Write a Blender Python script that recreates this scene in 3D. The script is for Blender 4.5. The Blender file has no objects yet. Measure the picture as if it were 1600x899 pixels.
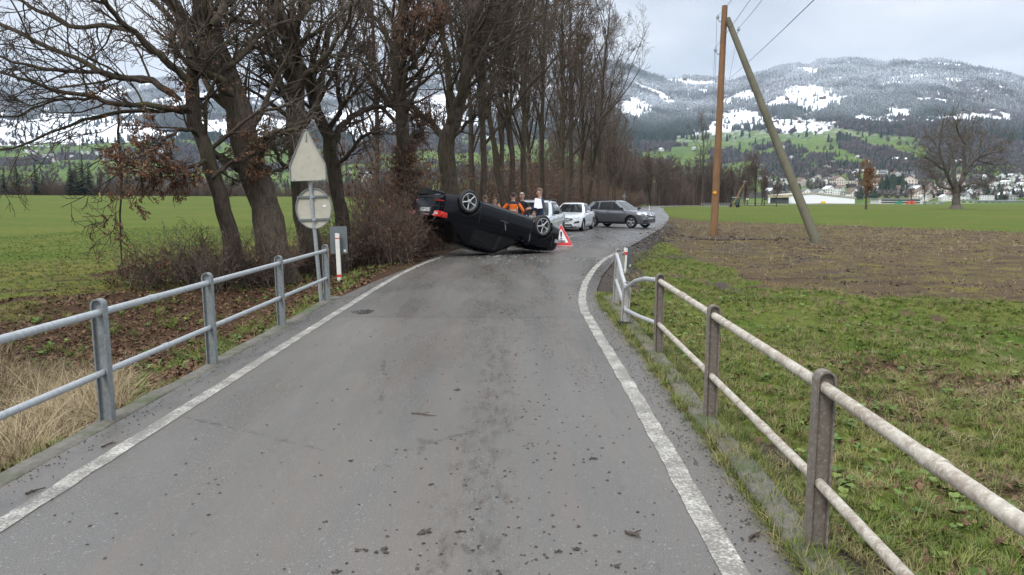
import bpy, bmesh, math, random
import numpy as np
from mathutils import Vector, Matrix, Euler
from mathutils.bvhtree import BVHTree
R = math.radians
scene = bpy.context.scene
COL = scene.collection
# ------------------------------------------------------------------ camera
FPX = 1155.0; CX, CY = 800.0, 449.5; CAM_H = 1.62; PITCH = R(6.79); ROLL = R(0.3)
cam_d = bpy.data.cameras.new("camera"); cam = bpy.data.objects.new("camera", cam_d); COL.objects.link(cam)
cam_d.sensor_width = 36.0; cam_d.lens = FPX / 1600 * 36.0; cam_d.clip_start = 0.05; cam_d.clip_end = 20000
cam.matrix_world = Matrix.Translation((0, 0, CAM_H)) @ Matrix.Rotation(math.pi/2 - PITCH, 4, 'X') @ Matrix.Rotation(ROLL, 4, 'Z')
scene.camera = cam
CAMR = np.array(cam.matrix_world.to_3x3())
# ------------------------------------------------------------------ world, sun, exposure
scene.view_settings.view_transform = 'Standard'; scene.view_settings.look = 'None'
scene.view_settings.gamma = 1.0; scene.view_settings.exposure = 0.42
SUN_EL, SUN_AZ = R(48), R(215)      # azimuth measured from +Y towards +X
world = bpy.data.worlds.new("World"); scene.world = world; world.use_nodes = True
def setup_world():
    nt = world.node_tree; nt.nodes.clear(); N = nt.nodes.new; L = nt.links.new
    out = N('ShaderNodeOutputWorld'); bg = N('ShaderNodeBackground'); bg.inputs['Strength'].default_value = 0.12
    sky = N('ShaderNodeTexSky'); sky.sky_type = 'NISHITA'; sky.sun_disc = False
    sky.sun_elevation = SUN_EL; sky.sun_rotation = SUN_AZ
    tc = N('ShaderNodeTexCoord'); sep = N('ShaderNodeSeparateXYZ'); L(tc.outputs['Generated'], sep.inputs[0])
    # project the direction on a cloud deck: xy / (z + .12)
    zc = N('ShaderNodeMath'); zc.operation = 'MAXIMUM'; L(sep.outputs['Z'], zc.inputs[0]); zc.inputs[1].default_value = 0.0
    za = N('ShaderNodeMath'); za.operation = 'ADD'; L(zc.outputs[0], za.inputs[0]); za.inputs[1].default_value = 0.16
    dx = N('ShaderNodeMath'); dx.operation = 'DIVIDE'; L(sep.outputs['X'], dx.inputs[0]); L(za.outputs[0], dx.inputs[1])
    dy = N('ShaderNodeMath'); dy.operation = 'DIVIDE'; L(sep.outputs['Y'], dy.inputs[0]); L(za.outputs[0], dy.inputs[1])
    cb = N('ShaderNodeCombineXYZ'); L(dx.outputs[0], cb.inputs[0]); L(dy.outputs[0], cb.inputs[1])
    n1 = N('ShaderNodeTexNoise'); n1.inputs['Scale'].default_value = 1.05; n1.inputs['Detail'].default_value = 7; n1.inputs['Roughness'].default_value = .5
    L(cb.outputs[0], n1.inputs['Vector'])
    r1 = N('ShaderNodeValToRGB'); L(n1.outputs['Fac'], r1.inputs[0])
    e = r1.color_ramp.elements; e[0].position = .34; e[0].color = (3.8, 4.25, 4.8, 1); e[1].position = .62; e[1].color = (6.3, 6.5, 6.75, 1)
    # an overcast sky is brighter towards the zenith
    zm = N('ShaderNodeMapRange'); L(zc.outputs[0], zm.inputs[0]); zm.inputs[1].default_value = 0.25; zm.inputs[2].default_value = 1
    zm.inputs[3].default_value = 1.0; zm.inputs[4].default_value = 3.0
    vm = N('ShaderNodeVectorMath'); vm.operation = 'SCALE'; L(r1.outputs[0], vm.inputs[0]); L(zm.outputs[0], vm.inputs['Scale'])
    mx = N('ShaderNodeMix'); mx.data_type = 'RGBA'; mx.inputs[0].default_value = 0.9
    L(sky.outputs[0], mx.inputs[6]); L(vm.outputs[0], mx.inputs[7]); L(mx.outputs[2], bg.inputs[0]); L(bg.outputs[0], out.inputs[0])
setup_world()
sun_d = bpy.data.lights.new("sun", 'SUN'); sun_d.energy = 2.0; sun_d.angle = R(14); sun_d.color = (1, .97, .93)
sun = bpy.data.objects.new("sun", sun_d); COL.objects.link(sun)
sd = Vector((math.sin(SUN_AZ)*math.cos(SUN_EL), math.cos(SUN_AZ)*math.cos(SUN_EL), math.sin(SUN_EL)))
sun.rotation_euler = sd.to_track_quat('Z', 'Y').to_euler()
scene.render.engine = 'CYCLES'
cy = scene.cycles
cy.use_denoising = True; cy.max_bounces = 5; cy.diffuse_bounces = 2; cy.glossy_bounces = 3; cy.transmission_bounces = 4
cy.volume_bounces = 0; cy.transparent_max_bounces = 8; cy.use_adaptive_sampling = True
try: cy.denoiser = 'OPENIMAGEDENOISE'; cy.denoising_input_passes = 'RGB_ALBEDO_NORMAL'
except Exception: pass
# ------------------------------------------------------------------ pixel helpers (photo pixels of 1600x899)
def pray(px, py):
    v = CAMR @ np.array([px - CX, -(py - CY), -FPX]); return v
def W(px, py, Y):                      # point on the ray at forward distance Y
    v = pray(px, py); t = Y / v[1]; return Vector((v[0]*t, Y, CAM_H + v[2]*t))
def G(px, py, z=0.0):                  # point where the ray meets height z
    v = pray(px, py); t = (z - CAM_H) / v[2]; return Vector((v[0]*t, v[1]*t, z))
def proj(P):                           # world (N,3) -> pixels (N,2)
    q = (np.asarray(P, float) - np.array([0, 0, CAM_H])) @ CAMR
    d = np.maximum(-q[:, 2], 1e-3)
    return np.stack([CX + FPX*q[:, 0]/d, CY - FPX*q[:, 1]/d], 1)
# ------------------------------------------------------------------ numpy noise
def _hash(ix, iy, s):
    h = (ix.astype(np.int64)*374761393 + iy.astype(np.int64)*668265263 + s*1442695041) & 0xffffffff
    h = ((h ^ (h >> 13)) * 1274126177) & 0xffffffff
    return ((h ^ (h >> 16)) & 0xffff) / 65535.0
def vnoise(x, y, s=0):
    x = np.asarray(x, float); y = np.asarray(y, float)
    ix = np.floor(x); iy = np.floor(y); fx = x - ix; fy = y - iy
    fx = fx*fx*(3-2*fx); fy = fy*fy*(3-2*fy)
    a = _hash(ix, iy, s); b = _hash(ix+1, iy, s); c = _hash(ix, iy+1, s); d = _hash(ix+1, iy+1, s)
    return (a*(1-fx)+b*fx)*(1-fy) + (c*(1-fx)+d*fx)*fy
def fbm(x, y, s=0, o=4):
    r = 0; a = .5; t = 0
    for k in range(o):
        r = r + a*vnoise(x*2**k, y*2**k, s+k*17); t += a; a *= .5
    return r/t
def sstep(a, b, x):
    t = np.clip((x-a)/(b-a), 0, 1); return t*t*(3-2*t)
def inpoly(px, py, poly):
    px = np.asarray(px); py = np.asarray(py); r = np.zeros(px.shape, bool); n = len(poly)
    for i in range(n):
        x0, y0 = poly[i]; x1, y1 = poly[(i+1) % n]
        if y0 == y1: continue
        c = ((y0 > py) != (y1 > py)) & (px < (x1-x0)*(py-y0)/(y1-y0)+x0)
        r ^= c
    return r
# ------------------------------------------------------------------ object helpers
def meta(o, label=None, cat=None, group=None, kind=None):
    if label: o['label'] = label
    if cat: o['category'] = cat
    if group: o['group'] = group
    if kind: o['kind'] = kind
    return o
def link(o, parent=None):
    COL.objects.link(o)
    if parent: o.parent = parent
    return o
def empty(name, loc=(0,0,0), rz=0.0, parent=None, **k):
    o = bpy.data.objects.new(name, None); o.location = loc; o.rotation_euler = (0, 0, rz); o.empty_display_size = .2
    link(o, parent); return meta(o, **k)
def mesh_np(name, V, F, mats=None, smooth=False, midx=None):
    me = bpy.data.meshes.new(name); V = np.asarray(V, np.float32); F = np.asarray(F, np.int32)
    n, k = F.shape
    me.vertices.add(len(V)); me.vertices.foreach_set('co', V.ravel())
    me.loops.add(n*k); me.loops.foreach_set('vertex_index', F.ravel())
    me.polygons.add(n); me.polygons.foreach_set('loop_start', np.arange(0, n*k, k, dtype=np.int32))
    me.polygons.foreach_set('loop_total', np.full(n, k, np.int32))
    if smooth: me.polygons.foreach_set('use_smooth', np.ones(n, bool))
    for m in (mats if isinstance(mats, (list, tuple)) else [mats]):
        if m: me.materials.append(m)
    if midx is not None: me.polygons.foreach_set('material_index', np.asarray(midx, np.int32))
    me.update(calc_edges=True); return me
def obj(name, me, parent=None, loc=None, **k):
    o = bpy.data.objects.new(name, me)
    if loc is not None: o.location = loc
    link(o, parent); return meta(o, **k)
def copy_tree(o, parent=None):
    c = o.copy(); COL.objects.link(c)
    if parent: c.parent = parent
    for ch in list(o.children): copy_tree(ch, c)
    return c
class MB:
    """collects simple solids into one mesh"""
    def __init__(s): s.v = []; s.f = []; s.mi = []
    def add(s, V, F, mi=0, M=None):
        b = len(s.v)
        for p in V:
            p = Vector(p); s.v.append(M @ p if M else p)
        for f in F: s.f.append([b+i for i in f]); s.mi.append(mi)
        return s
    def box(s, c, d, rot=None, mi=0, M=None):
        m = Matrix.Translation(c) @ (Euler(rot).to_matrix().to_4x4() if rot else Matrix.Identity(4))
        if M: m = M @ m
        x, y, z = d[0]/2, d[1]/2, d[2]/2
        V = [(-x,-y,-z),(x,-y,-z),(x,y,-z),(-x,y,-z),(-x,-y,z),(x,-y,z),(x,y,z),(-x,y,z)]
        return s.add(V, [(3,2,1,0),(4,5,6,7),(0,1,5,4),(1,2,6,5),(2,3,7,6),(3,0,4,7)], mi, m)
    def cyl(s, p0, p1, r0, r1=None, n=12, mi=0, M=None):
        return s.tube([p0, p1], [r0, r0 if r1 is None else r1], n, mi, M)
    def tube(s, pts, rs, n=8, mi=0, M=None, caps=True):
        pts = [Vector(p) for p in pts]
        if not isinstance(rs, (list, tuple)): rs = [rs]*len(pts)
        V = []; F = []; ref = None
        for i, p in enumerate(pts):
            t = (pts[min(i+1, len(pts)-1)] - pts[max(i-1, 0)]).normalized()
            if ref is None: ref = Vector((0,0,1)) if abs(t.z) < .9 else Vector((1,0,0))
            u = ref - t*ref.dot(t); u.normalize(); w = t.cross(u); ref = u
            for k in range(n):
                a = 2*math.pi*k/n; V.append(p + (u*math.cos(a)+w*math.sin(a))*rs[i])
        for i in range(len(pts)-1):
            for k in range(n):
                k2 = (k+1) % n; F.append((i*n+k, i*n+k2, (i+1)*n+k2, (i+1)*n+k))
        if caps:
            F.append(tuple(range(n-1, -1, -1))); F.append(tuple((len(pts)-1)*n+k for k in range(n)))
        return s.add(V, F, mi, M)
    def prism(s, pts, axis, a, b, mi=0, M=None):
        """2D outline extruded along axis (0,1,2) from a to b"""
        n = len(pts); V = []
        for t in (a, b):
            for p in pts:
                q = [p[0], p[1]]; q.insert(axis, t); V.append(q)
        F = [tuple(range(n)), tuple(range(2*n-1, n-1, -1))]
        for i in range(n):
            j = (i+1) % n; F.append((i, i+n, j+n, j))
        return s.add(V, F, mi, M)
    def lathe(s, prof, n=24, mi=0, M=None, closed=False):
        """profile (r, y) revolved about the local Y axis"""
        V = []; F = []; m = len(prof)
        for k in range(n):
            a = 2*math.pi*k/n
            for r, y in prof: V.append((r*math.cos(a), y, r*math.sin(a)))
        for k in range(n):
            k2 = (k+1) % n
            for i in range(m-1 if not closed else m):
                j = (i+1) % m; F.append((k*m+i, k2*m+i, k2*m+j, k*m+j))
        return s.add(V, F, mi, M)
    def mesh(s, name, mats, smooth=True, bevel=0, ang=35):
        me = bpy.data.meshes.new(name)
        me.from_pydata([tuple(p) for p in s.v], [], s.f)
        for m in (mats if isinstance(mats, (list, tuple)) else [mats]): me.materials.append(m)
        me.polygons.foreach_set('material_index', s.mi)
        bm = bmesh.new(); bm.from_mesh(me)
        bmesh.ops.recalc_face_normals(bm, faces=bm.faces)
        if bevel:
            es = [e for e in bm.edges if len(e.link_faces) == 2 and e.calc_face_angle(0) > R(30)]
            bmesh.ops.bevel(bm, geom=es, offset=bevel, segments=2, affect='EDGES', clamp_overlap=True)
        bm.to_mesh(me); bm.free()
        if smooth:
            me.polygons.foreach_set('use_smooth', [True]*len(me.polygons)); me.set_sharp_from_angle(angle=R(ang))
        me.update(); return me
    def build(s, name, mats, parent=None, loc=None, smooth=True, bevel=0, ang=35, **k):
        return obj(name, s.mesh(name, mats, smooth, bevel, ang), parent, loc, **k)
# ------------------------------------------------------------------ materials
def hexc(h, mul=1.0):
    h = h.lstrip('#'); r = []
    for i in (0, 2, 4):
        c = int(h[i:i+2], 16)/255; c = c/12.92 if c <= .04045 else ((c+.055)/1.055)**2.4; r.append(c*mul)
    return (*r, 1)
class NT:
    def __init__(s, name):
        s.m = bpy.data.materials.new(name); s.m.use_nodes = True; s.t = s.m.node_tree; s.t.nodes.clear()
        s.out = s.n('ShaderNodeOutputMaterial'); s.b = s.n('ShaderNodeBsdfPrincipled'); s.l(s.b.outputs[0], s.out.inputs[0])
        s.tc = s.n('ShaderNodeTexCoord')
    def n(s, t): return s.t.nodes.new(t)
    def l(s, a, b): s.t.links.new(a, b)
    def set(s, inp, v):
        i = s.b.inputs[inp]
        if hasattr(v, 'is_linked') or isinstance(v, bpy.types.NodeSocket): s.l(v, i)
        else: i.default_value = v
    def coord(s, kind='Object', scale=(1,1,1)):
        mp = s.n('ShaderNodeMapping'); mp.inputs['Scale'].default_value = scale
        if kind == 'World':
            g = s.n('ShaderNodeNewGeometry'); s.l(g.outputs['Position'], mp.inputs[0])
        else: s.l(s.tc.outputs[kind], mp.inputs[0])
        return mp.outputs[0]
    def noise(s, scale, detail=4, rough=.55, vec=None, dist=0):
        n = s.n('ShaderNodeTexNoise'); n.inputs['Scale'].default_value = scale; n.inputs['Detail'].default_value = detail
        n.inputs['Roughness'].default_value = rough; n.inputs['Distortion'].default_value = dist
        s.l(vec if vec is not None else s.coord(), n.inputs['Vector']); return n.outputs['Fac']
    def voro(s, scale, vec=None, feature='F1', out='Distance'):
        n = s.n('ShaderNodeTexVoronoi'); n.inputs['Scale'].default_value = scale; n.feature = feature
        s.l(vec if vec is not None else s.coord(), n.inputs['Vector']); return n.outputs[out]
    def ramp(s, fac, stops, interp='LINEAR'):
        n = s.n('ShaderNodeValToRGB'); n.color_ramp.interpolation = interp; s.l(fac, n.inputs[0]); e = n.color_ramp.elements
        while len(e) < len(stops): e.new(.5)
        for i, (p, c) in enumerate(stops):
            e[i].position = p; e[i].color = c if not isinstance(c, (int, float)) else (c, c, c, 1)
        return n.outputs[0]
    def mix(s, f, a, b, mode='MIX'):
        n = s.n('ShaderNodeMix'); n.data_type = 'RGBA'; n.blend_type = mode
        for i, v in ((0, f), (6, a), (7, b)):
            if isinstance(v, bpy.types.NodeSocket): s.l(v, n.inputs[i])
            else: n.inputs[i].default_value = v
        return n.outputs[2]
    def math(s, op, a, b=0.0, clamp=False):
        n = s.n('ShaderNodeMath'); n.operation = op; n.use_clamp = clamp
        for i, v in ((0, a), (1, b)):
            if isinstance(v, bpy.types.NodeSocket): s.l(v, n.inputs[i])
            else: n.inputs[i].default_value = v
        return n.outputs[0]
    def mr(s, v, a, b, c=0., d=1.):
        n = s.n('ShaderNodeMapRange'); s.l(v, n.inputs[0])
        for i, q in enumerate((a, b, c, d)): n.inputs[i+1].default_value = q
        return n.outputs[0]
    def bump(s, h, strength=.4, dist=.02):
        n = s.n('ShaderNodeBump'); n.inputs['Strength'].default_value = strength; n.inputs['Distance'].default_value = dist
        s.l(h, n.inputs['Height']); s.l(n.outputs[0], s.b.inputs['Normal'])
    def attr(s, name, out='Color'):
        n = s.n('ShaderNodeAttribute'); n.attribute_name = name; return n.outputs[out]
def simple(name, col, rough=.6, metal=0, var=.0, scale=8, bump=0, spec=.5, coat=0, **k):
    t = NT(name)
    if var:
        f = t.noise(scale, 5, .6)
        c2 = tuple(min(1, c*(1+var)) for c in col[:3])+(1,); c1 = tuple(c*(1-var) for c in col[:3])+(1,)
        t.set('Base Color', t.ramp(f, [(.3, c1), (.7, c2)]))
        if bump: t.bump(f, bump, .01)
    else: t.set('Base Color', col)
    t.set('Roughness', rough); t.set('Metallic', metal); t.set('Specular IOR Level', spec)
    if coat: t.set('Coat Weight', coat); t.set('Coat Roughness', .05)
    for kk, v in k.items(): t.set(kk, v)
    return t.m
# ------------------------------------------------------------------ scattering (geometry nodes, for uncountable stuff only)
def scatter(name, pts, rots, scl, protos, idx=None, **k):
    """pts (N,3), rots (N,3) euler, scl (N,), protos: list of meshes (their objects stay unlinked)"""
    N_ = len(pts); me = bpy.data.meshes.new(name); me.vertices.add(N_)
    me.vertices.foreach_set('co', np.asarray(pts, np.float32).ravel())
    a = me.attributes.new('rot', 'FLOAT_VECTOR', 'POINT'); a.data.foreach_set('vector', np.asarray(rots, np.float32).ravel())
    a = me.attributes.new('scl', 'FLOAT', 'POINT'); a.data.foreach_set('value', np.asarray(scl, np.float32))
    if idx is None: idx = np.random.default_rng(5).integers(0, len(protos), N_)
    a = me.attributes.new('vid', 'INT', 'POINT'); a.data.foreach_set('value', np.asarray(idx, np.int32))
    o = bpy.data.objects.new(name, me); link(o); meta(o, **k)
    g = bpy.data.node_groups.new(name, 'GeometryNodeTree')
    g.interface.new_socket('Geometry', in_out='INPUT', socket_type='NodeSocketGeometry')
    g.interface.new_socket('Geometry', in_out='OUTPUT', socket_type='NodeSocketGeometry')
    gi = g.nodes.new('NodeGroupInput'); go = g.nodes.new('NodeGroupOutput')
    iop = g.nodes.new('GeometryNodeInstanceOnPoints')
    g.links.new(gi.outputs[0], iop.inputs['Points'])
    gi_ = g.nodes.new('GeometryNodeGeometryToInstance')
    for pm in protos[::-1]:
        po = bpy.data.objects.new(pm.name, pm)
        oi = g.nodes.new('GeometryNodeObjectInfo'); oi.inputs['Object'].default_value = po; oi.transform_space = 'ORIGINAL'
        g.links.new(oi.outputs['Geometry'], gi_.inputs[0])
    g.links.new(gi_.outputs[0], iop.inputs['Instance']); iop.inputs['Pick Instance'].default_value = True
    def na(nm, t):
        n = g.nodes.new('GeometryNodeInputNamedAttribute'); n.data_type = t; n.inputs[0].default_value = nm; return n.outputs[0]
    g.links.new(na('vid', 'INT'), iop.inputs['Instance Index'])
    er = g.nodes.new('FunctionNodeEulerToRotation'); g.links.new(na('rot', 'FLOAT_VECTOR'), er.inputs[0])
    g.links.new(er.outputs[0], iop.inputs['Rotation']); g.links.new(na('scl', 'FLOAT'), iop.inputs['Scale'])
    g.links.new(iop.outputs[0], go.inputs[0])
    m = o.modifiers.new('scatter', 'NODES'); m.node_group = g
    return o
rng = np.random.default_rng(11)
# ================================================================== road lines from measured points
def gp(L, z=0.0): return [G(x, y, z) for x, y in L]
def curve(P, step=.5):                    # resample a polyline by arc length with Catmull-Rom smoothing
    P = [Vector((p[0], p[1], 0)) for p in P]; out = []
    for i in range(len(P)-1):
        p0 = P[max(i-1, 0)]; p1 = P[i]; p2 = P[i+1]; p3 = P[min(i+2, len(P)-1)]
        n = max(1, int((p2-p1).length/step))
        for k in range(n):
            t = k/n
            out.append(.5*((2*p1) + (p2-p0)*t + (2*p0-5*p1+4*p2-p3)*t*t + (3*p1-p0-3*p2+p3)*t**3))
    out.append(P[-1]); return out
LW = [(-2.52, -6), (-2.5, 0)] + [tuple(G(*p)[:2]) for p in [(0,830),(97,756),(211,689),(351,596),(448,536),(518,498),(572,460),(620,432),(690,402)]]
RW = [(.93, -6), (.95, 0)] + [tuple(G(*p)[:2]) for p in [(1150,899),(988,612),(948,545),(921,500),(911,479),(911,457),(920,433),(940,409),(965,394)]]
_p = np.polyfit([q[1] for q in LW[1:]], [q[0] for q in LW[1:]], 4)
LW = [(-2.5, -6)] + [(float(np.polyval(_p, y)), float(y)) for y in np.arange(0, 21.1, .7)]
LE = [(-2.86, -8), (-2.86, 0), (-2.86, 5), (-2.86, 9), (-2.86, 12), (-2.75, 14), (-2.5, 17), (-2.2, 20.9), (-1.75, 24), (-.7, 30), (.9, 37), (2.9, 44.5), (9.4, 75), (23.5, 147), (38, 208), (103, 326), (230, 480)]
RE = [(1.12, -8), (1.12, 0)] + [tuple(G(*p)[:2]) for p in [(1251,895),(1139,736),(1049,617),(1004,556),(975,519),(940,479)]] + \
     [tuple(G(*p)[:2]) for p in [(932,455),(940,432),(958,410),(985,385),(1020,365)]] + [(8.9, 44), (15.8, 75), (29.8, 146), (44.5, 202), (110, 318), (238, 472)]
def xat(poly, y):
    P = np.array([(p[0], p[1]) for p in poly]); return np.interp(y, P[:, 1], P[:, 0])
# ================================================================== height of the land
def H(x, y):
    x = np.asarray(x, float); y = np.asarray(y, float)
    xl = xat(LE, y); xr = xat(RE, y)
    dl = xl - x; dr = x - xr
    z = np.full(x.shape, -.03)
    # left: ditch bank beside the bridge, field behind
    nearL = 1 - sstep(11.5, 16, y)
    bank = -.06 - .32*sstep(.05, .8, dl) - .45*sstep(.8, 2.2, dl) + .5*sstep(2.8, 6, dl)
    verge = -.05 - .22*sstep(.2, 2.5, dl)
    zl = bank*nearL + verge*(1-nearL)
    zl = zl + sstep(70, 270, y)*2.5*sstep(8, 40, dl)*(1-sstep(-60, -15, x)) + (fbm(x*1.3, y*1.3, 3)-.5)*.14*sstep(.1, 1.2, dl)*(1-sstep(20, 60, dl))
    # right: verge dropping a little from the kerb
    kerb = 1 - sstep(11.5, 13.5, y)
    zr = (-.02 - .1*sstep(.28, .42, dr) - .22*sstep(.5, 2.4, dr))*kerb + (1-kerb)*(-.02 - .2*sstep(.3, 3, dr))
    zr = zr - .1*sstep(3, 8, dr)*kerb
    zr = zr + (fbm(x*2.2, y*2.2, 5)-.5)*.12*sstep(.45, 1.5, dr)*(1-sstep(30, 60, dr))
    far = sstep(60, 140, y); zr = zr*(1-far) + (-.12)*far
    z = np.where(dl > 0, zl, z); z = np.where(dr > 0, zr, z)
    return z
def Hs(x, y): return float(H(np.array([x]), np.array([y]))[0])
def GG(px, py):                          # pixel on the uneven ground
    z = -.2
    for _ in range(6): p = G(px, py, z); z = Hs(p.x, p.y)
    return Vector((p.x, p.y, z))
SOIL = [tuple(G(px, py, -.3)[:2]) for px, py in [(1035,344),(1250,352),(1420,358),(1620,366),(1900,378),(2300,400),(2300,520),(1700,482),(1480,470),(1350,470),(1230,452),(1180,440),(1110,418),(1060,400),(1030,382),(1020,365)]]
GRASS2 = [tuple(G(px, py, -.3)[:2]) for px, py in [(1000,318.2),(2300,326),(2300,324.5),(1000,316.5)]]
def cover(x, y):
    """soil, litter, mud, yellow masks"""
    n1 = fbm(x*.5, y*.5, 21); n2 = fbm(x*1.8, y*1.8, 31); n3 = fbm(x*.15, y*.15, 8)
    xs = x + (n2-.5)*1.6 + (n1-.5)*1.2; ys = y + (n1-.5)*2.5*np.clip(y/30, .3, 1.5)
    soil = inpoly(xs, ys, SOIL).astype(float)
    # wheel ruts crossing the grass at the field's edge
    p0 = G(1100, 445, -.3); p1 = G(1600, 462, -.3); p2 = G(1230, 462, -.3); p3 = G(1600, 492, -.3)
    for a, b, w in ((G(1040,441,-.3), G(1250,462,-.3), .22), (G(1180,452,-.3), G(1600,478,-.3), .35), (G(1120,455,-.3), G(1500,500,-.3), .16)):
        t = np.clip((x-a.x)/(b.x-a.x), 0, 1); d = np.abs(y-(a.y+(b.y-a.y)*t)) + np.where((x < a.x) | (x > b.x+3), 5, 0)
        soil = np.maximum(soil, (1-sstep(w*.5, w, d + (n2-.5)*.4)))
    xl = xat(LE, y); xr = xat(RE, y); dl = xl - x; dr = x - xr
    # leaf litter below the tree row on the left, thinning into the field
    lit = sstep(-.1, .1, dl)*(1-sstep(3.2, 7.0, dl+(n1-.5)*3)) * (1-.55*sstep(.45, .62, n2)*sstep(12, 15, y))
    lit = np.where((y > 55), sstep(.1, .5, dl)*(1-sstep(4, 9, dl)), lit)
    lit = np.maximum(lit, .75*sstep(.2,.7,dl)*(1-sstep(7, 11, dl+(n1-.5)*4))*sstep(.42,.6,n2))
    # some brown leaves in the right verge
    lit = np.maximum(lit, .8*sstep(1.0, 2.5, dr)*(1-sstep(8, 11, y))*sstep(.5, .66, fbm(x*.9+7, y*.9, 77)))
    lit = np.maximum(lit, .9*(sstep(4.5, 6.5, x)*(1-sstep(7, 9.5, y))*sstep(.42,.6, n1)))
    mud = sstep(-.2, .1, dr)*(1-sstep(.3, 1.0, dr+(n2-.5)*1.2))*sstep(12.5, 14, y)*(1-sstep(48, 60, y))
    mud = np.maximum(mud, .8*sstep(0, .05, dr)*(1-sstep(.3, .6, dr+(n2-.5)*.8))*(1-sstep(12, 14, y)))
    mud = np.maximum(mud, .7*sstep(.62, .72, fbm(x*1.1+3, y*.8, 44))*sstep(12,14,y)*(1-sstep(40, 60, y))*sstep(0,.5,dr)*(1-sstep(5,8,dr)))
    yel = sstep(.4, .7, n3)*.5 + .5*sstep(.2, 1, sstep(2.5, 6, dl)*(1-sstep(8, 16, dl)))
    for py, w in ((325.3, 1.6), (319.5, .0)):
        if w:
            a = G(1000, py-2.2, -.12); b = G(1600, py+1.3, -.12); t = (x-a.x)/(b.x-a.x)
            yel = np.maximum(yel, (1-sstep(2, 7, np.abs(y-(a.y+(b.y-a.y)*t))))*sstep(60, 90, y)*(x > 30))
    return soil, np.clip(lit, 0, 1), np.clip(mud, 0, 1), np.clip(yel, 0, 1)
def build_ground():
    nx, ny = 430, 470
    u = np.linspace(-7.2, 7.2, nx); X = 6*np.sinh(u*.97) + 1; v = np.linspace(0, 1, ny)
    Y = -16 + 14*np.sinh(v*6.3)
    X[0] = -3500; X[-1] = 3500
    xx, yy = np.meshgrid(X, Y)
    zz = H(xx, yy)
    soil, lit, mud, yel = cover(xx, yy)
    cl = (fbm(xx*5, yy*5, 91, 3)-.5)*.10*soil*(1-sstep(25, 45, yy)); zz = zz + cl
    rut = (fbm(xx*3.1, yy*3.1, 17, 3)-.6)*.12*mud*(xx > xat(RE, yy)+.1); zz = zz + rut
    V = np.stack([xx, yy, zz], -1).reshape(-1, 3)
    i = np.arange(nx-1)[None, :] + np.arange(ny-1)[:, None]*nx; F = np.stack([i, i+1, i+nx+1, i+nx], -1).reshape(-1, 4)
    t = NT('ground_cover'); c = t.attr('cover'); sp = t.n('ShaderNodeSeparateColor'); t.l(c, sp.inputs[0])
    al = t.attr('cover', 'Alpha')
    wv = t.coord('World')
    nb = t.noise(.35, 6, .6, wv); nf = t.noise(9, 5, .7, wv); nff = t.noise(38, 4, .7, wv); nm = t.noise(2.3, 5, .6, wv)
    g1 = t.ramp(nf, [(.25, (.026, .042, .004, 1)), (.5, (.060, .092, .014, 1)), (.75, (.108, .145, .026, 1))])
    g2 = t.ramp(nf, [(.25, (.085, .075, .015, 1)), (.75, (.20, .185, .045, 1))])
    patch = t.math('MULTIPLY', t.ramp(nb, [(.38, 0.), (.66, 1.)]), .38)
    g = t.mix(t.math('MAXIMUM', patch, t.math('MULTIPLY', al, t.mr(nm, .25, .6))), g1, g2)
    s1 = t.ramp(nff, [(.3, (.036, .025, .014, 1)), (.5, (.095, .066, .038, 1)), (.68, (.18, .13, .074, 1)), (.76, (.38, .30, .17, 1))])
    s1 = t.mix(t.ramp(nm, [(.35, .0), (.7, .55)]), s1, (.06, .043, .03, 1))
    s1 = t.mix(t.ramp(t.noise(1.6, 5, .7, t.coord('World', (.14, 1, 1))), [(.5, 0.), (.62, .7)]), s1, (.045, .032, .023, 1))
    sgr = t.mix(t.ramp(t.noise(1.1, 5, .65, wv), [(.5, 0.), (.68, .75)]), s1, g2)
    l1 = t.ramp(t.voro(46, wv, out='Color'), [(0., (.018, .012, .009, 1)), (.5, (.055, .030, .020, 1)), (1., (.12, .068, .042, 1))])
    l1 = t.mix(t.ramp(nf, [(.5, 0.), (.75, .5)]), l1, (.03, .045, .012, 1))
    m1 = t.ramp(nff, [(.3, (.022, .017, .013, 1)), (.7, (.075, .058, .045, 1))])
    def mk(ch, k=.5): return t.mr(t.math('ADD', ch, t.math('MULTIPLY', t.math('SUBTRACT', nf, .5), k)), .35, .6)
    col = t.mix(mk(sp.outputs[0]), g, sgr); col = t.mix(mk(sp.outputs[1], .9), col, l1); col = t.mix(mk(sp.outputs[2], .9), col, m1)
    t.set('Base Color', col); t.set('Specular IOR Level', .08)
    t.set('Roughness', t.mr(sp.outputs[2], 0, 1, .9, .45))
    t.bump(t.math('ADD', nff, nf), .7, .03)
    me = mesh_np('ground', V, F, t.m, True)
    a = me.color_attributes.new('cover', 'FLOAT_COLOR', 'POINT')
    a.data.foreach_set('color', np.stack([soil, lit, mud, yel], -1).reshape(-1).astype(np.float32))
    obj('ground', me, kind='structure')
build_ground()
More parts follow.
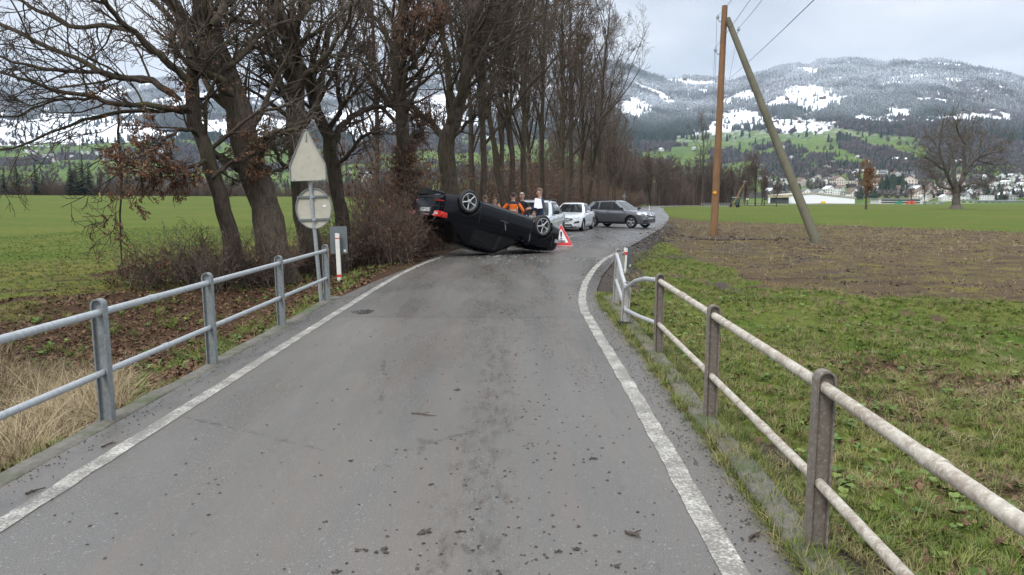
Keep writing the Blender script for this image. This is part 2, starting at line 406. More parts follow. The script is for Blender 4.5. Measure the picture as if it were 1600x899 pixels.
# ================================================================== asphalt
def asphalt_mat():
    t = NT('asphalt'); w = t.coord('World')
    agg = t.voro(105, w, out='Color'); fine = t.noise(120, 4, .75, w)
    base = t.ramp(fine, [(.32, (.050, .046, .042, 1)), (.68, (.185, .173, .157, 1))])
    # pale chippings
    ch = t.ramp(agg, [(.84, 0.), (.92, .6)]); base = t.mix(ch, base, (.29, .28, .26, 1))
    # tyre lanes run along Y and carry brown mud
    trk = t.coord('World', (1.6, .09, 1)); tn = t.noise(2.1, 5, .65, trk, .3)
    mudf = t.ramp(tn, [(.42, 0.), (.66, .9)])
    base = t.mix(t.math('MULTIPLY', mudf, .75), base, (.145, .122, .102, 1))
    bl = t.noise(.35, 5, .6, w)
    base = t.mix(t.ramp(bl, [(.4, 0.), (.7, .35)]), base, (.075, .071, .066, 1))
    # specks of dirt
    sp = t.noise(34, 4, .75, t.coord('World', (1, .6, 1))); spk = t.ramp(sp, [(.66, 0.), (.71, .9)])
    sm = t.noise(.9, 4, .6, t.coord('World', (2, .3, 1))); spk = t.math('MULTIPLY', spk, t.ramp(sm, [(.42, 0.), (.6, 1.)]))
    base = t.mix(spk, base, (.035, .025, .02, 1))
    # mud dragged over the right lane beyond the bridge
    ma = t.attr('mud', 'Fac'); mm = t.mr(t.math('ADD', ma, t.math('MULTIPLY', t.math('SUBTRACT', t.noise(9, 8, .82, t.coord('World', (1.3, .45, 1))), .5), 2.3)), .52, .92)
    base = t.mix(mm, base, t.ramp(fine, [(.3, (.03, .023, .018, 1)), (.7, (.09, .07, .055, 1))]))
    ce = t.voro(.55, t.coord('World', (1, .6, 1)), 'DISTANCE_TO_EDGE'); cw = t.noise(1.4, 5, .7, w); crack = t.math('MULTIPLY', t.math('LESS_THAN', t.math('ADD', ce, t.math('MULTIPLY', t.math('SUBTRACT', t.noise(9, 4, .7, w), .5), .05)), .004), t.math('GREATER_THAN', cw, .53))
    base = t.mix(t.math('MULTIPLY', crack, .4), base, (.02, .018, .016, 1))
    sy = t.n('ShaderNodeSeparateXYZ'); t.l(w, sy.inputs[0]); yj = t.math('ADD', sy.outputs[1], t.math('MULTIPLY', t.noise(3, 3, .6, w), .05))
    base = t.mix(t.math('MULTIPLY', t.math('LESS_THAN', t.math('ABSOLUTE', t.math('SUBTRACT', yj, 10.12)), .02), .6), base, (.03, .027, .024, 1))
    base = t.mix(t.math('MULTIPLY', t.math('GREATER_THAN', yj, 10.12), .12), base, (.05, .046, .042, 1))
    t.set('Base Color', base)
    wet = t.noise(.8, 4, .6, t.coord('World', (1.5, .25, 1)))
    t.set('Roughness', t.ramp(wet, [(.35, .18), (.65, .46)])); t.set('Specular IOR Level', .55)
    t.bump(t.math('ADD', fine, t.math('MULTIPLY', agg, .6)), .55, .006)
    return t.m
ASPH = asphalt_mat()
def strip(L, Rr, nacross, z, name, mat, mud=False, **k):
    n = len(L); V = []; m = []
    for i in range(n):
        for j in range(nacross+1):
            f = j/nacross; x = L[i][0]*(1-f)+Rr[i][0]*f; y = L[i][1]*(1-f)+Rr[i][1]*f
            V.append((x, y, z))
    V = np.array(V); I = np.arange(nacross)[None, :] + np.arange(n-1)[:, None]*(nacross+1)
    F = np.stack([I, I+1, I+nacross+2, I+nacross+1], -1).reshape(-1, 4)
    me = mesh_np(name, V, F, mat, True)
    if mud:
        dr = xat(RE, V[:, 1]) - V[:, 0]
        mv = (1-sstep(-.1, 1.9, dr+.3))*sstep(10.5, 14, V[:, 1])*(1-sstep(52, 64, V[:, 1]))
        mv = np.maximum(mv, .56*(1-sstep(.1, .5, np.abs(V[:, 0] - (-.22+.012*V[:, 1]))))*(1-sstep(30, 40, V[:, 1])))
        mv = np.maximum(mv, .42*(1-sstep(.03, .22, np.abs(V[:, 0] - .62)))*(V[:, 1] < 14)); mv = np.maximum(mv, .36*(1-sstep(.05, .3, np.abs(V[:, 0] + 1.5)))*(V[:, 1] < 16))
        mv = np.maximum(mv, .45*(1-sstep(0, .25, dr))*(V[:, 1] < 13)); mv = np.maximum(mv, .42*(1-sstep(0, .3, V[:,0]-xat(LE, V[:,1]))))
        mv = np.maximum(mv, .62*(1-sstep(.2, 1.1, np.abs(V[:, 0]-(-.6+(V[:, 1]-17)*.33))))*sstep(13,16,V[:,1])*(1-sstep(22,25,V[:,1])))
        a = me.attributes.new('mud', 'FLOAT', 'POINT'); a.data.foreach_set('value', mv.astype(np.float32))
    return obj(name, me, **k)
# even rows: resample both edges at the same Y up to 47 m, by index beyond
ys = np.concatenate([np.arange(-8, 44, .25)])
Lp = [(float(xat(LE, y)), y) for y in ys]; Rp = [(float(xat(RE, y)), y) for y in ys]
cl = curve([(2.9,44.5),(9.4,75),(23.5,147),(38,208),(103,326),(230,480)], 4); cr = curve([(8.9,44),(15.8,75),(29.8,146),(44.5,202),(110,318),(238,472)], 4)
nn = 60
def resamp(P, n):
    A = np.array([(p[0], p[1]) for p in P]); d = np.concatenate([[0], np.cumsum(np.hypot(*np.diff(A, axis=0).T))]); s = np.linspace(0, d[-1], n)
    return [(float(a), float(b)) for a, b in zip(np.interp(s, d, A[:, 0]), np.interp(s, d, A[:, 1]))]
Lp += resamp(cl, nn)[1:]; Rp += resamp(cr, nn)[1:]
strip(Lp, Rp, 44, 0.0, 'road', ASPH, True, kind='structure')
# ------------------------------------------------------------------ white lines, worn
def paint_mat():
    t = NT('worn_white_paint'); w = t.coord('World')
    n = t.noise(55, 5, .8, w); n2 = t.noise(4, 5, .6, w)
    f = t.ramp(t.math('ADD', n, t.math('MULTIPLY', n2, .6)), [(.68, 0.), (.84, .92)])
    c = t.ramp(t.noise(7, 4, .6, w), [(.3, (.33, .31, .27, 1)), (.7, (.52, .50, .45, 1))])
    t.set('Base Color', t.mix(f, c, (.13, .12, .105, 1))); t.set('Roughness', .6); t.bump(n, .4, .004); return t.m
PAINT = paint_mat()
def line_strip(P, w, name, step=.2):
    C = curve(P, step); L = []; Rr = []
    for i, p in enumerate(C):
        t = (C[min(i+1, len(C)-1)]-C[max(i-1, 0)]).normalized(); nrm = Vector((-t.y, t.x, 0))
        j = (vnoise(p.y*6, 0, 3)-.5)*.02
        L.append(p+nrm*(w/2+j)); Rr.append(p-nrm*(w/2-j))
    return strip(L, Rr, 1, .004, name, PAINT, kind='structure')
line_strip(LW, .115, 'left_edge_line'); line_strip(RW, .125, 'right_edge_line')
for (x0, y0), (x1, y1) in (((772,402.6),(781,399.3)), ((829,392.4),(839,389.6)), ((887,372),(897,368)), ((918,361.2),(929,358)), ((948,353.6),(956,351.6))):
    a = G(x0, y0); b = G(x1, y1); line_strip([a, b], .14, 'centre_line_dash')
# puddle by the left line
def puddle():
    c = G(566, 487.5); V = [(c.x, c.y, .0062)]; n = 40
    for k in range(n):
        a = 2*math.pi*k/n; r = .35+.9*float(fbm(math.cos(a)*2.6+9, math.sin(a)*2.6, 4))
        V.append((c.x+math.cos(a)*.17*r, c.y+math.sin(a)*.24*r, .0058))
    me = bpy.data.meshes.new('puddle'); me.from_pydata(V, [], [(0, 1+k, 1+(k+1) % n) for k in range(n)])
    me.materials.append(simple('puddle_water', (.06, .058, .055, 1), .02, spec=1.0)); obj('puddle', me, kind='structure')
puddle()
# kerbs of the bridge
def kerb_mat():
    t = NT('old_concrete'); w = t.coord('World'); n = t.noise(14, 6, .7, w); m = t.noise(2.5, 4, .6, w)
    c = t.ramp(n, [(.3, (.07, .062, .05, 1)), (.7, (.15, .138, .115, 1))])
    t.set('Base Color', t.mix(t.ramp(m, [(.48, 0.), (.62, .8)]), c, (.05, .065, .025, 1))); t.set('Roughness', .85); t.bump(n, .6, .01); return t.m
KERB = kerb_mat()
def kerbs():
    for nm, x, w_, zt in (('left_bridge_kerb', None, .17, .004), ('right_bridge_kerb', 1, .22, .035)):
        L = []; Rr = []
        for y in np.arange(-8, 12.3, .35):
            if x is None: a = -2.86-w_; b = -2.862
            else: a = float(np.interp(y, [-8, 3.3, 5.3, 7.6, 9.4, 12.3], [1.27, 1.30, 1.36, 1.43, 1.47, 1.53])); b = a+w_*.75
            j = (float(vnoise(y*1.7, 0, 6))-.5)*.03
            L.append((a+j, y)); Rr.append((b+j, y))
        n = len(L); V = []
        for i in range(n):
            (xa, y), (xb, _) = L[i], Rr[i]; dz = (float(vnoise(y*3, 2, 6))-.5)*.02
            V += [(xa, y, -.9), (xa, y, zt-.015+dz), (xa+.02, y, zt+dz), (xb-.02, y, zt+dz), (xb, y, zt-.015+dz), (xb, y, -.9)]
        I = np.arange(5)[None, :]+np.arange(n-1)[:, None]*6
        F = np.stack([I, I+6, I+7, I+1], -1).reshape(-1, 4)
        obj(nm, mesh_np(nm, V, F, KERB, False), kind='structure')
kerbs()
# ================================================================== mountainside
RIDGE = [(-400,175),(-100,150),(0,138),(60,146),(150,150),(230,138),(330,126),(450,140),(560,128),(700,118),(800,126),(900,108),(960,106),(985,113),(1000,121),(1030,129),(1060,127),(1110,129),(1130,134),(1160,126),(1190,116),(1215,110),(1235,108),(1250,110),(1262,102),(1300,100),(1345,103),(1365,107),(1380,101),(1440,102),(1480,105),(1500,112),(1540,118),(1580,129),(1620,136),(1800,150),(2100,160)]
S_R = np.array([620, 760, 1000, 1500, 2200, 3000, 3800, 4500, 5200, 6200]); S_S = np.array([-.012, .005, .075, .175, .34, .60, .83, 1.0, .93, .6])
def hillZ(az, r):
    px = CX + FPX*np.tan(az)
    ry = np.interp(px, [p[0] for p in RIDGE], [p[1] for p in RIDGE])
    E = (313.5 - ry - 1)/FPX*np.cos(az)          # tangent of the ridge's elevation
    x = r*np.sin(az); y = r*np.cos(az)
    s = np.interp(r, S_R, S_S)
    bump_ = (fbm(x/520, y/520, 51, 4)-.5)*.16*sstep(900, 1900, r)*(1-sstep(3900, 4400, r)) + (fbm(x/160, y/160, 61, 3)-.5)*.03*sstep(1300, 2000, r)
    return r*E*(s + bump_)
hz = []
def build_hills():
    na, nr = 760, 190
    az = np.linspace(R(-44), R(44), na); tt = np.linspace(0, 1, nr); r = 620*(6200/620)**tt
    A, RR = np.meshgrid(az, r); Z = hillZ(A, RR); X = RR*np.sin(A); Y = RR*np.cos(A)
    V = np.stack([X, Y, Z], -1).reshape(-1, 3)
    i = np.arange(na-1)[None, :] + np.arange(nr-1)[:, None]*na; F = np.stack([i, i+1, i+na+1, i+na], -1).reshape(-1, 4)
    return V, F
SNOW = [[(1245,105),(1283,109),(1280,121),(1250,116)], [(1207,167),(1215,152),(1229,140),(1269,134),(1300,144),(1345,157),(1300,162),(1278,171),(1211,169)],
 [(1127,153),(1171,141),(1178,152),(1140,163),(1125,163)], [(1085,209),(1100,200),(1131,176),(1167,167),(1192,182),(1229,188),(1309,191),(1302,205),(1167,202),(1122,211)],
 [(945,166),(985,153),(1016,164),(1022,177),(989,190),(958,176)], [(1020,127),(1042,123),(1091,127),(1122,130),(1124,138),(1078,134)],
 [(1327,192),(1354,179),(1372,185),(1398,176),(1456,183),(1510,177),(1583,180),(1581,190),(1523,193),(1434,189),(1345,194)], [(1474,124),(1492,120),(1500,132)], [(1030,115),(1060,118),(1058,125),(1035,124)], [(1195,115),(1215,113),(1214,119),(1200,121)],
 [(-50,206),(66,182),(113,176),(157,180),(260,205),(250,216),(184,222),(90,226),(-50,232)], [(60,168),(100,166),(96,176),(66,178)], [(300,190),(420,180),(480,200),(420,222),(320,216)], [(540,190),(575,165),(600,175),(580,215),(545,225)], [(620,180),(700,170),(760,190),(700,215)]]
GREEN = [[(1050,214),(1120,208),(1300,203),(1345,206),(1420,216),(1452,232),(1450,262),(1400,268),(1300,262),(1440,290),(1320,296),(1180,290),(1130,268),(1050,262)],
 [(1000,236),(1095,234),(1110,250),(1000,252)], [(1380,282),(1600,282),(1600,262),(1500,258),(1380,262)], [(-60,228),(120,220),(250,214),(330,222),(420,214),(540,222),(640,220),(700,240),(620,262),(420,262),(250,244),(-60,250)]]
WOODS = [[(1302,213),(1330,220),(1370,232),(1420,243),(1452,252),(1450,270),(1380,262),(1350,248),(1310,232)], [(1175,228),(1232,226),(1238,234),(1180,236)], [(1180,262),(1260,263),(1310,270),(1290,277),(1200,274)], [(1262,246),(1304,240),(1300,253),(1264,252)],
 [(1110,238),(1135,236),(1160,244),(1190,252),(1150,256),(1112,246)], [(1380,270),(1440,266),(1460,276),(1400,280)], [(1232,262),(1250,240),(1262,262)]]
def hill_cover(P):
    q = proj(P); px, py = q[:, 0], q[:, 1]
    wob = (fbm(P[:, 0]/90, P[:, 1]/90, 71, 3)-.5); px2 = px + wob*30; py2 = py + (fbm(P[:, 0]/70, P[:, 1]/70, 73, 4)-.5)*15
    snow = np.zeros(len(P), bool); green = np.zeros(len(P), bool)
    for p in SNOW: snow |= inpoly(px2, py2, p)
    for p in GREEN: green |= inpoly(px2, py2, p)
    n = fbm(P[:, 0]/240, P[:, 1]/240, 81, 4)
    r = np.hypot(P[:, 0], P[:, 1])
    known = (px > 930) & (px < 1610)
    snow |= (fbm(P[:, 0]/110, P[:, 1]/110, 87, 3) > .69) & (py < 200)
    snow |= (~known) & (n > .60) & (py < 215); green |= (~known) & (n > .56) & (py > 210)
    green |= (py > 262) & (n > .43)
    green |= (r < 1150)
    wood = ~(snow | green)
    for p in WOODS: wood |= inpoly(px2, py2, p)
    wood |= green & (py > 205) & (n < .34)
    wood &= r < 5300
    return snow, green, wood, px, py
def hill_mat():
    t = NT('mountainside'); c = t.attr('landcover'); sp = t.n('ShaderNodeSeparateColor'); t.l(c, sp.inputs[0]); w = t.coord('World')
    n = t.noise(.01, 6, .65, w); nf = t.noise(.06, 5, .7, w)
    gr = t.ramp(n, [(.35, (.05, .095, .014, 1)), (.65, (.11, .15, .03, 1))]); gr = t.mix(t.ramp(nf, [(.55, 0.), (.7, .5)]), gr, (.10, .095, .05, 1))
    fl = t.ramp(nf, [(.35, (.020, .022, .018, 1)), (.65, (.05, .042, .034, 1))])
    sn = t.ramp(nf, [(.35, (.70, .73, .78, 1)), (.62, (.84, .86, .88, 1))])
    f = t.mix(sp.outputs[1], fl, gr)
    # thin snow lies more densely with altitude
    g = t.n('ShaderNodeNewGeometry'); sz = t.n('ShaderNodeSeparateXYZ'); t.l(g.outputs['Position'], sz.inputs[0])
    alt = t.mr(sz.outputs[2], 150, 420); th = t.math('MULTIPLY', t.ramp(t.math('ADD', nf, t.math('MULTIPLY', alt, .35)), [(.52, 0.), (.72, 1.)]), t.math('MULTIPLY', alt, .8))
    f = t.mix(th, f, sn); f = t.mix(sp.outputs[0], f, sn)
    t.set('Base Color', f); t.set('Roughness', .95); t.set('Specular IOR Level', .1); return t.m
hv, hf = build_hills()
hsnow, hgreen, hwood, _, _ = hill_cover(hv)
hme = mesh_np('mountainside', hv, hf, hill_mat(), True)
ca = hme.color_attributes.new('landcover', 'FLOAT_COLOR', 'POINT')
ca.data.foreach_set('color', np.stack([hsnow & ~hwood, hgreen & ~hwood, hwood, np.ones(len(hv))], -1).astype(np.float32).ravel())
obj('mountainside', hme, kind='structure')
# ------------------------------------------------------------------ woods on the mountainside
def conifer_mesh(name, mat, seed, h=1.0):
    r_ = random.Random(seed); V = []; F = []
    tiers = 4
    for k in range(tiers):
        z0 = .08+.22*k; z1 = min(1.0, z0+.38); rr = .22*(1-k/tiers*.72); n = 7; b = len(V)
        for i in range(n):
            a = 2*math.pi*i/n + r_.random()*.5; q = rr*r_.uniform(.65, 1.15); V.append((q*math.cos(a), q*math.sin(a), z0-r_.uniform(0, .05)))
        V.append((r_.uniform(-.01, .01), 0, z1))
        for i in range(n): F.append((b+i, b+(i+1) % n, b+n))
    me = bpy.data.meshes.new(name); me.from_pydata(V, [], F); me.materials.append(mat); return me
def bare_blob(name, mat, seed):
    """small twiggy crown: many thin upright slivers"""
    r_ = random.Random(seed); V = []; F = []
    for k in range(46):
        a = r_.random()*6.283; e = r_.uniform(.1, 1.45); L = r_.uniform(.25, .55)*(.6+.4*math.sin(e))
        o = Vector((0, 0, r_.uniform(.12, .45))); d = Vector((math.cos(a)*math.cos(e), math.sin(a)*math.cos(e), math.sin(e)))
        tip = o + d*L*1.15; s = d.cross(Vector((r_.random()-.5, r_.random()-.5, .2))).normalized()*r_.uniform(.03, .075)
        m_ = o.lerp(tip, .62); b = len(V); V += [o, m_+s, m_-s, tip]; F += [(b, b+1, b+2), (b+1, b+3, b+2)]
    V += [(-.02, 0, 0), (.02, 0, 0), (0, .0, .5)]; F.append((len(V)-3, len(V)-2, len(V)-1))
    me = bpy.data.meshes.new(name); me.from_pydata([tuple(v) for v in V], [], F); me.materials.append(mat); return me
def wood_mat(name, c0, c1, frost=True):
    t = NT(name); oi = t.n('ShaderNodeObjectInfo'); w = t.coord('World')
    base = t.ramp(oi.outputs['Random'], [(0., c0), (1., c1)])
    if frost:
        g = t.n('ShaderNodeNewGeometry'); sz = t.n('ShaderNodeSeparateXYZ'); t.l(g.outputs['Position'], sz.inputs[0])
        alt = t.mr(sz.outputs[2], 235, 500); n = t.noise(.0035, 4, .6, w); nf = t.noise(.25, 3, .7, w)
        f = t.math('MULTIPLY', alt, t.ramp(n, [(.34, .25), (.58, .95)])); f = t.math('MULTIPLY', f, t.ramp(nf, [(.42, .15), (.58, 1.)]))
        base = t.mix(f, base, (.72, .76, .82, 1))
    t.set('Base Color', base); t.set('Roughness', .95); t.set('Specular IOR Level', .05); return t.m
CONIF = wood_mat('frosted_conifer', (.018, .030, .022, 1), (.040, .055, .035, 1))
DECID = wood_mat('distant_bare_wood', (.10, .085, .085, 1), (.17, .145, .13, 1))
def woods():
    N = 420000
    az = rng.uniform(R(-40), R(40), N); r = np.sqrt(rng.uniform(1000**2, 5100**2, N))
    # thin the far ones less than area does, keep the near ones
    x = r*np.sin(az); y = r*np.cos(az); z = hillZ(az, r); P = np.stack([x, y, z], 1)
    sn, gr, wd, px, py = hill_cover(P)
    edge = fbm(x/60, y/60, 33, 3)
    keep = wd & (rng.random(N) < np.where(r < 4700, .48, .40)) | (~wd & (rng.random(N) < .045) & (edge > .55))
    keep &= (px > -120) & (px < 1720) & ~((px > 600) & (px < 860) & (rng.random(N) < .6))
    P = P[keep]; px = px[keep]; py = py[keep]; r = r[keep]; n = len(P)
    con = fbm(P[:, 0]/300, P[:, 1]/300, 99, 4)
    isc = rng.random(n) < np.clip((con-.36)*3.5, .12, .95)*np.where(py > 225, .16, 1)
    h = np.where(isc, rng.uniform(20, 33, n), rng.uniform(13, 22, n))*.9
    h *= np.where(r < 2300, .62, 1)
    rot = np.zeros((n, 3)); rot[:, 2] = rng.uniform(0, 6.28, n)
    P[:, 2] -= 1.0
    protos = [conifer_mesh('distant_conifer', CONIF, 3)]; c = isc
    scatter('conifer_forest', P[c], rot[c], h[c], protos, kind='stuff', label='frosted dark conifer forest covering the upper mountainside', cat='forest')
    c = ~isc
    scatter('broadleaf_forest', P[c], rot[c], h[c], [bare_blob('distant_broadleaf', DECID, 5)], kind='stuff', label='bare grey brown broadleaf woods on the lower mountainside', cat='forest')
woods()
# ================================================================== trees
def tubes(P, Rr, s):
    """P (N,K,3), Rr (N,K) -> verts, quads"""
    P = np.asarray(P, float); N_, K = P.shape[:2]
    T = np.gradient(P, axis=1); T /= np.linalg.norm(T, axis=2, keepdims=True)+1e-9
    ref = np.zeros_like(T); m = np.abs(T[:, :1, 2]).repeat(K, 1) > .85
    ref[..., 2] = 1; ref[m] = (1, 0, 0)
    U = np.cross(T, ref); U /= np.linalg.norm(U, axis=2, keepdims=True)+1e-9; Wv = np.cross(T, U)
    a = np.arange(s)*2*np.pi/s
    V = P[:, :, None, :] + Rr[:, :, None, None]*(U[:, :, None, :]*np.cos(a)[None, None, :, None] + Wv[:, :, None, :]*np.sin(a)[None, None, :, None])
    V = V.reshape(-1, 3)
    n = np.arange(N_)[:, None, None]*K*s; k = np.arange(K-1)[None, :, None]*s; j = np.arange(s)[None, None, :]; j2 = (j+1) % s
    F = np.stack([n+k+j, n+k+j2, n+k+s+j2, n+k+s+j], -1).reshape(-1, 4)
    return V, F
def joinVF(L):
    V = []; F = []; b = 0
    for v, f in L: V.append(v); F.append(f+b); b += len(v)
    return np.concatenate(V), np.concatenate(F)
def resampleP(pts, rs, K):
    P = np.array([tuple(p) for p in pts], float); r = np.array(rs, float)
    # smooth with Catmull-Rom first
    if len(P) > 2:
        Q = []; q = []
        for i in range(len(P)-1):
            p0 = P[max(i-1, 0)]; p1 = P[i]; p2 = P[i+1]; p3 = P[min(i+2, len(P)-1)]
            for t in np.linspace(0, 1, 6, endpoint=False):
                Q.append(.5*((2*p1)+(p2-p0)*t+(2*p0-5*p1+4*p2-p3)*t*t+(3*p1-p0-3*p2+p3)*t**3)); q.append(r[i]*(1-t)+r[i+1]*t)
        Q.append(P[-1]); q.append(r[-1]); P = np.array(Q); r = np.array(q)
    d = np.concatenate([[0], np.cumsum(np.linalg.norm(np.diff(P, axis=0), axis=1))]); s = np.linspace(0, d[-1], K)
    return np.stack([np.interp(s, d, P[:, i]) for i in range(3)], 1), np.interp(s, d, r)
def kids(P, Rr, n, t0, t1, a0, a1, lf, K, up, wig, rf, g, rtip=.005, lmin=.15, curl=0.):
    N_, Kp = Rr.shape; T = np.gradient(P, axis=1); T /= np.linalg.norm(T, axis=2, keepdims=True)+1e-9
    L = np.linalg.norm(np.diff(P, axis=1), axis=2).sum(1)
    par = np.repeat(np.arange(N_), n); M = len(par)
    t = (np.tile((np.arange(n)+.5)/n, N_) + g.uniform(-.5, .5, M)/n)*(t1-t0)+t0
    f = np.clip(t*(Kp-1), 0, Kp-1.001); i = f.astype(int); w = (f-i)[:, None]
    p = P[par, i]*(1-w)+P[par, i+1]*w; tg = T[par, i]; r0 = Rr[par, i]*(1-w[:, 0])+Rr[par, i+1]*w[:, 0]
    q = g.normal(size=(M, 3)); q -= tg*(q*tg).sum(1, keepdims=True); q /= np.linalg.norm(q, axis=1, keepdims=True)
    a = g.uniform(a0, a1, M)[:, None]; d = tg*np.cos(a)+q*np.sin(a)
    ln = np.maximum(lmin, L[par]*g.uniform(lf*.6, lf*1.3, M)*(1.12-.6*t))
    C = np.zeros((M, K, 3)); C[:, 0] = p; st = (ln/(K-1))[:, None]
    cd = g.normal(size=(M, 3))*curl
    for k in range(1, K):
        d = d + g.normal(size=(M, 3))*wig + np.array([0, 0, up]) + cd; d /= np.linalg.norm(d, axis=1, keepdims=True)
        C[:, k] = C[:, k-1] + d*st
    r = np.minimum(r0*rf*g.uniform(.75, 1.1, M), ln*.035)
    r = np.maximum(r, rtip*1.2); tp = np.linspace(0, 1, K)[None, :]
    return C, r[:, None]*(1-tp)**.8*(1-.15) + rtip*tp + r[:, None]*.15*(1-tp)
def bark(name, c0, c1, moss=(.055, .06, .022, 1), mk=.5, zs=.25):
    t = NT(name); v = t.coord('Object', (1, 1, zs)); n = t.noise(16, 6, .7, v); m = t.noise(1.3, 5, .65, t.coord('Object', (1,1,.5)))
    c = t.ramp(n, [(.3, c0), (.7, c1)])
    if mk: c = t.mix(t.ramp(m, [(.50, 0.), (.66, mk)]), c, moss)
    t.set('Base Color', c); t.set('Roughness', .93); t.set('Specular IOR Level', .15); t.bump(n, .9, .035); return t.m
BARK = bark('grey_brown_bark', (.032, .025, .019, 1), (.118, .094, .072, 1))
BARKD = bark('dark_bark', (.024, .018, .015, 1), (.085, .066, .051, 1), mk=.6)
TWIG = simple('twig_bark', (.125, .10, .082, 1), .9, var=.3, scale=2, spec=.1)
TWIGD = simple('dark_twig_bark', (.075, .057, .046, 1), .9, var=.3, scale=2, spec=.1)
TWIGR = simple('reddish_twig_bark', (.13, .097, .078, 1), .9, var=.3, scale=1.5, spec=.1)
TWIGO = simple('orange_twig_bark', (.24, .125, .055, 1), .9, var=.3, scale=1, spec=.1)
def leafmat(name, c0, c1):
    t = NT(name); n = t.noise(5, 5, .8, t.coord('World')); t.set('Base Color', t.ramp(n, [(.32, c0), (.68, c1)])); t.set('Roughness', .8); t.set('Specular IOR Level', .2); return t.m
DLEAF = leafmat('dead_beech_leaf', (.075, .036, .022, 1), (.22, .12, .07, 1))
def leaves(P, n, g, size=(.05, .095), droop=.6):
    """P (M,K,3) twig points -> leaf quads"""
    M, K = P.shape[:2]; i = g.integers(0, M, n); k = g.integers(1, K, n); c = P[i, k] + g.normal(size=(n, 3))*.02
    d = g.normal(size=(n, 3)); d[:, 2] = -np.abs(d[:, 2])*droop*2 - droop; d /= np.linalg.norm(d, axis=1, keepdims=True)
    s = np.cross(d, g.normal(size=(n, 3))); s /= np.linalg.norm(s, axis=1, keepdims=True); nn_ = np.cross(d, s)
    L = g.uniform(*size, n)[:, None]; w = L*.30
    a = c; b = c + d*L*.5 + s*w + nn_*L*.12; e = c + d*L; f = c + d*L*.5 - s*w + nn_*L*.12
    V = np.stack([a, b, e, f], 1).reshape(-1, 3); F = np.arange(n*4).reshape(n, 4); return V, F
def fine(P0, R0, g, counts, dens=1., far=False, up=.10, lfs=(.5, .45, .5), rt=.004, start=.22, angs=((.5,1.15),(.4,1.05),(.35,1.1)), curl=.03, wig=.13):
    """three levels of branching on the limbs P0; returns limbs lists"""
    A, RA = kids(P0, R0, counts[0], start, .98, *angs[0], lfs[0], 8, up, wig, .42, g, .006, .5, curl)
    B, RB = kids(A, RA, counts[1], .2, 1, *angs[1], lfs[1], 6, up*.7, wig*1.15, .55, g, .005, .3, curl)
    C, RC = kids(B, RB, counts[2], .1, 1, *angs[2], lfs[2], 4, up*.5, wig*1.3, .6, g, rt, .22, curl)
    return (A, RA), (B, RB), (C, RC)
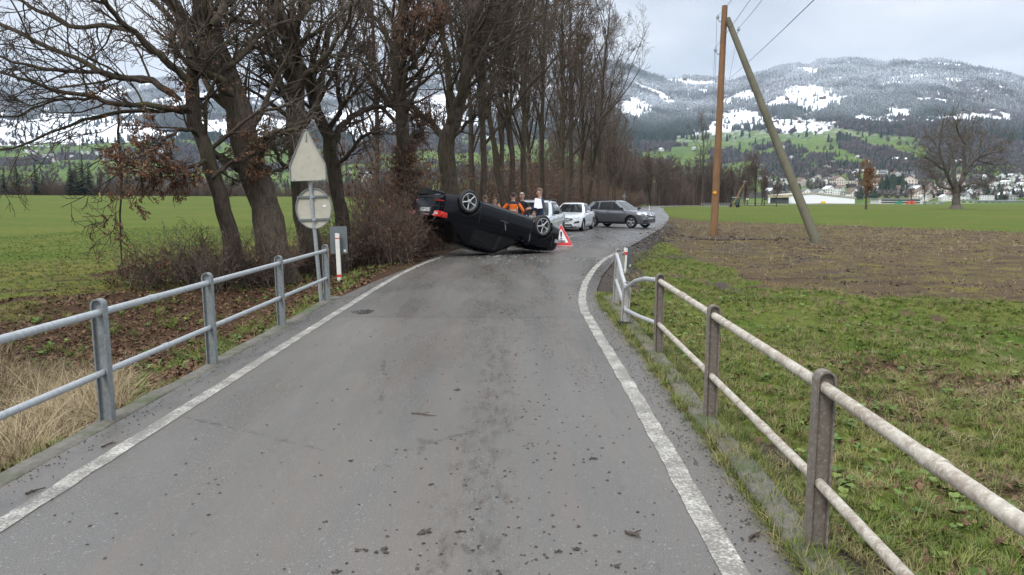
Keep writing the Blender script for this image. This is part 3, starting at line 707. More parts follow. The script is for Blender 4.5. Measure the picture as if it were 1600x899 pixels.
def hero(name, label, traces, Y0, seed, barkm=BARK, twigm=TWIG, cnt=(9, 6, 4), nleaf=0, leafidx=None, group=None, up=.08, cat='tree', twig=.0055, lfs=(.42,.5,.5), ysp=1.0, lsize=(.035,.07), wig=.10, ws=1.0, ivy=0):
    """traces: first is the trunk; each a list of (px, py, width_px) and a depth drift in metres"""
    g = np.random.default_rng(seed)
    tr0 = traces[0][0]; base = W(tr0[0][0], tr0[0][1], Y0); base.z = Hs(base.x, base.y) - .1
    root = empty(name, tuple(base), label=label, cat=cat, group=group); b = np.array(base)
    lims = []
    for ti, (tr, dy) in enumerate(traces):
        pts = []; rs = []
        for k, (px, py, w) in enumerate(tr):
            f = k/max(1, len(tr)-1); y = Y0 + dy*f*ysp if ti else Y0 + dy*f
            if ti and len(traces[ti]) > 1 and tr is not tr0: y = Y0 + dy*f
            pts.append(np.array(W(px, py, y))); rs.append(w/2*y/FPX*ws)
        if ti == 0: pts[0] = b.copy(); rs[0] *= 1.0; 
        P, r = resampleP(pts, rs, 22)
        if ti == 0:
            zz = P[:, 2]-b[2]; r = r*(1+.45*np.exp(-zz/.35))
        P = P + (np.stack([fbm(np.arange(22)*.55+ti*9, np.full(22, seed), k) for k in range(3)], 1)-.5)*np.minimum(r*3.2, .22)[:, None]*(np.linspace(0, 1, 22)[:, None] > 0)
        r = r*(1+.16*(vnoise(np.arange(22)*.8+ti*3, np.full(22, seed+.5))-.5)*2)
        if ti: r[0] *= .35
        lims.append((P-b, r))
    V, F = tubes(lims[0][0][None], lims[0][1][None], 14)
    obj('trunk', mesh_np('trunk', V, F, barkm, True), root)
    for P, r in lims[1:]:
        V, F = tubes(P[None], r[None], 9); obj('limb', mesh_np('limb', V, F, barkm, True), root)
    P0 = np.stack([P for P, r in lims]); R0 = np.stack([r for P, r in lims])
    L = np.linalg.norm(np.diff(P0, axis=1), axis=2).sum(1)
    # limbs get branches all along, the trunk only above its lower part
    parts = []
    for sel, st in ((slice(0, 1), .42), (slice(1, None), .12)):
        if len(P0[sel]) == 0: continue
        # split long limbs so that child lengths stay sensible
        parts.append(fine(P0[sel], R0[sel], g, (cnt[0]*(2 if sel.start == 0 else 1)+3, cnt[1], cnt[2]), up=up, start=st, lfs=lfs, rt=twig, wig=wig))
    VF = []
    for (A, RA), (B, RB), (C, RC) in parts: VF += [tubes(A, RA, 5), tubes(B, RB, 4)]
    V, F = joinVF(VF); obj('branches', mesh_np('branches', V, F, barkm, True), root)
    VF = [tubes(C, RC, 3) for _, _, (C, RC) in parts]
    V, F = joinVF(VF); obj('twigs', mesh_np('twigs', V, F, twigm, False), root)
    if ivy:
        A, RA = kids(P0[:1], R0[:1], 420, .0, .36, .9, 1.5, .055, 5, .02, .16, .12, g, .004, .25, .05); B, RB = kids(A, RA, 4, .2, 1, .5, 1.2, .6, 4, -.02, .2, .6, g, .003, .15, .05)
        V, F = joinVF([tubes(A, RA, 3), tubes(B, RB, 3)]); obj('trunk_shoots', mesh_np('trunk_shoots', V, F, TWIGR), root); V, F = leaves(B, ivy, g, (.045, .08)); obj('trunk_leaves', mesh_np('trunk_leaves', V, F, DLEAF), root, kind='stuff')
    if nleaf:
        Cs = np.concatenate([pp[2][0] for pp in parts]); 
        if leafidx is not None:
            q = proj(Cs[:, 2]+b); m = inpoly(q[:, 0], q[:, 1], leafidx); Cs = Cs[m]
        if len(Cs): 
            # leaves hang in clusters
            pick = g.random(len(Cs)) < .65; Cs = Cs[pick] if pick.sum() > 5 else Cs
            V, F = leaves(Cs, nleaf, g, lsize); obj('dead_leaves', mesh_np('dead_leaves', V, F, DLEAF), root, kind='stuff')
    return root
# --- the six traced trees nearest the bridge
heroes = []
heroes.append(hero('tree', 'slanting tree with brown dead leaves, its long limbs reaching left over the field',
 [([(372,425,34),(356,360,31),(340,300,28),(320,234,27),(304,180,24),(299,143,20),(298,100,16),(290,60,13),(272,20,10),(262,-60,7)], .6),
  ([(300,173,13),(267,167,11),(200,163,9),(147,153,8),(83,140,7),(33,123,5),(-20,108,4)], -1.2),
  ([(284,157,14),(234,127,12),(187,120,11),(133,100,9),(67,70,8),(0,37,7),(-60,5,5)], .8),
  ([(235,128,9),(160,115,8),(100,110,7),(33,100,5),(0,87,4),(-50,70,3)], -.6),
  ([(253,87,10),(197,43,9),(133,43,8),(83,30,7),(33,0,6),(-20,-30,4)], 1.5),
  ([(305,140,15),(284,123,14),(240,80,12),(200,43,10),(160,0,8),(120,-60,6)], -1.8),
  ([(298,90,12),(284,60,11),(267,30,9),(234,0,8),(200,-60,6)], 1.2),
  ([(300,176,8),(230,172,7),(157,180,6),(100,200,5),(33,227,4),(-30,238,3)], -.8),
  ([(147,153,6),(93,157,5),(57,167,4),(27,183,4),(0,183,3),(-30,180,2)], -.3),
  ([(310,215,9),(290,200,8),(262,215,6),(235,245,5),(215,290,3)], -1.4),
  ([(322,250,9),(300,262,7),(270,262,5),(235,270,4)], -.9),
  ([(330,280,9),(365,255,7),(395,240,5),(420,215,3)], 1.2),
  ([(185,165,4),(186,230,4),(189,300,4),(188,370,3),(192,440,2)], -.2)], 15.6, 3, BARKD, TWIGD, (8, 5, 4), 8500,
  [(120,120),(420,120),(430,420),(330,460),(150,460),(160,210)], lfs=(.42,.55,.55), up=.03, wig=.12, ws=.86))
heroes.append(hero('tree', 'thick leaning mossy trunk just right of the slanting dead-leaved tree',
 [([(436,428,52),(424,370,46),(407,300,43),(390,250,41),(374,184,38),(360,133,36),(340,83,34),(327,50,33),(317,0,33),(305,-80,28)], .9),
  ([(400,262,14),(412,232,11),(424,212,10),(452,207,8),(472,196,6)], -1.0),
  ([(365,150,13),(345,128,12),(315,112,10),(290,95,8),(262,70,6)], -1.2),
  ([(340,85,15),(318,50,13),(290,25,12),(262,5,10),(230,-40,8)], 1.0),
  ([(352,110,12),(378,84,10),(400,60,8),(430,40,6),(470,32,4)], .9),
  ([(330,40,14),(352,10,12),(375,-40,9)], 1.4),
  ([(318,232,13),(345,245,12),(372,262,14),(388,275,16)], .4)], 16.6, 5, BARK, TWIG, (9, 5, 4), 500, [(200,0),(420,0),(420,300),(200,300)], lfs=(.40,.55,.55), wig=.12))
heroes.append(hero('tree', 'tall straight trunk rising directly behind the tall triangular sign back',
 [([(490,425,40),(484,383,38),(474,320,34),(467,267,32),(462,178,29),(458,89,27),(446,45,26),(432,0,24),(420,-90,20)], .4),
  ([(462,150,12),(480,120,11),(505,95,9),(540,40,7),(550,0,5)], -1.5),
  ([(452,62,12),(425,45,10),(400,35,8),(360,30,7),(330,10,5)], .8),
  ([(462,120,9),(440,95,8),(410,80,6),(380,65,5)], -.6),
  ([(448,50,13),(475,20,11),(500,-10,9),(540,-40,6)], 1.2),
  ([(466,230,8),(450,262,7),(432,240,6),(418,215,4)], -.8)], 18.8, 7, BARK, TWIG, (10, 5, 5), 0, lfs=(.42,.55,.55), wig=.12, ws=.95))
heroes.append(hero('tree', 'dark forked tree right of the sign post, its two limbs spread in a wide V',
 [([(545,420,34),(536,383,32),(530,320,29),(522,267,28),(510,216,25),(489,169,22),(476,116,19),(462,80,15),(455,30,11),(460,-60,7)], .5),
  ([(518,235,15),(529,205,13),(547,182,12),(587,169,9),(612,160,6)], 1.5),
  ([(527,190,10),(530,150,9),(525,110,8),(540,70,6),(560,30,4)], -1.0),
  ([(525,260,9),(548,240,8),(566,215,7),(600,205,5)], -.8),
  ([(490,170,10),(500,130,9),(512,95,8),(510,60,6),(530,20,4)], .8),
  ([(478,120,9),(455,105,8),(430,100,6),(405,120,4)], -1.2)], 20, 9, BARKD, TWIGD, (10, 5, 5), 0, lfs=(.48,.55,.55), wig=.12, ws=.74))
heroes.append(hero('tree', 'ivy-leaved upright trunk clothed in dead brown leaves left of the upturned car',
 [([(643,395,27),(640,360,26),(636,310,25),(631,267,25),(627,178,23),(622,89,22),(626,40,18),(632,0,15),(640,-90,11)], .3),
  ([(622,90,11),(606,60,9),(590,35,8),(570,10,6),(560,-40,4)], 1.2),
  ([(626,120,10),(650,95,9),(668,60,7),(690,20,5)], -1.0),
  ([(629,180,9),(600,150,8),(578,120,6),(560,80,4)], .8),
  ([(630,230,8),(652,205,7),(668,180,5)], 1.0),
  ([(622,70,10),(640,30,9),(664,-10,7)], .8)], 22.0, 12, BARKD, TWIGR, (12, 6, 5), 7500, [(560,0),(700,0),(690,300),(670,400),(600,400)], lfs=(.42,.5,.55), ws=.86, ivy=5200))
heroes.append(hero('tree', 'stout grey trunk rising above the tail of the upturned car and forking high',
 [([(712,392,46),(708,340,44),(703,303,42),(699,262,40),(698,222,38),(716,160,27),(729,89,23),(738,27,19),(746,0,16),(755,-80,12)], .2),
  ([(698,235,20),(685,205,17),(667,188,14),(645,169,11),(610,140,7)], 1.2),
  ([(704,205,20),(702,150,17),(700,100,15),(692,50,13),(684,0,10),(680,-70,7)], -.8),
  ([(722,120,12),(750,90,10),(770,50,8),(790,0,6)], 1.0),
  ([(728,95,10),(715,60,9),(700,20,7),(706,-40,5)], 1.0),
  ([(706,215,9),(735,190,8),(755,170,6),(775,140,4)], -.8),
  ([(733,60,10),(752,30,8),(775,0,6)], -.8)], 25.0, 15, BARK, TWIG, (11, 6, 5), 0, lfs=(.45,.55,.55), ws=.66))
# --- prototypes for the rest of the row, copied one by one
def make_tree(name, h, seed, barkm, twigm, nl=14, spread=(.3, .75), lfl=.42, cnt=(8, 6, 4), twig=.008, r0=None, up=.12, nleaf=0, start=.22, dense=None, trunks=1, lean=0):
    g = np.random.default_rng(seed); K = 16; Ps = []; Rs = []
    for k in range(trunks):
        P = np.zeros((K, 3)); P[:, 2] = np.linspace(-.15, h*(1 if k == 0 else g.uniform(.8, .95)), K)
        wob = np.cumsum(g.normal(size=(K, 2))*.028*h/K*2.2, 0); P[:, :2] = wob-wob[0]
        if trunks > 1:
            a = g.uniform(0, 6.28); P[:, 0] += np.linspace(0, 1, K)**.8*math.cos(a)*h*.12; P[:, 1] += np.linspace(0, 1, K)**.8*math.sin(a)*h*.12
        rr = (r0 or h*.0088); r = rr*(1-np.linspace(0, 1, K))**.75*(1+.4*np.exp(-np.maximum(P[:, 2], 0)/.4)) + .012
        Ps.append(P); Rs.append(r)
    P = np.stack(Ps); r = np.stack(Rs)
    A, RA = kids(P, r, nl, start, .97, *spread, lfl, 10, up, .10, .55, g, .01, h*.10, .02)
    (B, RB), (C, RC), (D, RD) = fine(A, RA, g, cnt, up=up*.8, rt=twig, start=.15, lfs=(.42, .45, .55))
    root = empty(name, (0, 0, 0))
    V, F = tubes(P, r, 10); obj('trunk', mesh_np('trunk', V, F, barkm, True), root)
    V, F = joinVF([tubes(A, RA, 6), tubes(B, RB, 4)]); obj('branches', mesh_np('branches', V, F, barkm, True), root)
    V, F = joinVF([tubes(C, RC, 3), tubes(D, RD, 3)]); obj('twigs', mesh_np('twigs', V, F, twigm, False), root)
    if nleaf:
        V, F = leaves(D, nleaf, g, (.09, .16)); obj('dead_leaves', mesh_np('dead_leaves', V, F, DLEAF), root, kind='stuff')
    return root
used_t = {}
def place(proto, loc, rz, s, label, group, cat='tree', sz=1.0, tilt=(0, 0)):
    o = proto if not used_t.get(proto.name) else copy_tree(proto); used_t[proto.name] = 1
    o.location = loc; o.rotation_euler = (tilt[0], tilt[1], rz); o.scale = (s, s, s*sz); meta(o, label, cat, group); return o
g_ = random.Random(4)
PT = [make_tree('tree', 15, 21, BARK, TWIG, 16, (.3, .7), .44, twig=.007), make_tree('tree', 15, 22, BARKD, TWIG, 15, (.25, .6), .5, twig=.007, trunks=2),
      make_tree('tree', 15, 23, BARK, TWIGR, 17, (.3, .8), .40, twig=.008), make_tree('tree', 15, 24, BARKD, TWIGR, 15, (.22, .55), .5, twig=.008, nleaf=500)]
PF = [make_tree('tree', 11, 31, BARK, TWIGR, 12, (.25, .6), .5, (7, 5, 4), .016, r0=.16, trunks=2), make_tree('tree', 11, 32, BARKD, TWIG, 13, (.3, .7), .45, (7, 5, 4), .016, r0=.15), make_tree('tree', 11, 33, BARK, TWIGR, 12, (.2, .5), .5, (7, 5, 4), .018, r0=.13, trunks=3)]
# row close behind the upturned car and the people; each is told by what it stands behind
ROW = [(757,27.5,15,0,'forked tree trunk directly above the rear wheel of the upturned car'), (795,30,15,1,'slim tree just left of the orange-jacketed person'),
       (778,35,14,2,'thin tree between the upturned car and the field, behind the first forked trunk'), (822,36,16,0,'tree rising behind the blond person in dark clothes'),
       (850,40,15.5,3,'tree with reddish twigs behind the white compact SUV'), (838,47,15,1,'grey tree behind the person with white papers'),
       (872,46,16,2,'tree behind the gap between the two white cars'), (893,52,17,0,'tall tree directly behind the white hatchback'),
       (880,60,15,3,'slender tree just behind the tall one over the white hatchback'), (915,60,17.5,1,'tall tree with long ascending twigs between the hatchback and the grey SUV'),
       (905,70,15,2,'tree half hidden behind the tall one left of the grey SUV'), (934,74,15.5,0,'tree behind the tail of the grey SUV'),
       (951,84,13.5,3,'shorter tree behind the rear door of the grey SUV'), (962,94,12.5,1,'tree behind the roof of the grey SUV'), (975,106,12,2,'tree behind the small warning sign back'),
       (735,30,14,3,'slender tree between the stout grey trunk and the rear wheel'), (590,30,12,2,'thin tree seen through the gap left of the dead-leaved trunk')]
for k, (px, Y, h, pi, lab) in enumerate(ROW):
    p = W(px, 312, Y); place(PT[pi], (p.x, Y, Hs(p.x, Y)), g_.uniform(0, 6.3), h/15*g_.uniform(.95, 1.1), lab, 'bare trees of the roadside row')
def stretch(px, T):
    for lim, t in T:
        if px < lim: return t
    return T[-1][1]
FARW = [(985, 'where it joins the roadside row'), (1003, 'above the roof of the grey SUV'), (1016, 'above the nose of the grey SUV'), (1028, 'just right of the grey SUV'), (1040, 'over the corner of the green field'), (1075, 'left of the tallest pale tree'), (1112, 'around the tallest pale tree'), (1140, 'just right of the wooden pole'), (1172, 'behind the little tractor'), (9999, 'at its right end')]
rowpts = []
for Y in np.arange(112, 330, 5.2):
    xl = float(np.interp(Y, [75, 147, 208, 326], [9.4, 23.5, 38, 103])); rowpts.append((xl-3-g_.uniform(0, 3), Y+g_.uniform(-2, 2)))
    if g_.random() < .6: rowpts.append((xl-10-g_.uniform(0, 10), Y+g_.uniform(-2, 2)))
for x, Y in rowpts:
    hh = 11.5 if Y < 200 else 12.5
    q = proj([[x, Y, 5]])[0]
    if q[0] > 1200: continue
    place(PF[g_.randrange(3)], (x, Y, Hs(x, Y)), g_.uniform(0, 6.3), hh/11*g_.uniform(.8, 1.12), 'bare brown tree of the far wood, ' + stretch(CX + FPX*x/Y, FARW), 'trees of the far wood by the road')
for px in range(1035, 1206, 9):             # depth of the wood where the road bends away
    Y = g_.uniform(255, 330); p = W(px+g_.uniform(-4, 4), 312, Y); hgt = 14.5*(1.0 if px < 1185 else .82)
    place(PF[g_.randrange(3)], (p.x, Y, 0), g_.uniform(0, 6.3), hgt/11*g_.uniform(.85, 1.12), 'bare brown tree of the far wood, ' + stretch(px, FARW), 'trees of the far wood by the road')
p = W(1098, 312, 225); place(PT[0], (p.x, 225, 0), 1.1, 24/15, 'tallest pale tree standing out above the far wood left of the pole', None)
for px in range(1060, 1200, 26):
    Y = g_.uniform(262, 300); p = W(px, 312, Y)
    place(PF[2], (p.x, Y, 0), g_.uniform(0, 6.3), .9, 'bare brown tree of the far wood, ' + stretch(px, FARW), 'trees of the far wood by the road')
# --- lone trees of the right hand field
def lone():
    Y = GG(1495, 327).y
    hero('tree', 'big solitary bare tree with spreading limbs in the middle of the right field',
     [([(1494,327,22),(1494,315,15),(1494,303,14),(1493,294,15),(1492,288,9)], 0),
      ([(1492,298,8),(1482,277,6.5),(1474,256,5.5),(1468,234,4.5),(1471,205,3.2),(1477,175,1.6)], -6),
      ([(1468,236,4),(1457,218,3),(1445,208,2)], 5), ([(1496,298,9),(1504,276,8),(1507,250,6.5),(1507,228,5),(1512,203,3.5),(1521,180,1.6)], 3),
      ([(1505,272,5.5),(1523,251,4.5),(1540,241,3.6),(1559,237,2.6),(1574,228,1.4)], -5), ([(1508,226,4),(1498,209,3),(1493,190,1.6)], -4),
      ([(1494,292,5),(1491,264,4),(1488,236,3),(1490,205,1.5)], 6), ([(1488,297,5),(1466,289,4),(1459,270,3),(1444,264,2)], 4),
      ([(1520,254,3.5),(1531,228,2.8),(1540,200,1.4)], 6), ([(1498,296,5),(1520,286,3.4),(1534,290,2.2),(1543,284,1.4)], -4), ([(1479,270,3.6),(1462,256,2.8),(1446,245,1.6)], -5),
      ([(1525,250,3),(1545,256,2.2),(1562,262,1.2)], 4)], Y, 41, bark('pale_field_bark', (.06,.05,.042,1), (.15,.13,.11,1), mk=.3), TWIG, (8, 7, 6), lfs=(.5,.55,.6), twig=.024, up=.05, ws=.8, wig=.09)
lone()
wb = make_tree('tree', 7.0, 51, BARK, TWIGO, 16, (.25, .8), .55, (7, 6, 5), .022, r0=.19, start=.3, up=.06)
p = GG(1353, 327.5); place(wb, tuple(p), 0, 8.3/7*p.y/165, 'round-crowned tree with orange brown twigs left of the long low building', None)
wb2 = make_tree('tree', 6.0, 52, BARK, TWIG, 12, (.4, .9), .55, (7, 5, 4), .018, r0=.11, start=.35, up=.08)
p = GG(1213, 323.5); place(wb2, (p.x, p.y, p.z), 0, 6/6*p.y/190, 'small bare tree between the leaning strut and the far wood', None)
p = W(1590, 316, 320); place(PT[2], (p.x+9, 320, 0), 2, 1.05, 'bare tree cut by the right edge of the picture', None)
for px, Y, h in ((1446,430,13),(1425,470,11)):
    p = W(px, 316, Y); place(PF[0], (p.x, Y, 0), 1, h/11, ('larger' if px > 1440 else 'smaller') + ' pale brown bush-like tree left of the big solitary tree', None)
# --- far treeline beyond the left field
def conifer(name, h, seed):
    g = random.Random(seed); root = empty(name); mb = MB().cyl((0, 0, -.2), (0, 0, h*.95), h*.018, .02, 7); mb.build('trunk', BARKD, root)
    V = []; F = []
    n = 150
    for k in range(n):
        t = k/n; z = h*(.08+.9*t); L = h*.21*(1-t)**.8*g.uniform(.7, 1.15)+.15; a = g.uniform(0, 6.283)
        d = Vector((math.cos(a), math.sin(a), -.18)); s = Vector((-math.sin(a), math.cos(a), 0))
        for q in range(3):
            b = len(V); f = .33*(q+1); c = Vector((0, 0, z))+d*L*f; w = L*.30*(1.1-f*.6)
            V += [Vector((0, 0, z+.1))+d*L*(f-.33), c+s*w-Vector((0, 0, .25*w)), c+d*L*.12, c-s*w-Vector((0, 0, .25*w))]; F.append((b, b+1, b+2, b+3))
    me = bpy.data.meshes.new('crown'); me.from_pydata([tuple(v) for v in V], [], F); me.materials.append(leafmat('spruce_needles', (.012,.022,.014,1), (.035,.05,.028,1)))
    obj('crown', me, root); return root
PCN = conifer('conifer', 14, 3)
for px, Y, h in ((8,262,11),(28,268,13),(57,262,12),(68,270,9),(112,262,12),(120,268,13),(131,262,15),(140,268,12),(200,270,10),(225,265,9)):
    p = W(px, 308, Y); place(PCN, (p.x, Y, Hs(p.x, Y)), g_.uniform(0, 6), h/14, 'dark conifer beyond the left field, ' + stretch(px, [(90, 'near the picture edge'), (150, 'in the broad middle clump'), (999, 'last one before the slanting tree')]), 'conifers beyond the left field', 'conifer')
for px in range(-30, 620, 17):
    Y = g_.uniform(262, 290); p = W(px+g_.uniform(-6, 6), 308, Y)
    place(PT[g_.randrange(3)] if g_.random() < .5 else PF[g_.randrange(3)], (p.x, Y, Hs(p.x, Y)), g_.uniform(0, 6.3), (.8 if px < 260 else .55)*g_.uniform(.75, 1.1), 'hazy bare tree beyond the left field, ' + stretch(px, [(120, 'near the picture edge'), (270, 'left of the slanting tree'), (400, 'behind the slanting and mossy trunks'), (500, 'behind the sign post'), (999, 'between the sign post and the upturned car')]), 'bare trees beyond the left field')
# --- leafless shrubs under the row
def make_shrub(seed, h, n, twigm, leafn, sz=.008, lean=.35):
    g = np.random.default_rng(seed); K = 8; d = g.normal(size=(n, 3))*np.array([lean, lean, .0]) + np.array([0, 0, 1]); d /= np.linalg.norm(d, axis=1, keepdims=True)
    P = np.zeros((n, K, 3)); P[:, 0, :2] = g.normal(size=(n, 2))*h*.14; P[:, 0, 2] = -.1; L = h*g.uniform(.5, 1.05, n)
    for k in range(1, K):
        d = d+g.normal(size=(n, 3))*.07; d /= np.linalg.norm(d, axis=1, keepdims=True); P[:, k] = P[:, k-1]+d*(L/(K-1))[:, None]
    r = (.006+.004*h)*(1-np.linspace(0, 1, K))[None, :]**.8*g.uniform(.5, 1.2, n)[:, None]+.003
    A, RA = kids(P, r, 7, .12, 1, .4, 1.0, .42, 6, .05, .13, .6, g, .004, .2, .03); B, RB = kids(A, RA, 5, .1, 1, .4, 1.1, .5, 4, .03, .16, .6, g, .0035, .12, .03)
    root = empty('leafless_shrub'); V, F = joinVF([tubes(P, r, 4), tubes(A, RA, 3)]); obj('stems', mesh_np('stems', V, F, twigm), root)
    V, F = tubes(B, RB, 3); obj('twigs', mesh_np('twigs', V, F, twigm), root)
    if leafn: V, F = leaves(B, leafn, g, (.045, .085)); obj('dead_leaves', mesh_np('dead_leaves', V, F, DLEAF), root, kind='stuff')
    return root
SH = [make_shrub(61, 2.2, 34, TWIG, 500), make_shrub(62, 2.6, 40, TWIGR, 1500), make_shrub(63, 1.8, 46, TWIGD, 250, lean=.5)]
SHR = [(330,15.2,.62,0,'dense leafless shrub at the foot of the slanting tree, left side'),(385,15.6,.7,2,'dark tangled shrub between the slanting tree and the thick mossy trunk'),(300,16.4,.75,2,'low twiggy shrub left of the slanting tree'),
 (430,15.9,.6,0,'leafless shrub in front of the thick mossy trunk'),(470,17.5,.6,2,'leafless shrub left of the leaning sign post'),(520,18,.6,0,'leafless shrub right behind the round sign back'),
 (560,19,.7,2,'dark leafless shrub just right of the grey board by the bridge'),(590,19.6,.7,0,'leafless shrub between the grey board and the dead-leaved trunk'),(600,20.2,.85,1,'brown-leaved shrub at the left foot of the dead-leaved trunk'),
 (618,19.3,.62,1,'brown-leaved shrub beside the tail of the upturned car'),(655,25.0,.9,1,'brown-leaved shrub right of the dead-leaved trunk'),(612,19.6,.6,1,'low brown-leaved shrub before the dead-leaved trunk'),(232,15.4,.55,0,'sparse outermost shrub at the edge of the left field'),(540,22,.8,0,'shrub behind the grey board toward the field')]
for px, Y, s, pi, lab in SHR:
    p = W(px, 380, Y); place(SH[pi], (p.x, Y, Hs(p.x, Y)), g_.uniform(0, 6.3), s, lab, 'leafless shrubs under the tree row', 'shrub')
for Y in list(np.arange(27, 100, 2.3)) + list(np.arange(100, 200, 5)):
    xl = float(xat(LE, Y)); s = 1.0+.5*g_.random()+(.35 if Y < 80 else .2)
    x = xl-1.7-g_.uniform(0, 2.2)
    place(SH[g_.choice([0, 1, 1])], (x, Y, Hs(x, Y)), g_.uniform(0, 6.3), s, 'brown twiggy shrub of the left thicket, ' + stretch(CX+FPX*x/Y, [(800, 'behind the upturned car'), (860, 'behind the people and white SUV'), (905, 'behind the white hatchback'), (960, 'behind the gap before the grey SUV'), (1000, 'behind the grey SUV'), (9999, 'beyond the grey SUV')]), 'shrubs of the roadside thicket', 'shrub')
# ================================================================== railings
def galv_mat(name, c0, c1, rust=0., rough=.5, metal=.3):
    t = NT(name); v = t.coord('World'); n = t.noise(30, 5, .7, v); m = t.noise(9, 5, .75, v)
    c = t.ramp(n, [(.3, c0), (.7, c1)])
    if rust: c = t.mix(t.ramp(m, [(.46, 0.), (.60, rust)]), c, (.15, .10, .07, 1)); c = t.mix(t.ramp(t.noise(60, 4, .8, v), [(.56, 0.), (.62, rust*.8)]), c, (.55, .55, .50, 1))
    t.set('Base Color', c); t.set('Roughness', rough); t.set('Metallic', metal); t.bump(n, .25, .003); return t.m
RAIL_L = galv_mat('galvanised_tube', (.30, .32, .33, 1), (.44, .46, .47, 1), .12)
POST_L = galv_mat('grey_painted_post', (.15, .17, .175, 1), (.25, .27, .275, 1), .15)
RAIL_R = galv_mat('lichened_rusty_tube', (.30, .27, .22, 1), (.48, .44, .37, 1), .6, .75, .05)
POST_R = galv_mat('weathered_brown_post', (.10, .085, .07, 1), (.18, .155, .13, 1), .25, .75, .1)
RAIL_N = galv_mat('newer_grey_tube', (.34, .35, .36, 1), (.50, .51, .52, 1), .1)
POST_N = galv_mat('pale_galvanised_post', (.26, .25, .235, 1), (.40, .39, .37, 1), .2)
BLACK = simple('black_rubber', (.012, .012, .012, 1), .7)
BOLT = simple('dull_bolt', (.3, .3, .3, 1), .45, .8)
def rail_post(x, y, z, h, mat, parent, w=.092, d=.065, tiltx=0, tilty=0, rz=0):
    mb = MB(); n = 8
    def outl(hw, top):
        return [(-hw, 0), (hw, 0)] + [(hw*math.cos(math.pi*k/n), top-hw+hw*math.sin(math.pi*k/n)) for k in range(n+1)]
    mb.prism(outl(w/2-.009, h-.009), 1, -.008, .008)
    O = outl(w/2, h); I = outl(w/2-.010, h-.010); m = len(O); V = []
    O2 = O[1:] + [O[0]]; I2 = I[1:] + [I[0]]
    for P in (O2, I2):
        for yy in (-d/2, d/2): V += [(p[0], yy, p[1]) for p in P]
    F = []
    for i in range(m-1):
        j = i+1; F += [(i, j, m+j, m+i), (2*m+i, 3*m+i, 3*m+j, 2*m+j), (i, 2*m+i, 2*m+j, j), (m+i, m+j, 3*m+j, 3*m+i)]
    F += [(0, m, 3*m, 2*m), (m-1, 3*m-1, 4*m-1, 2*m-1)]
    F = [tuple(f) for f in F]
    mb.add(V, F)
    o = mb.build('post', mat, parent, smooth=True, bevel=0, ang=30); o.location = (x, y, z); o.rotation_euler = (tilty, tiltx, rz); return o
def tube_part(name, pts, r, mat, parent, n=14):
    return MB().tube(pts, r, n).build(name, mat, parent)
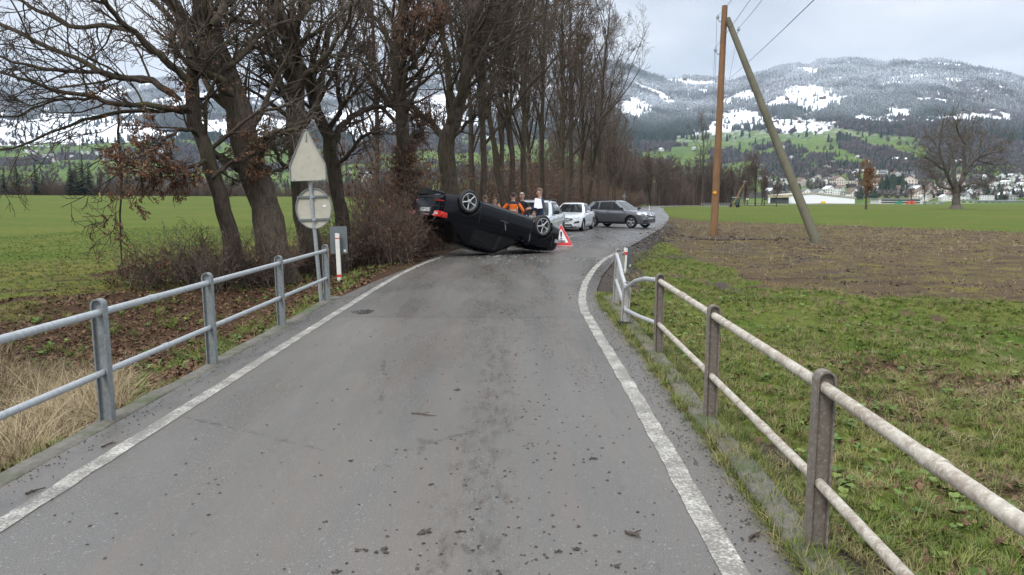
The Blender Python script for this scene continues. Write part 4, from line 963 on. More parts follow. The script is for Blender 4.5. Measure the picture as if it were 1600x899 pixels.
def railings():
    ysL = [1.45, 3.35, 5.25, 7.15, 9.35, 11.7]; base = (-2.955, 6, 0)
    root = empty('bridge_railing', (0, 0, 0), label='grey galvanised tube railing on the left edge of the bridge', cat='railing')
    for y in [-.6]+ysL: rail_post(-2.95, y, 0.0, .90, POST_L, root, tiltx=R(-1.0))
    for zz, r, nm in ((.80, .027, 'top_rail'), (.36, .024, 'lower_rail')):
        yy = [-2.5]+[-.6]+ysL
        for a, b in zip(yy[:-1], yy[1:]): tube_part(nm, [(-2.955, a, zz), (-2.955, b-.002, zz)], r, RAIL_L, root)
        for y in ((6.0, 2.4) if zz > .5 else (6.2, 9.15)): tube_part('sleeve', [(-2.955, y-.05, zz), (-2.955, y+.05, zz)], r+.004, RAIL_L, root)
    # right railing: two old stretches and the knocked one
    root = empty('bridge_railing', (0, 0, 0), label='rusty lichened railing on the right edge with its far bay knocked down', cat='railing')
    old = [(1.30, 1.2), (1.415, 3.27), (1.475, 5.34), (1.535, 7.62)]; zb = .02
    old = [(1.28, -.9)]+old
    for x, y in old: rail_post(x, y, zb, .845, POST_R, root, w=.088)
    P = [(1.22, -2.8)]+old
    for zz, r, nm in ((.765, .027, 'top_rail'), (.315, .024, 'lower_rail')):
        for a, b in zip(P[:-1], P[1:]): tube_part(nm, [(a[0], a[1], zb+zz), (b[0], b[1]-.002, zb+zz)], r, RAIL_R, root)
    for y in (6.45, 2.3): x = float(np.interp(y, [p[1] for p in P], [p[0] for p in P])); tube_part('sleeve', [(x, y-.06, .785), (x, y+.06, .785)], .031, RAIL_R, root)
    x = float(np.interp(4.1, [p[1] for p in P], [p[0] for p in P])); tube_part('sleeve', [(x, 4.05, .335), (x, 4.15, .335)], .028, RAIL_R, root)
    # knocked bay
    bx, by = 1.46, 9.45
    p = rail_post(bx, by, .06, .52, POST_N, root, w=.10, tiltx=R(3), tilty=R(-6)); p['label'] = 'short bent pale post torn loose with a black foot plate'
    mb = MB().box((bx, by, .03), (.15, .11, .05)); o = mb.build('foot_plate', BLACK, root)
    bb = MB(); 
    for s in (-1, 1): bb.cyl((bx+s*.045, by-.075, .04), (bx+s*.045, by-.055, .04), .009, n=8)
    for zz in (.18, .34, .48): bb.cyl((bx, by-.04, zz), (bx, by-.025, zz), .006, n=8)
    bb.build('bolts', BOLT, root)
    ex, ey = 1.60, 11.3
    rail_post(ex, ey, .0, .88, POST_N, root, w=.095, tiltx=R(2)); rail_post(ex+.09, ey+.35, .0, .80, POST_N, root, w=.08, tiltx=R(4))
    tube_part('bent_top_rail', [(1.535, 7.62, .785), (1.535, 7.85, .775), (1.50, 8.3, .74), (1.48, 8.8, .66), (1.46, 9.2, .55), (1.46, 9.42, .50)], .026, RAIL_N, root)
    tube_part('bent_top_rail', [(1.46, 9.42, .52), (1.48, 9.9, .62), (1.53, 10.5, .72), (1.60, 11.3, .80)], .026, RAIL_N, root)
    tube_part('lower_rail', [(1.535, 7.62, .335), (1.50, 8.6, .26), (1.46, 9.42, .22)], .023, RAIL_N, root)
    tube_part('lower_rail', [(1.46, 9.42, .24), (1.52, 10.3, .33), (1.60, 11.3, .40)], .023, RAIL_N, root)
railings()
# ================================================================== signs near the bridge
SIGNB = simple('sign_back_beige', (.36, .345, .28, 1), .55, var=.10, scale=6)
SIGNE = simple('sign_edge_grey', (.20, .21, .21, 1), .45, .3, var=.1)
STEEL = galv_mat('steel_post', (.24, .26, .27, 1), (.36, .38, .39, 1), .1)
WHITEP = simple('white_plastic', (.62, .61, .56, 1), .5, var=.12, scale=9)
REDB = simple('red_band', (.55, .03, .02, 1), .4)
GREYB = simple('grey_board', (.11, .125, .13, 1), .5, var=.12, scale=5)
def outline_round(P, r, n=5):
    out = []
    m = len(P)
    for i in range(m):
        a = Vector(P[i-1]); b = Vector(P[i]); c = Vector(P[(i+1) % m]); u = (a-b).normalized(); v = (c-b).normalized()
        ang = u.angle(v); t = r/math.tan(ang/2); p = b+u*t; q = b+v*t; cen = b+(u+v).normalized()*(r/math.sin(ang/2))
        a0 = math.atan2(*(p-cen).yx); a1 = math.atan2(*(q-cen).yx); d = (a1-a0+math.pi) % (2*math.pi)-math.pi
        for k in range(n+1): out.append((cen.x+r*math.cos(a0+d*k/n), cen.y+r*math.sin(a0+d*k/n)))
    return out
def sign_edge(mb, O, y0, y1, w=.012):
    m = len(O); c = Vector((sum(p[0] for p in O)/m, sum(p[1] for p in O)/m)); V = []
    I = [tuple(Vector(p)+(c-Vector(p)).normalized()*w) for p in O]
    for P in (O, I):
        for y in (y0, y1): V += [(p[0], y, p[1]) for p in P]
    F = []
    for i in range(m):
        j = (i+1) % m; F += [(i, j, m+j, m+i), (2*m+i, 3*m+i, 3*m+j, 2*m+j), (i, 2*m+i, 2*m+j, j), (m+i, m+j, 3*m+j, 3*m+i)]
    mb.add(V, F)
def signpost():
    Y = 11.9; b = G(504, 476, -.1); Y = b.y
    root = empty('road_sign_post', (b.x, Y, -.15), label='leaning steel post carrying a triangular and a round sign seen from behind', cat='road sign')
    top = W(484, 279, Y-.1)-Vector((b.x, Y, -.15))
    MB().cyl((0, 0, -.2), tuple(top), .031, n=14).build('post', STEEL, root)
    ax = top.normalized()
    sgn = empty('triangular_sign', (0, 0, 0), parent=root, label='tall triangular sign back in beige with rounded corners')
    c = W(482, 283, Y-.16)-Vector((b.x, Y, -.15))
    s = Y/FPX
    T = outline_round([(-28.5*s, 0), (28.5*s, 0), (28.5*s, 24*s), (0, 82*s), (-28.5*s, 24*s)], .035)
    MB().prism(T, 1, .0, .004).build('plate', SIGNB, sgn); mb = MB(); sign_edge(mb, T, -.02, .012, .014); mb.build('folded_rim', SIGNE, sgn)
    bb = MB()
    for x, z in ((0, 60), (-22, 3), (22, 3), (2, 36), (-8, 20), (10, 17)): bb.cyl((x*s, -.014, z*s), (x*s, 0, z*s), .010 if z in (60, 3) else .004, n=10)
    bb.box((0, -.01, 66*s), (.022, .02, .12)); bb.build('rivets', STEEL, sgn)
    sgn.location = c; sgn.rotation_euler = (0, R(-2.0), R(-4))
    rnd = empty('round_sign', parent=root, label='round sign back in beige below the triangle'); c2 = W(488.5, 326, Y-.14)-Vector((b.x, Y, -.15))
    Cc = [(28.5*s*math.cos(2*math.pi*k/40), 31.5*s*math.sin(2*math.pi*k/40)) for k in range(40)]
    MB().prism(Cc, 1, .06, .064).build('plate', SIGNB, rnd); mb = MB(); sign_edge(mb, Cc, .04, .075, .014); mb.build('folded_rim', SIGNE, rnd)
    mb = MB(); mb.box((0, .045, 18*s), (50*s, .02, .03)).box((0, .045, -17*s), (50*s, .02, .03)); mb.build('cross_bars', GREYB, rnd)
    mb = MB()
    for z in (18, -17): mb.cyl((0, .05, z*s-.02), (0, .05, z*s+.02), .04, n=12)
    mb.build('clamps', STEEL, rnd); MB().box((17*s, .056, 3*s), (.055, .004, .035)).build('sticker', WHITEP, rnd)
    rnd.location = c2; rnd.rotation_euler = (0, R(-2.5), R(-4))
signpost()
def delineator(b, h, lean, label, board, loc_b, bw, bh, bz, lab2, rz=0, red=((.1, .07), (.75, .06)), rzb=0, w=.10):
    root = empty('delineator_post', tuple(b), label=label, cat='marker post'); root.rotation_euler = (0, lean, rz)
    O = outline_round([(-w/2, 0), (w/2, 0), (w/2, h-.015), (-w/2, h)], .01, 3)
    MB().prism(O, 1, -.025, .025).build('post', WHITEP, root, bevel=.004)
    for z, hh in red: MB().box((0, 0, h-z-hh/2), (w+.006, .056, hh)).build('red_band', REDB, root)
    r2 = empty('reflector_board', tuple(loc_b), label=lab2, cat='road board'); r2.rotation_euler = (0, lean, rzb)
    O = outline_round([(-bw/2, 0), (bw/2, 0), (bw/2, bh), (-bw/2, bh)], .02, 4)
    MB().prism([(x, z+bz) for x, z in O], 1, -.004, .004).build('board', GREYB, r2)
    MB().cyl((0, .03, -.1), (0, .03, bz+bh*.9), .022, n=10).build('post', STEEL, r2)
    MB().box((bw*.33, -.007, bz+.06), (.05, .006, .05)).build('sticker', WHITEP, r2)
b = G(530.5, 441, -.12)
delineator(b, 1.03, R(-1.5), 'white marker post with red bands before a grey board, left roadside', None, (b.x+.005, b.y+.09, -.15), 27*b.y/FPX, 43*b.y/FPX, .62, 'grey rectangular board seen from behind the left marker post', w=.085, red=((.30-.20, .02), (.87, .05)), rz=.1)
b = G(975, 428, -.05)
delineator(b, .60, R(3), 'white marker post with a red band leaning beyond the knocked railing', None, (b.x+.10, b.y+.10, -.06), .17, .50, .13, 'narrow grey board leaning behind the right marker post', w=.075, red=((.10, .07),), rz=.2, rzb=.7)
def stripe_marker():
    b = G(513, 430, -.1); root = empty('striped_marker', tuple(b), label='thin yellow and red striped marker behind the left railing end', cat='marker')
    MB().box((0, 0, .3), (.05, .02, .6)).build('rod', simple('yellow_marker', (.55, .38, .05, 1), .5), root)
    for z in (.15, .35, .52): MB().box((0, 0, z), (.053, .023, .06)).build('red_band', REDB, root)
stripe_marker()
# ================================================================== utility pole with strut
def polewood(name, c0, c1):
    t = NT(name); n = t.noise(14, 6, .7, t.coord('Object', (3, 3, .12))); m = t.noise(2, 4, .6, t.coord('Object', (1, 1, .4)))
    c = t.ramp(n, [(.3, c0), (.7, c1)]); c = t.mix(t.ramp(m, [(.5, 0.), (.7, .45)]), c, tuple(v*.5 for v in c0[:3])+(1,))
    t.set('Base Color', c); t.set('Roughness', .9); t.bump(n, .6, .01); return t.m
POLEB = polewood('brown_pole', (.12, .06, .028, 1), (.29, .165, .085, 1)); POLEG = polewood('greenish_pole', (.06, .056, .036, 1), (.135, .125, .083, 1))
CER = simple('ceramic_insulator', (.50, .53, .56, 1), .15, var=.05); IRON = simple('dark_iron', (.03, .03, .034, 1), .5, .5); WIRE = simple('wire', (.09, .095, .11, 1), .5, .4)
def utility_pole():
    base = GG(1115, 369); Y = base.y; top = W(1132.5, 10, Y); b = base
    root = empty('utility_pole', tuple(b), label='tall brown wooden pole with insulators, braced by a slanting strut', cat='utility pole')
    ht = (top-b).length; d = (top-b).normalized(); rel = lambda v: tuple(Vector(v)-b)
    N = 10; MB().tube([(0, 0, -.3)]+[tuple((top-b)*(k/N)) for k in range(1, N+1)], [5.9*Y/FPX]+[(5.8-1.5*k/N)*Y/FPX for k in range(1, N+1)], 18).build('pole', POLEB, root)
    cap = top-b; MB().cyl(tuple(cap), tuple(cap+Vector((0, 0, .03))), .125, n=16).build('cap', IRON, root)
    # old wooden butt strapped to the foot
    MB().tube([(.14, .12, -.2), (.15, .12, .35), (.16, .12, .62)], [.10, .095, .08], 12).build('stub', POLEG, root)
    for k, (ix, iy, side, ay) in enumerate(((1121.5, 27, -1, 22), (1118, 78, -1, 72), (1154, 46, 1, 46))):
        pt = W(ix, iy, Y)-b; att = (W(1131.5 if side < 0 else 1146, ay, Y)-b); ins = empty('insulator', parent=root); ins.location = pt
        mb = MB()
        prof = [(.0, -.10), (.035, -.10), (.04, -.06), (.095, -.05), (.10, -.035), (.045, -.01), (.05, .0), (.085, .015), (.085, .03), (.04, .045), (.035, .07), (.055, .085), (.05, .11), (0, .12)]
        mb.lathe(prof, 18, 0, Matrix.Rotation(R(90), 4, 'X')); mb.build('porcelain', CER, ins)
        a = Vector(att)-pt; H_ = []
        for q in range(9):
            t = q/8; H_.append((a.x*t, a.y*t, -.06-.20*math.sin(math.pi*min(1, t*1.15))+ (a.z+.06)*t**3))
        MB().tube(H_, .014, 8).build('hook', IRON, ins)
    for z in (.915, .80, .60, .24): q = (top-b)*z; MB().box(tuple(q), (.34, .03, .03)).build('bolt', IRON, root)
    q = (W(1117, 301, Y-.22)-b); s = 4.2*Y/FPX
    MB().prism([(-s*.85, 0), (0, -s*.68), (s*.85, 0), (0, s*.68)], 1, -.004, .004).build('yellow_diamond_plate', simple('yellow_plate', (.80, .36, .02, 1), .4), root, loc=tuple(q))
    # strut
    sb = GG(1276, 380); stp = W(1137, 30, Y-.05)
    r2 = empty('pole_strut', tuple(sb), label='greenish round strut leaning from the field up to the brown pole', cat='pole strut')
    v = stp-sb; MB().tube([tuple(v*-.03)]+[tuple(v*(k/10)) for k in range(1, 11)], [7.6*sb.y/FPX]+[(7.3-3.0*k/10)*(sb.y+(Y-sb.y)*k/10)/FPX for k in range(1, 11)], 18).build('pole', POLEG, r2)
    MB().box(tuple(v*.055+Vector((-.02, -.17, 0))), (.10, .02, .12), (0, R(-20), 0)).build('tag_plate', CER, r2)
    # wires: sag from the insulators toward the next supports
    def wire(p0, p1, sag, lab, r=.008):
        P = [p0.lerp(p1, t/24)-Vector((0, 0, sag*4*(t/24)*(1-t/24))) for t in range(25)]
        MB().tube(P, r, 6).build('wire', WIRE, label=lab, cat='wire', group='overhead wires')
    for (ix, iy), (ex, ey), lab in (((1121.5,25),(1142,-6),'wire rising to the picture top from the upper left insulator'), ((1117.5,75),(1170,-4),'wire climbing from the lower left insulator past the pole top'), ((1154,44),(1190,-6),'wire rising from the insulator on the strut side'),):
        p0 = W(ix, iy, Y); e = W(ex, ey, Y*.62); d_ = e-p0; wire(p0, p0+d_*2.2, .15, lab)
    e0 = W(1262, 0, Y*.55); e1 = W(1140, 122, Y+38); d_ = (e0-e1); wire(e1-d_*.05, e1+d_*1.5, .2, 'heavier cable crossing the sky behind the strut down to the left', .012)
    for px0, py0, px1, py1, lab in ((1120,30,1113,320,'slack thin wire hanging beside the pole from the upper insulator'), (1116.5,80,1109,322,'second thin wire hanging left of the pole'), (1152,55,1139,126,'thin wire dropping behind the strut')):
        p0 = W(px0, py0, Y); p1 = W(px1, py1, 150) if px1 < 1130 else W(px1, py1, Y+30); wire(p0, p1, .9 if px1 < 1130 else .1, lab, .009)
utility_pole()
# small pole pair, tractor, fence and sign far off
def far_things():
    b = G(1156, 321.5); Y = min(b.y, 185); b = W(1156, 0, Y); b.z = 0
    root = empty('utility_pole', (b.x, Y, 0), label='small distant pair of wooden poles leaning together by the wood', cat='utility pole')
    p = W(1165, 283, Y)-Vector((b.x, Y, 0)); MB().cyl((0, 0, -.2), tuple(p), .20, .14, 10).build('pole', POLEB, root)
    q = W(1162, 290, Y)-Vector((b.x, Y, 0)); MB().cyl((W(1161, 320, Y)-Vector((b.x, Y, 0))), tuple(q), .13, .12, 10).build('strut', POLEG, root)
    MB().box(tuple(p+Vector((-.2, 0, -.1))), (.9, .08, .08)).build('cross_arm', CER, root)
    # tractor
    c = W(1148, 320, Y+6); root = empty('tractor', (c.x, Y+6, -.05), -.5, label='small green tractor parked at the edge of the far wood', cat='tractor')
    GR = simple('tractor_green', (.03, .14, .05, 1), .35); GL = simple('tractor_glass', (.03, .05, .05, 1), .08)
    MB().box((0, -1.0, 1.25), (.8, 1.7, .7)).box((0, -1.9, 1.05), (.7, .15, .6)).build('bonnet', GR, root, bevel=.06)
    MB().box((0, .55, 1.0), (1.2, 1.5, .5)).build('chassis', GR, root, bevel=.05)
    MB().prism([(-.1, 1.2), (1.2, 1.2), (1.15, 2.45), (.15, 2.45)], 0, -.68, .68).build('cab_glass', GL, root, bevel=.03)
    MB().box((0, .6, 2.52), (1.5, 1.5, .12)).build('cab_roof', WHITEP, root, bevel=.03)
    for x in (-.85, .85):
        for y, r in ((.75, .8), (-1.5, .5)):
            Mw = Matrix.Translation((x, y, r)) @ Matrix.Rotation(R(90), 4, 'Z')
            MB().lathe([(r*.55, -.2), (r*.9, -.22), (r, -.15), (r, .15), (r*.9, .22), (r*.55, .2)], 20, 0, Mw, closed=True).build('tyre', BLACK, root)
            MB().lathe([(0, -.08), (r*.56, -.12), (r*.56, .12), (0, .08)], 14, 0, Mw).build('rim', WHITEP, root)
    # fence racks
    for px, lab in ((1132, 'pale rack fence between the pole and the tractor'), (1104, 'pale barrier rails by the far wood left of the big pole')):
        c = W(px, 320, Y+4); root = empty('fence', (c.x, Y+4, 0), label=lab, cat='fence')
        for z in (.15, .55, .95): MB().box((0, 0, z), (2.7, .06, .07)).build('rail', STEEL, root)
        for x in (-1.3, -.65, 0, .65, 1.3): MB().box((x, 0, .5), (.08, .07, 1.05)).build('post', STEEL, root)
    c = W(1168.5, 320, Y+3); root = empty('sign', (c.x, Y+3, 0), label='small white topped sign right of the tractor', cat='sign')
    MB().cyl((0, 0, 0), (0, 0, 2.0), .04, n=8).build('post', STEEL, root); MB().box((-.2, -.05, 2.05), (.6, .04, .35)).build('plate', WHITEP, root)
    # warning sign back behind the SUV
    c = W(975, 320, 62); root = empty('warning_sign', (c.x, 62, 0), label='small dark triangular sign back above the roof of the grey SUV', cat='road sign')
    MB().cyl((0, 0, 0), (0, 0, 2.2), .035, n=8).build('post', STEEL, root); h = (W(975, 303, 62)-W(975, 310, 62)).z
    z0 = W(975, 308.7, 62).z; MB().prism(outline_round([(-.20, z0), (.20, z0), (0, z0+.37)], .02), 1, -.05, -.04).build('plate', SIGNE, root)
    # white post by the road, little yellow marker in the left field
    c = W(1024.5, 322, 118); MB().box((0, 0, .4), (.09, .05, .8)).build('marker_post', WHITEP, None, (c.x-1, 118, 0), label='tiny white marker post where the road bends behind the SUV', cat='marker post')
    c = W(156, 309, 215); c.z = Hs(c.x, 215); root = empty('hydrant', tuple(c), label='tiny yellow marker standing far out in the left field', cat='marker')
    YL = simple('hydrant_yellow', (.7, .45, .04, 1), .5); MB().cyl((0, 0, 0), (0, 0, .9), .16, .14, 10).build('body', YL, root); MB().cyl((0, 0, .9), (0, 0, 1.25), .3, .1, 10).build('cap', YL, root)
far_things()
# ================================================================== warning triangle on the road
def stau():
    b = G(877, 384.5); Y = b.y
    s = Y/FPX; root = empty('folding_warning_triangle', tuple(b), .05, label='folding triangle with exclamation mark and the word Stau on the road', cat='warning triangle')
    WH = simple('reflective_white', (.80, .80, .80, 1), .5); RD = simple('reflective_red', (.62, .035, .03, 1), .45); BK = simple('print_black', (.015, .015, .015, 1), .6)
    lean = R(12); M = Matrix.Rotation(-lean, 4, 'X')
    def tri(w, h, z0=0): return [(-w, z0), (w, z0), (0, z0+h)]
    MB().prism(outline_round(tri(18.5*s, 35*s), .012), 1, 0, .004, M=M).build('white_face', WH, root)
    O = tri(18.0*s, 33.6*s, .6*s); I = tri(11.3*s, 22.5*s, 5.2*s); V = [(p[0], y, p[1]) for P in (O, I) for y in (-.004, 0) for p in P]; F = []
    for i in range(3): j = (i+1) % 3; F += [(i, j, 6+j, 6+i), (i, 3+i, 3+j, j), (6+i, 6+j, 9+j, 9+i), (3+i, 9+i, 9+j, 3+j)]
    MB().add(V, F, 0, M).build('red_border', RD, root, smooth=False)
    mark = MB(); mark.prism([(-.9*s, 14*s), (.9*s, 14*s), (1.5*s, 21.5*s), (.9*s, 22.6*s), (-.9*s, 22.6*s), (-1.5*s, 21.5*s)], 1, -.007, -.001, M=M)
    mark.prism([(1.3*s*math.cos(k*.7854), 11.6*s+1.3*s*math.sin(k*.7854)) for k in range(8)], 1, -.007, -.001, M=M); mark.build('exclamation_mark', BK, root)
    cu = bpy.data.curves.new('lettering', 'FONT'); cu.body = 'Stau'; cu.size = 7.0*s; cu.align_x = 'CENTER'; cu.extrude = .002; cu.offset = .004; cu.space_character = 1.05
    cu.materials.append(BK); to = bpy.data.objects.new('lettering', cu); COL.objects.link(to); dg = bpy.context.evaluated_depsgraph_get(); dg.update(); lm = bpy.data.meshes.new_from_object(to.evaluated_get(dg)); bpy.data.objects.remove(to); o = obj('lettering', lm, root)
    o.matrix_local = M @ Matrix.Translation((0, -.008, 5.7*s)) @ Matrix.Rotation(R(90), 4, 'X')
    MB().prism(outline_round(tri(18.5*s, 35*s), .012), 1, 0, .004, M=Matrix.Translation((0, .30, 0)) @ Matrix.Rotation(lean, 4, 'X')).build('back_face', WH, root)
stau()
# ================================================================== cars
def paint(name, col, rough=.25, coat=1, metal=0.):
    return simple(name, col, rough, metal, coat=coat)
GLASS = simple('car_glass', (.012, .016, .018, 1), .04, spec=.8)
GLASSD = simple('dark_side_glass', (.010, .012, .013, 1), .08, spec=.3)
TYRE = simple('tyre_rubber', (.018, .018, .018, 1), .75, var=.2, scale=20)
ALLOY = simple('alloy', (.50, .50, .51, 1), .3, .75); ALLOYD = simple('dark_alloy', (.08, .08, .085, 1), .4, .6)
PLASB = simple('black_plastic', (.018, .018, .020, 1), .5); CHROME = simple('chrome', (.75, .76, .78, 1), .15, 1)
LAMPC = simple('clear_lamp', (.55, .58, .60, 1), .08, .4); LAMPR = simple('red_lamp', (.55, .02, .015, 1), .12, coat=1); LAMPG = simple('grey_lamp', (.5, .42, .42, 1), .15)
PLATE = simple('plate_white', (.62, .62, .60, 1), .45); DARKU = simple('underbody_dark', (.015, .015, .016, 1), .8)
def lit_lamp():
    t = NT('lit_headlamp'); t.set('Base Color', (.8, .8, .7, 1)); t.set('Emission Color', (1, .9, .6, 1)); t.set('Emission Strength', 1.6); return t.m
LAMPL = lit_lamp()
def wheel(parent, x, y, z, r, side, rimr, spokes=5, star=True, rm=ALLOY, steer=0, w=.205):
    e = empty('wheel', (x, y, z), parent=parent); e.rotation_euler = (0, 0, steer)
    a = r-.5*(r-rimr)
    prof = [(rimr-.01, -w/2+.02), (rimr+.02, -w/2+.004), (a, -w/2-.006), (r-.03, -w/2+.006), (r-.006, -w/2+.03), (r, -w/4), (r, w/4), (r-.006, w/2-.03), (r-.03, w/2-.006), (a, w/2+.006), (rimr+.02, w/2-.004), (rimr-.01, w/2-.02)]
    MB().lathe(prof, 36).build('tyre', TYRE, e)
    o = side; f = o*(w/2-.012)
    mb = MB(); mb.lathe([(rimr, -o*w/2*.8), (rimr+.004, f), (rimr-.016, f+.002*o), (rimr-.022, f-.05*o), (rimr-.03, -o*w/2*.7)], 32)
    def P(rr, ang, yy): return (rr*math.cos(ang), yy, rr*math.sin(ang))
    for k in range(spokes):
        t = 2*math.pi*k/spokes+math.pi/2
        w0, w1 = (.30, .115) if star else (.20, .13)
        subs = (0,) if star else (-.13, .13)
        for s_ in subs:
            V = []; ri = .035; ro = rimr-.010
            for rr, hw, yy in ((ri, w0 if star else .5, f-.012*o), (ri+(ro-ri)*.45, w1*1.35, f-.014*o), (ro, w1*.9, f-.004*o)):
                V += [P(rr, t-hw+s_*(rr/ro), yy), P(rr, t, yy+.010*o) if s_ == 0 else P(rr, t+s_*(rr/ro), yy+.008*o), P(rr, t+hw+s_*(rr/ro), yy), P(rr, t+s_*(rr/ro), yy-.03*o)]
            F = [(a_+q, a_+(q+1) % 4, a_+4+(q+1) % 4, a_+4+q) for a_ in (0, 4) for q in range(4)]+[(3, 2, 1, 0), (8, 9, 10, 11)]
            mb.add(V, F)
    mb.lathe([(0, f+.004*o), (.030, f+.004*o), (.06, f-.008*o), (.065, f-.04*o)], 20)
    mb.build('rim', rm, e)
    MB().lathe([(0, f-.055*o), (rimr*.62, f-.055*o), (rimr*.62, f-.075*o), (0, f-.075*o)], 24).build('brake_disc', DARKU, e)
    return e
class Car:
    def __init__(s, name, loc, rot, p, pm, label, cat='car'):
        s.p = p; s.root = empty(name, loc, label=label, cat=cat); s.root.rotation_euler = rot; s.pm = pm
        s.body()
    def body(s):
        p = s.p; xr, xf = p['x0'], p['x1']; n = 46
        u = np.linspace(-1, 1, n); u = np.sign(u)*(1-(1-np.abs(u))**1.35); xs = (xr+xf)/2+u*(xf-xr)/2
        tp = np.array(p['top']); bt = np.array(p['bot']); ws = np.array(p['plan'])
        Vs = []; ringn = None
        HW = p['W']/2
        for i, x in enumerate(xs):
            zt = np.interp(x, tp[:, 0], tp[:, 1]); zb = np.interp(x, bt[:, 0], bt[:, 1]); w = HW*np.interp(x, ws[:, 0], ws[:, 1])
            h = zt-zb; sh = p.get('shoulder', .72)
            half = [(0, zb), (w*.55, zb), (w*.90, zb+.01), (w*.965, zb+h*.10), (w*.985, zb+h*.28), (w*1.0, zb+h*.50), (w*.992, zb+h*.60), (w*.998, zb+h*sh), (w*.965, zb+h*.86), (w*.90, zb+h*.955), (w*.74, zt), (w*.4, zt+.018), (0, zt+.025)]
            if i in (0, n-1):
                cz = (zt+zb)/2; half = [(a*.94, cz+(b-cz)*.86) for a, b in half]; x = x+(.018 if i else -.018)
            ring = [(x, a, b) for a, b in half]+[(x, -a, b) for a, b in half[-2:0:-1]]
            # bulge of nose and tail in plan: push the middle out
            k = abs(u[i])
            if k > .93:
                f = (k-.93)/.07; sg = 1 if u[i] > 0 else -1
                ring = [(xx-sg*f*p.get('bow', .10)*(abs(yy)/HW)**2, yy, zz) for xx, yy, zz in ring]
            Vs.append(ring)
        m = len(Vs[0]); V = [q for r_ in Vs for q in r_]
        F = [(i*m+k, i*m+(k+1) % m, (i+1)*m+(k+1) % m, (i+1)*m+k) for i in range(n-1) for k in range(m)]
        F += [tuple(range(m-1, -1, -1)), tuple((n-1)*m+k for k in range(m))]
        me = bpy.data.meshes.new('body'); me.from_pydata(V, [], F); me.materials.append(s.pm); me.materials.append(DARKU)
        bm = bmesh.new(); bm.from_mesh(me); bmesh.ops.recalc_face_normals(bm, faces=bm.faces); bm.to_mesh(me); bm.free()
        o = bpy.data.objects.new('body', me); COL.objects.link(o)
        cut = MB(); ra = p['arch']; rz = p['wr']
        for ax in (p['xa0'], p['xa1']):
            for sd_ in (-1, 1): cut.cyl((ax, sd_*(HW-.30), rz+.01), (ax, sd_*(HW+.2), rz+.01), ra, n=32)
        cm = cut.mesh('cut', DARKU, smooth=False); cm.materials.clear(); cm.materials.append(s.pm); cm.materials.append(DARKU)
        cm.polygons.foreach_set('material_index', [1]*len(cm.polygons))
        co = bpy.data.objects.new('cut', cm); COL.objects.link(co)
        md = o.modifiers.new('b', 'BOOLEAN'); md.object = co; md.operation = 'DIFFERENCE'; md.solver = 'EXACT'
        try: md.material_mode = 'TRANSFER'
        except Exception: pass
        dg = bpy.context.evaluated_depsgraph_get(); dg.update()
        me2 = bpy.data.meshes.new_from_object(o.evaluated_get(dg)); me2.name = 'body'
        bpy.data.objects.remove(co); o.modifiers.clear(); o.data = me2
        me2.polygons.foreach_set('use_smooth', [True]*len(me2.polygons)); me2.set_sharp_from_angle(angle=R(38)); o.parent = s.root
        s.bvh = BVHTree.FromPolygons([v.co.copy() for v in me2.vertices], [tuple(pl.vertices) for pl in me2.polygons]); s.bo = o
        s.greenhouse()
    def greenhouse(s):
        p = s.p; ws0, ws1, rr1, rr0 = p['gh']; zb, zr = p['zbelt'], p['zroof']; wb, wr = p['W']/2*.905, p['wroof']/2
        ts = [-.12, .05, .35, .65, .90, 1.0]; xB = p['xB']; xC = p['xC']; wag = p.get('wagon')
        def ring(t):
            tt = max(t, 0); w = wb+(wr-wb)*(tt**1.25); xF = ws0+(ws1-ws0)*t; xR = rr0+(rr1-rr0)*t; z = zb+(zr-zb)*t; dropk = p.get('drop', 0)*tt
            bow = .16*(1-.2*t); A = xF-bow-.02; D = xR+.14
            pts = [(xF, 0), (xF-bow*.25, w*.5), (xF-bow*.8, w*.84), (A-.10, w*.985)]
            a = A-.10; pts += [(min(a-.02, xB+.05), w), (min(a-.05, xB-.05), w), (min(a-.1, max(xC+.03, D+.14)), w*.995), (max(xC-.06, D+.10) if not wag else xC-.06, w*.99)]
            pts += [(max(D, xR+.10)+(.30 if wag else 0), w*.965), (xR+.05, w*.80), (xR+.005, w*.45), (xR, 0)]
            return [(x, y, z-dropk*max(0, (ws1-.35-x)/(ws1-.35-rr1))**1.5) for x, y in pts]
        L = [ring(t) for t in ts]; m = len(L[0])
        kinds = ['g', 'g', 'A', 's', 'B', 's', 'C', 'q' if wag else 'C', 'C', 'r', 'r']
        def emit(name, cond, mat, both=True, parent=None, split=False):
            for sides in (((1,), (-1,)) if split else ((1, -1),)):
                V = []; F = []
                for sgn in sides:
                    for j in range(len(ts)-1):
                        for k in range(m-1):
                            if cond(j, kinds[k]):
                                b = len(V); q = [L[j][k], L[j][k+1], L[j+1][k+1], L[j+1][k]]
                                V += [(x, y*sgn, z) for x, y, z in q]; F.append((b, b+1, b+2, b+3) if sgn < 0 else (b+3, b+2, b+1, b))
                if not F: return
                me = bpy.data.meshes.new(name); me.from_pydata(V, [], F); me.materials.append(mat)
                bm = bmesh.new(); bm.from_mesh(me); bmesh.ops.remove_doubles(bm, verts=bm.verts, dist=.0005); bmesh.ops.recalc_face_normals(bm, faces=bm.faces)
                # outward
                if sum(f.normal.dot(f.calc_center_median()-Vector(((ws0+rr0)/2, 0, zb))) for f in bm.faces) < 0: bmesh.ops.reverse_faces(bm, faces=bm.faces)
                bm.to_mesh(me); bm.free(); me.polygons.foreach_set('use_smooth', [True]*len(me.polygons)); me.set_sharp_from_angle(angle=R(30))
                obj(name, me, parent or s.root)
        last = len(ts)-2
        emit('windscreen', lambda j, k: k == 'g' and 0 <= j < last, GLASS)
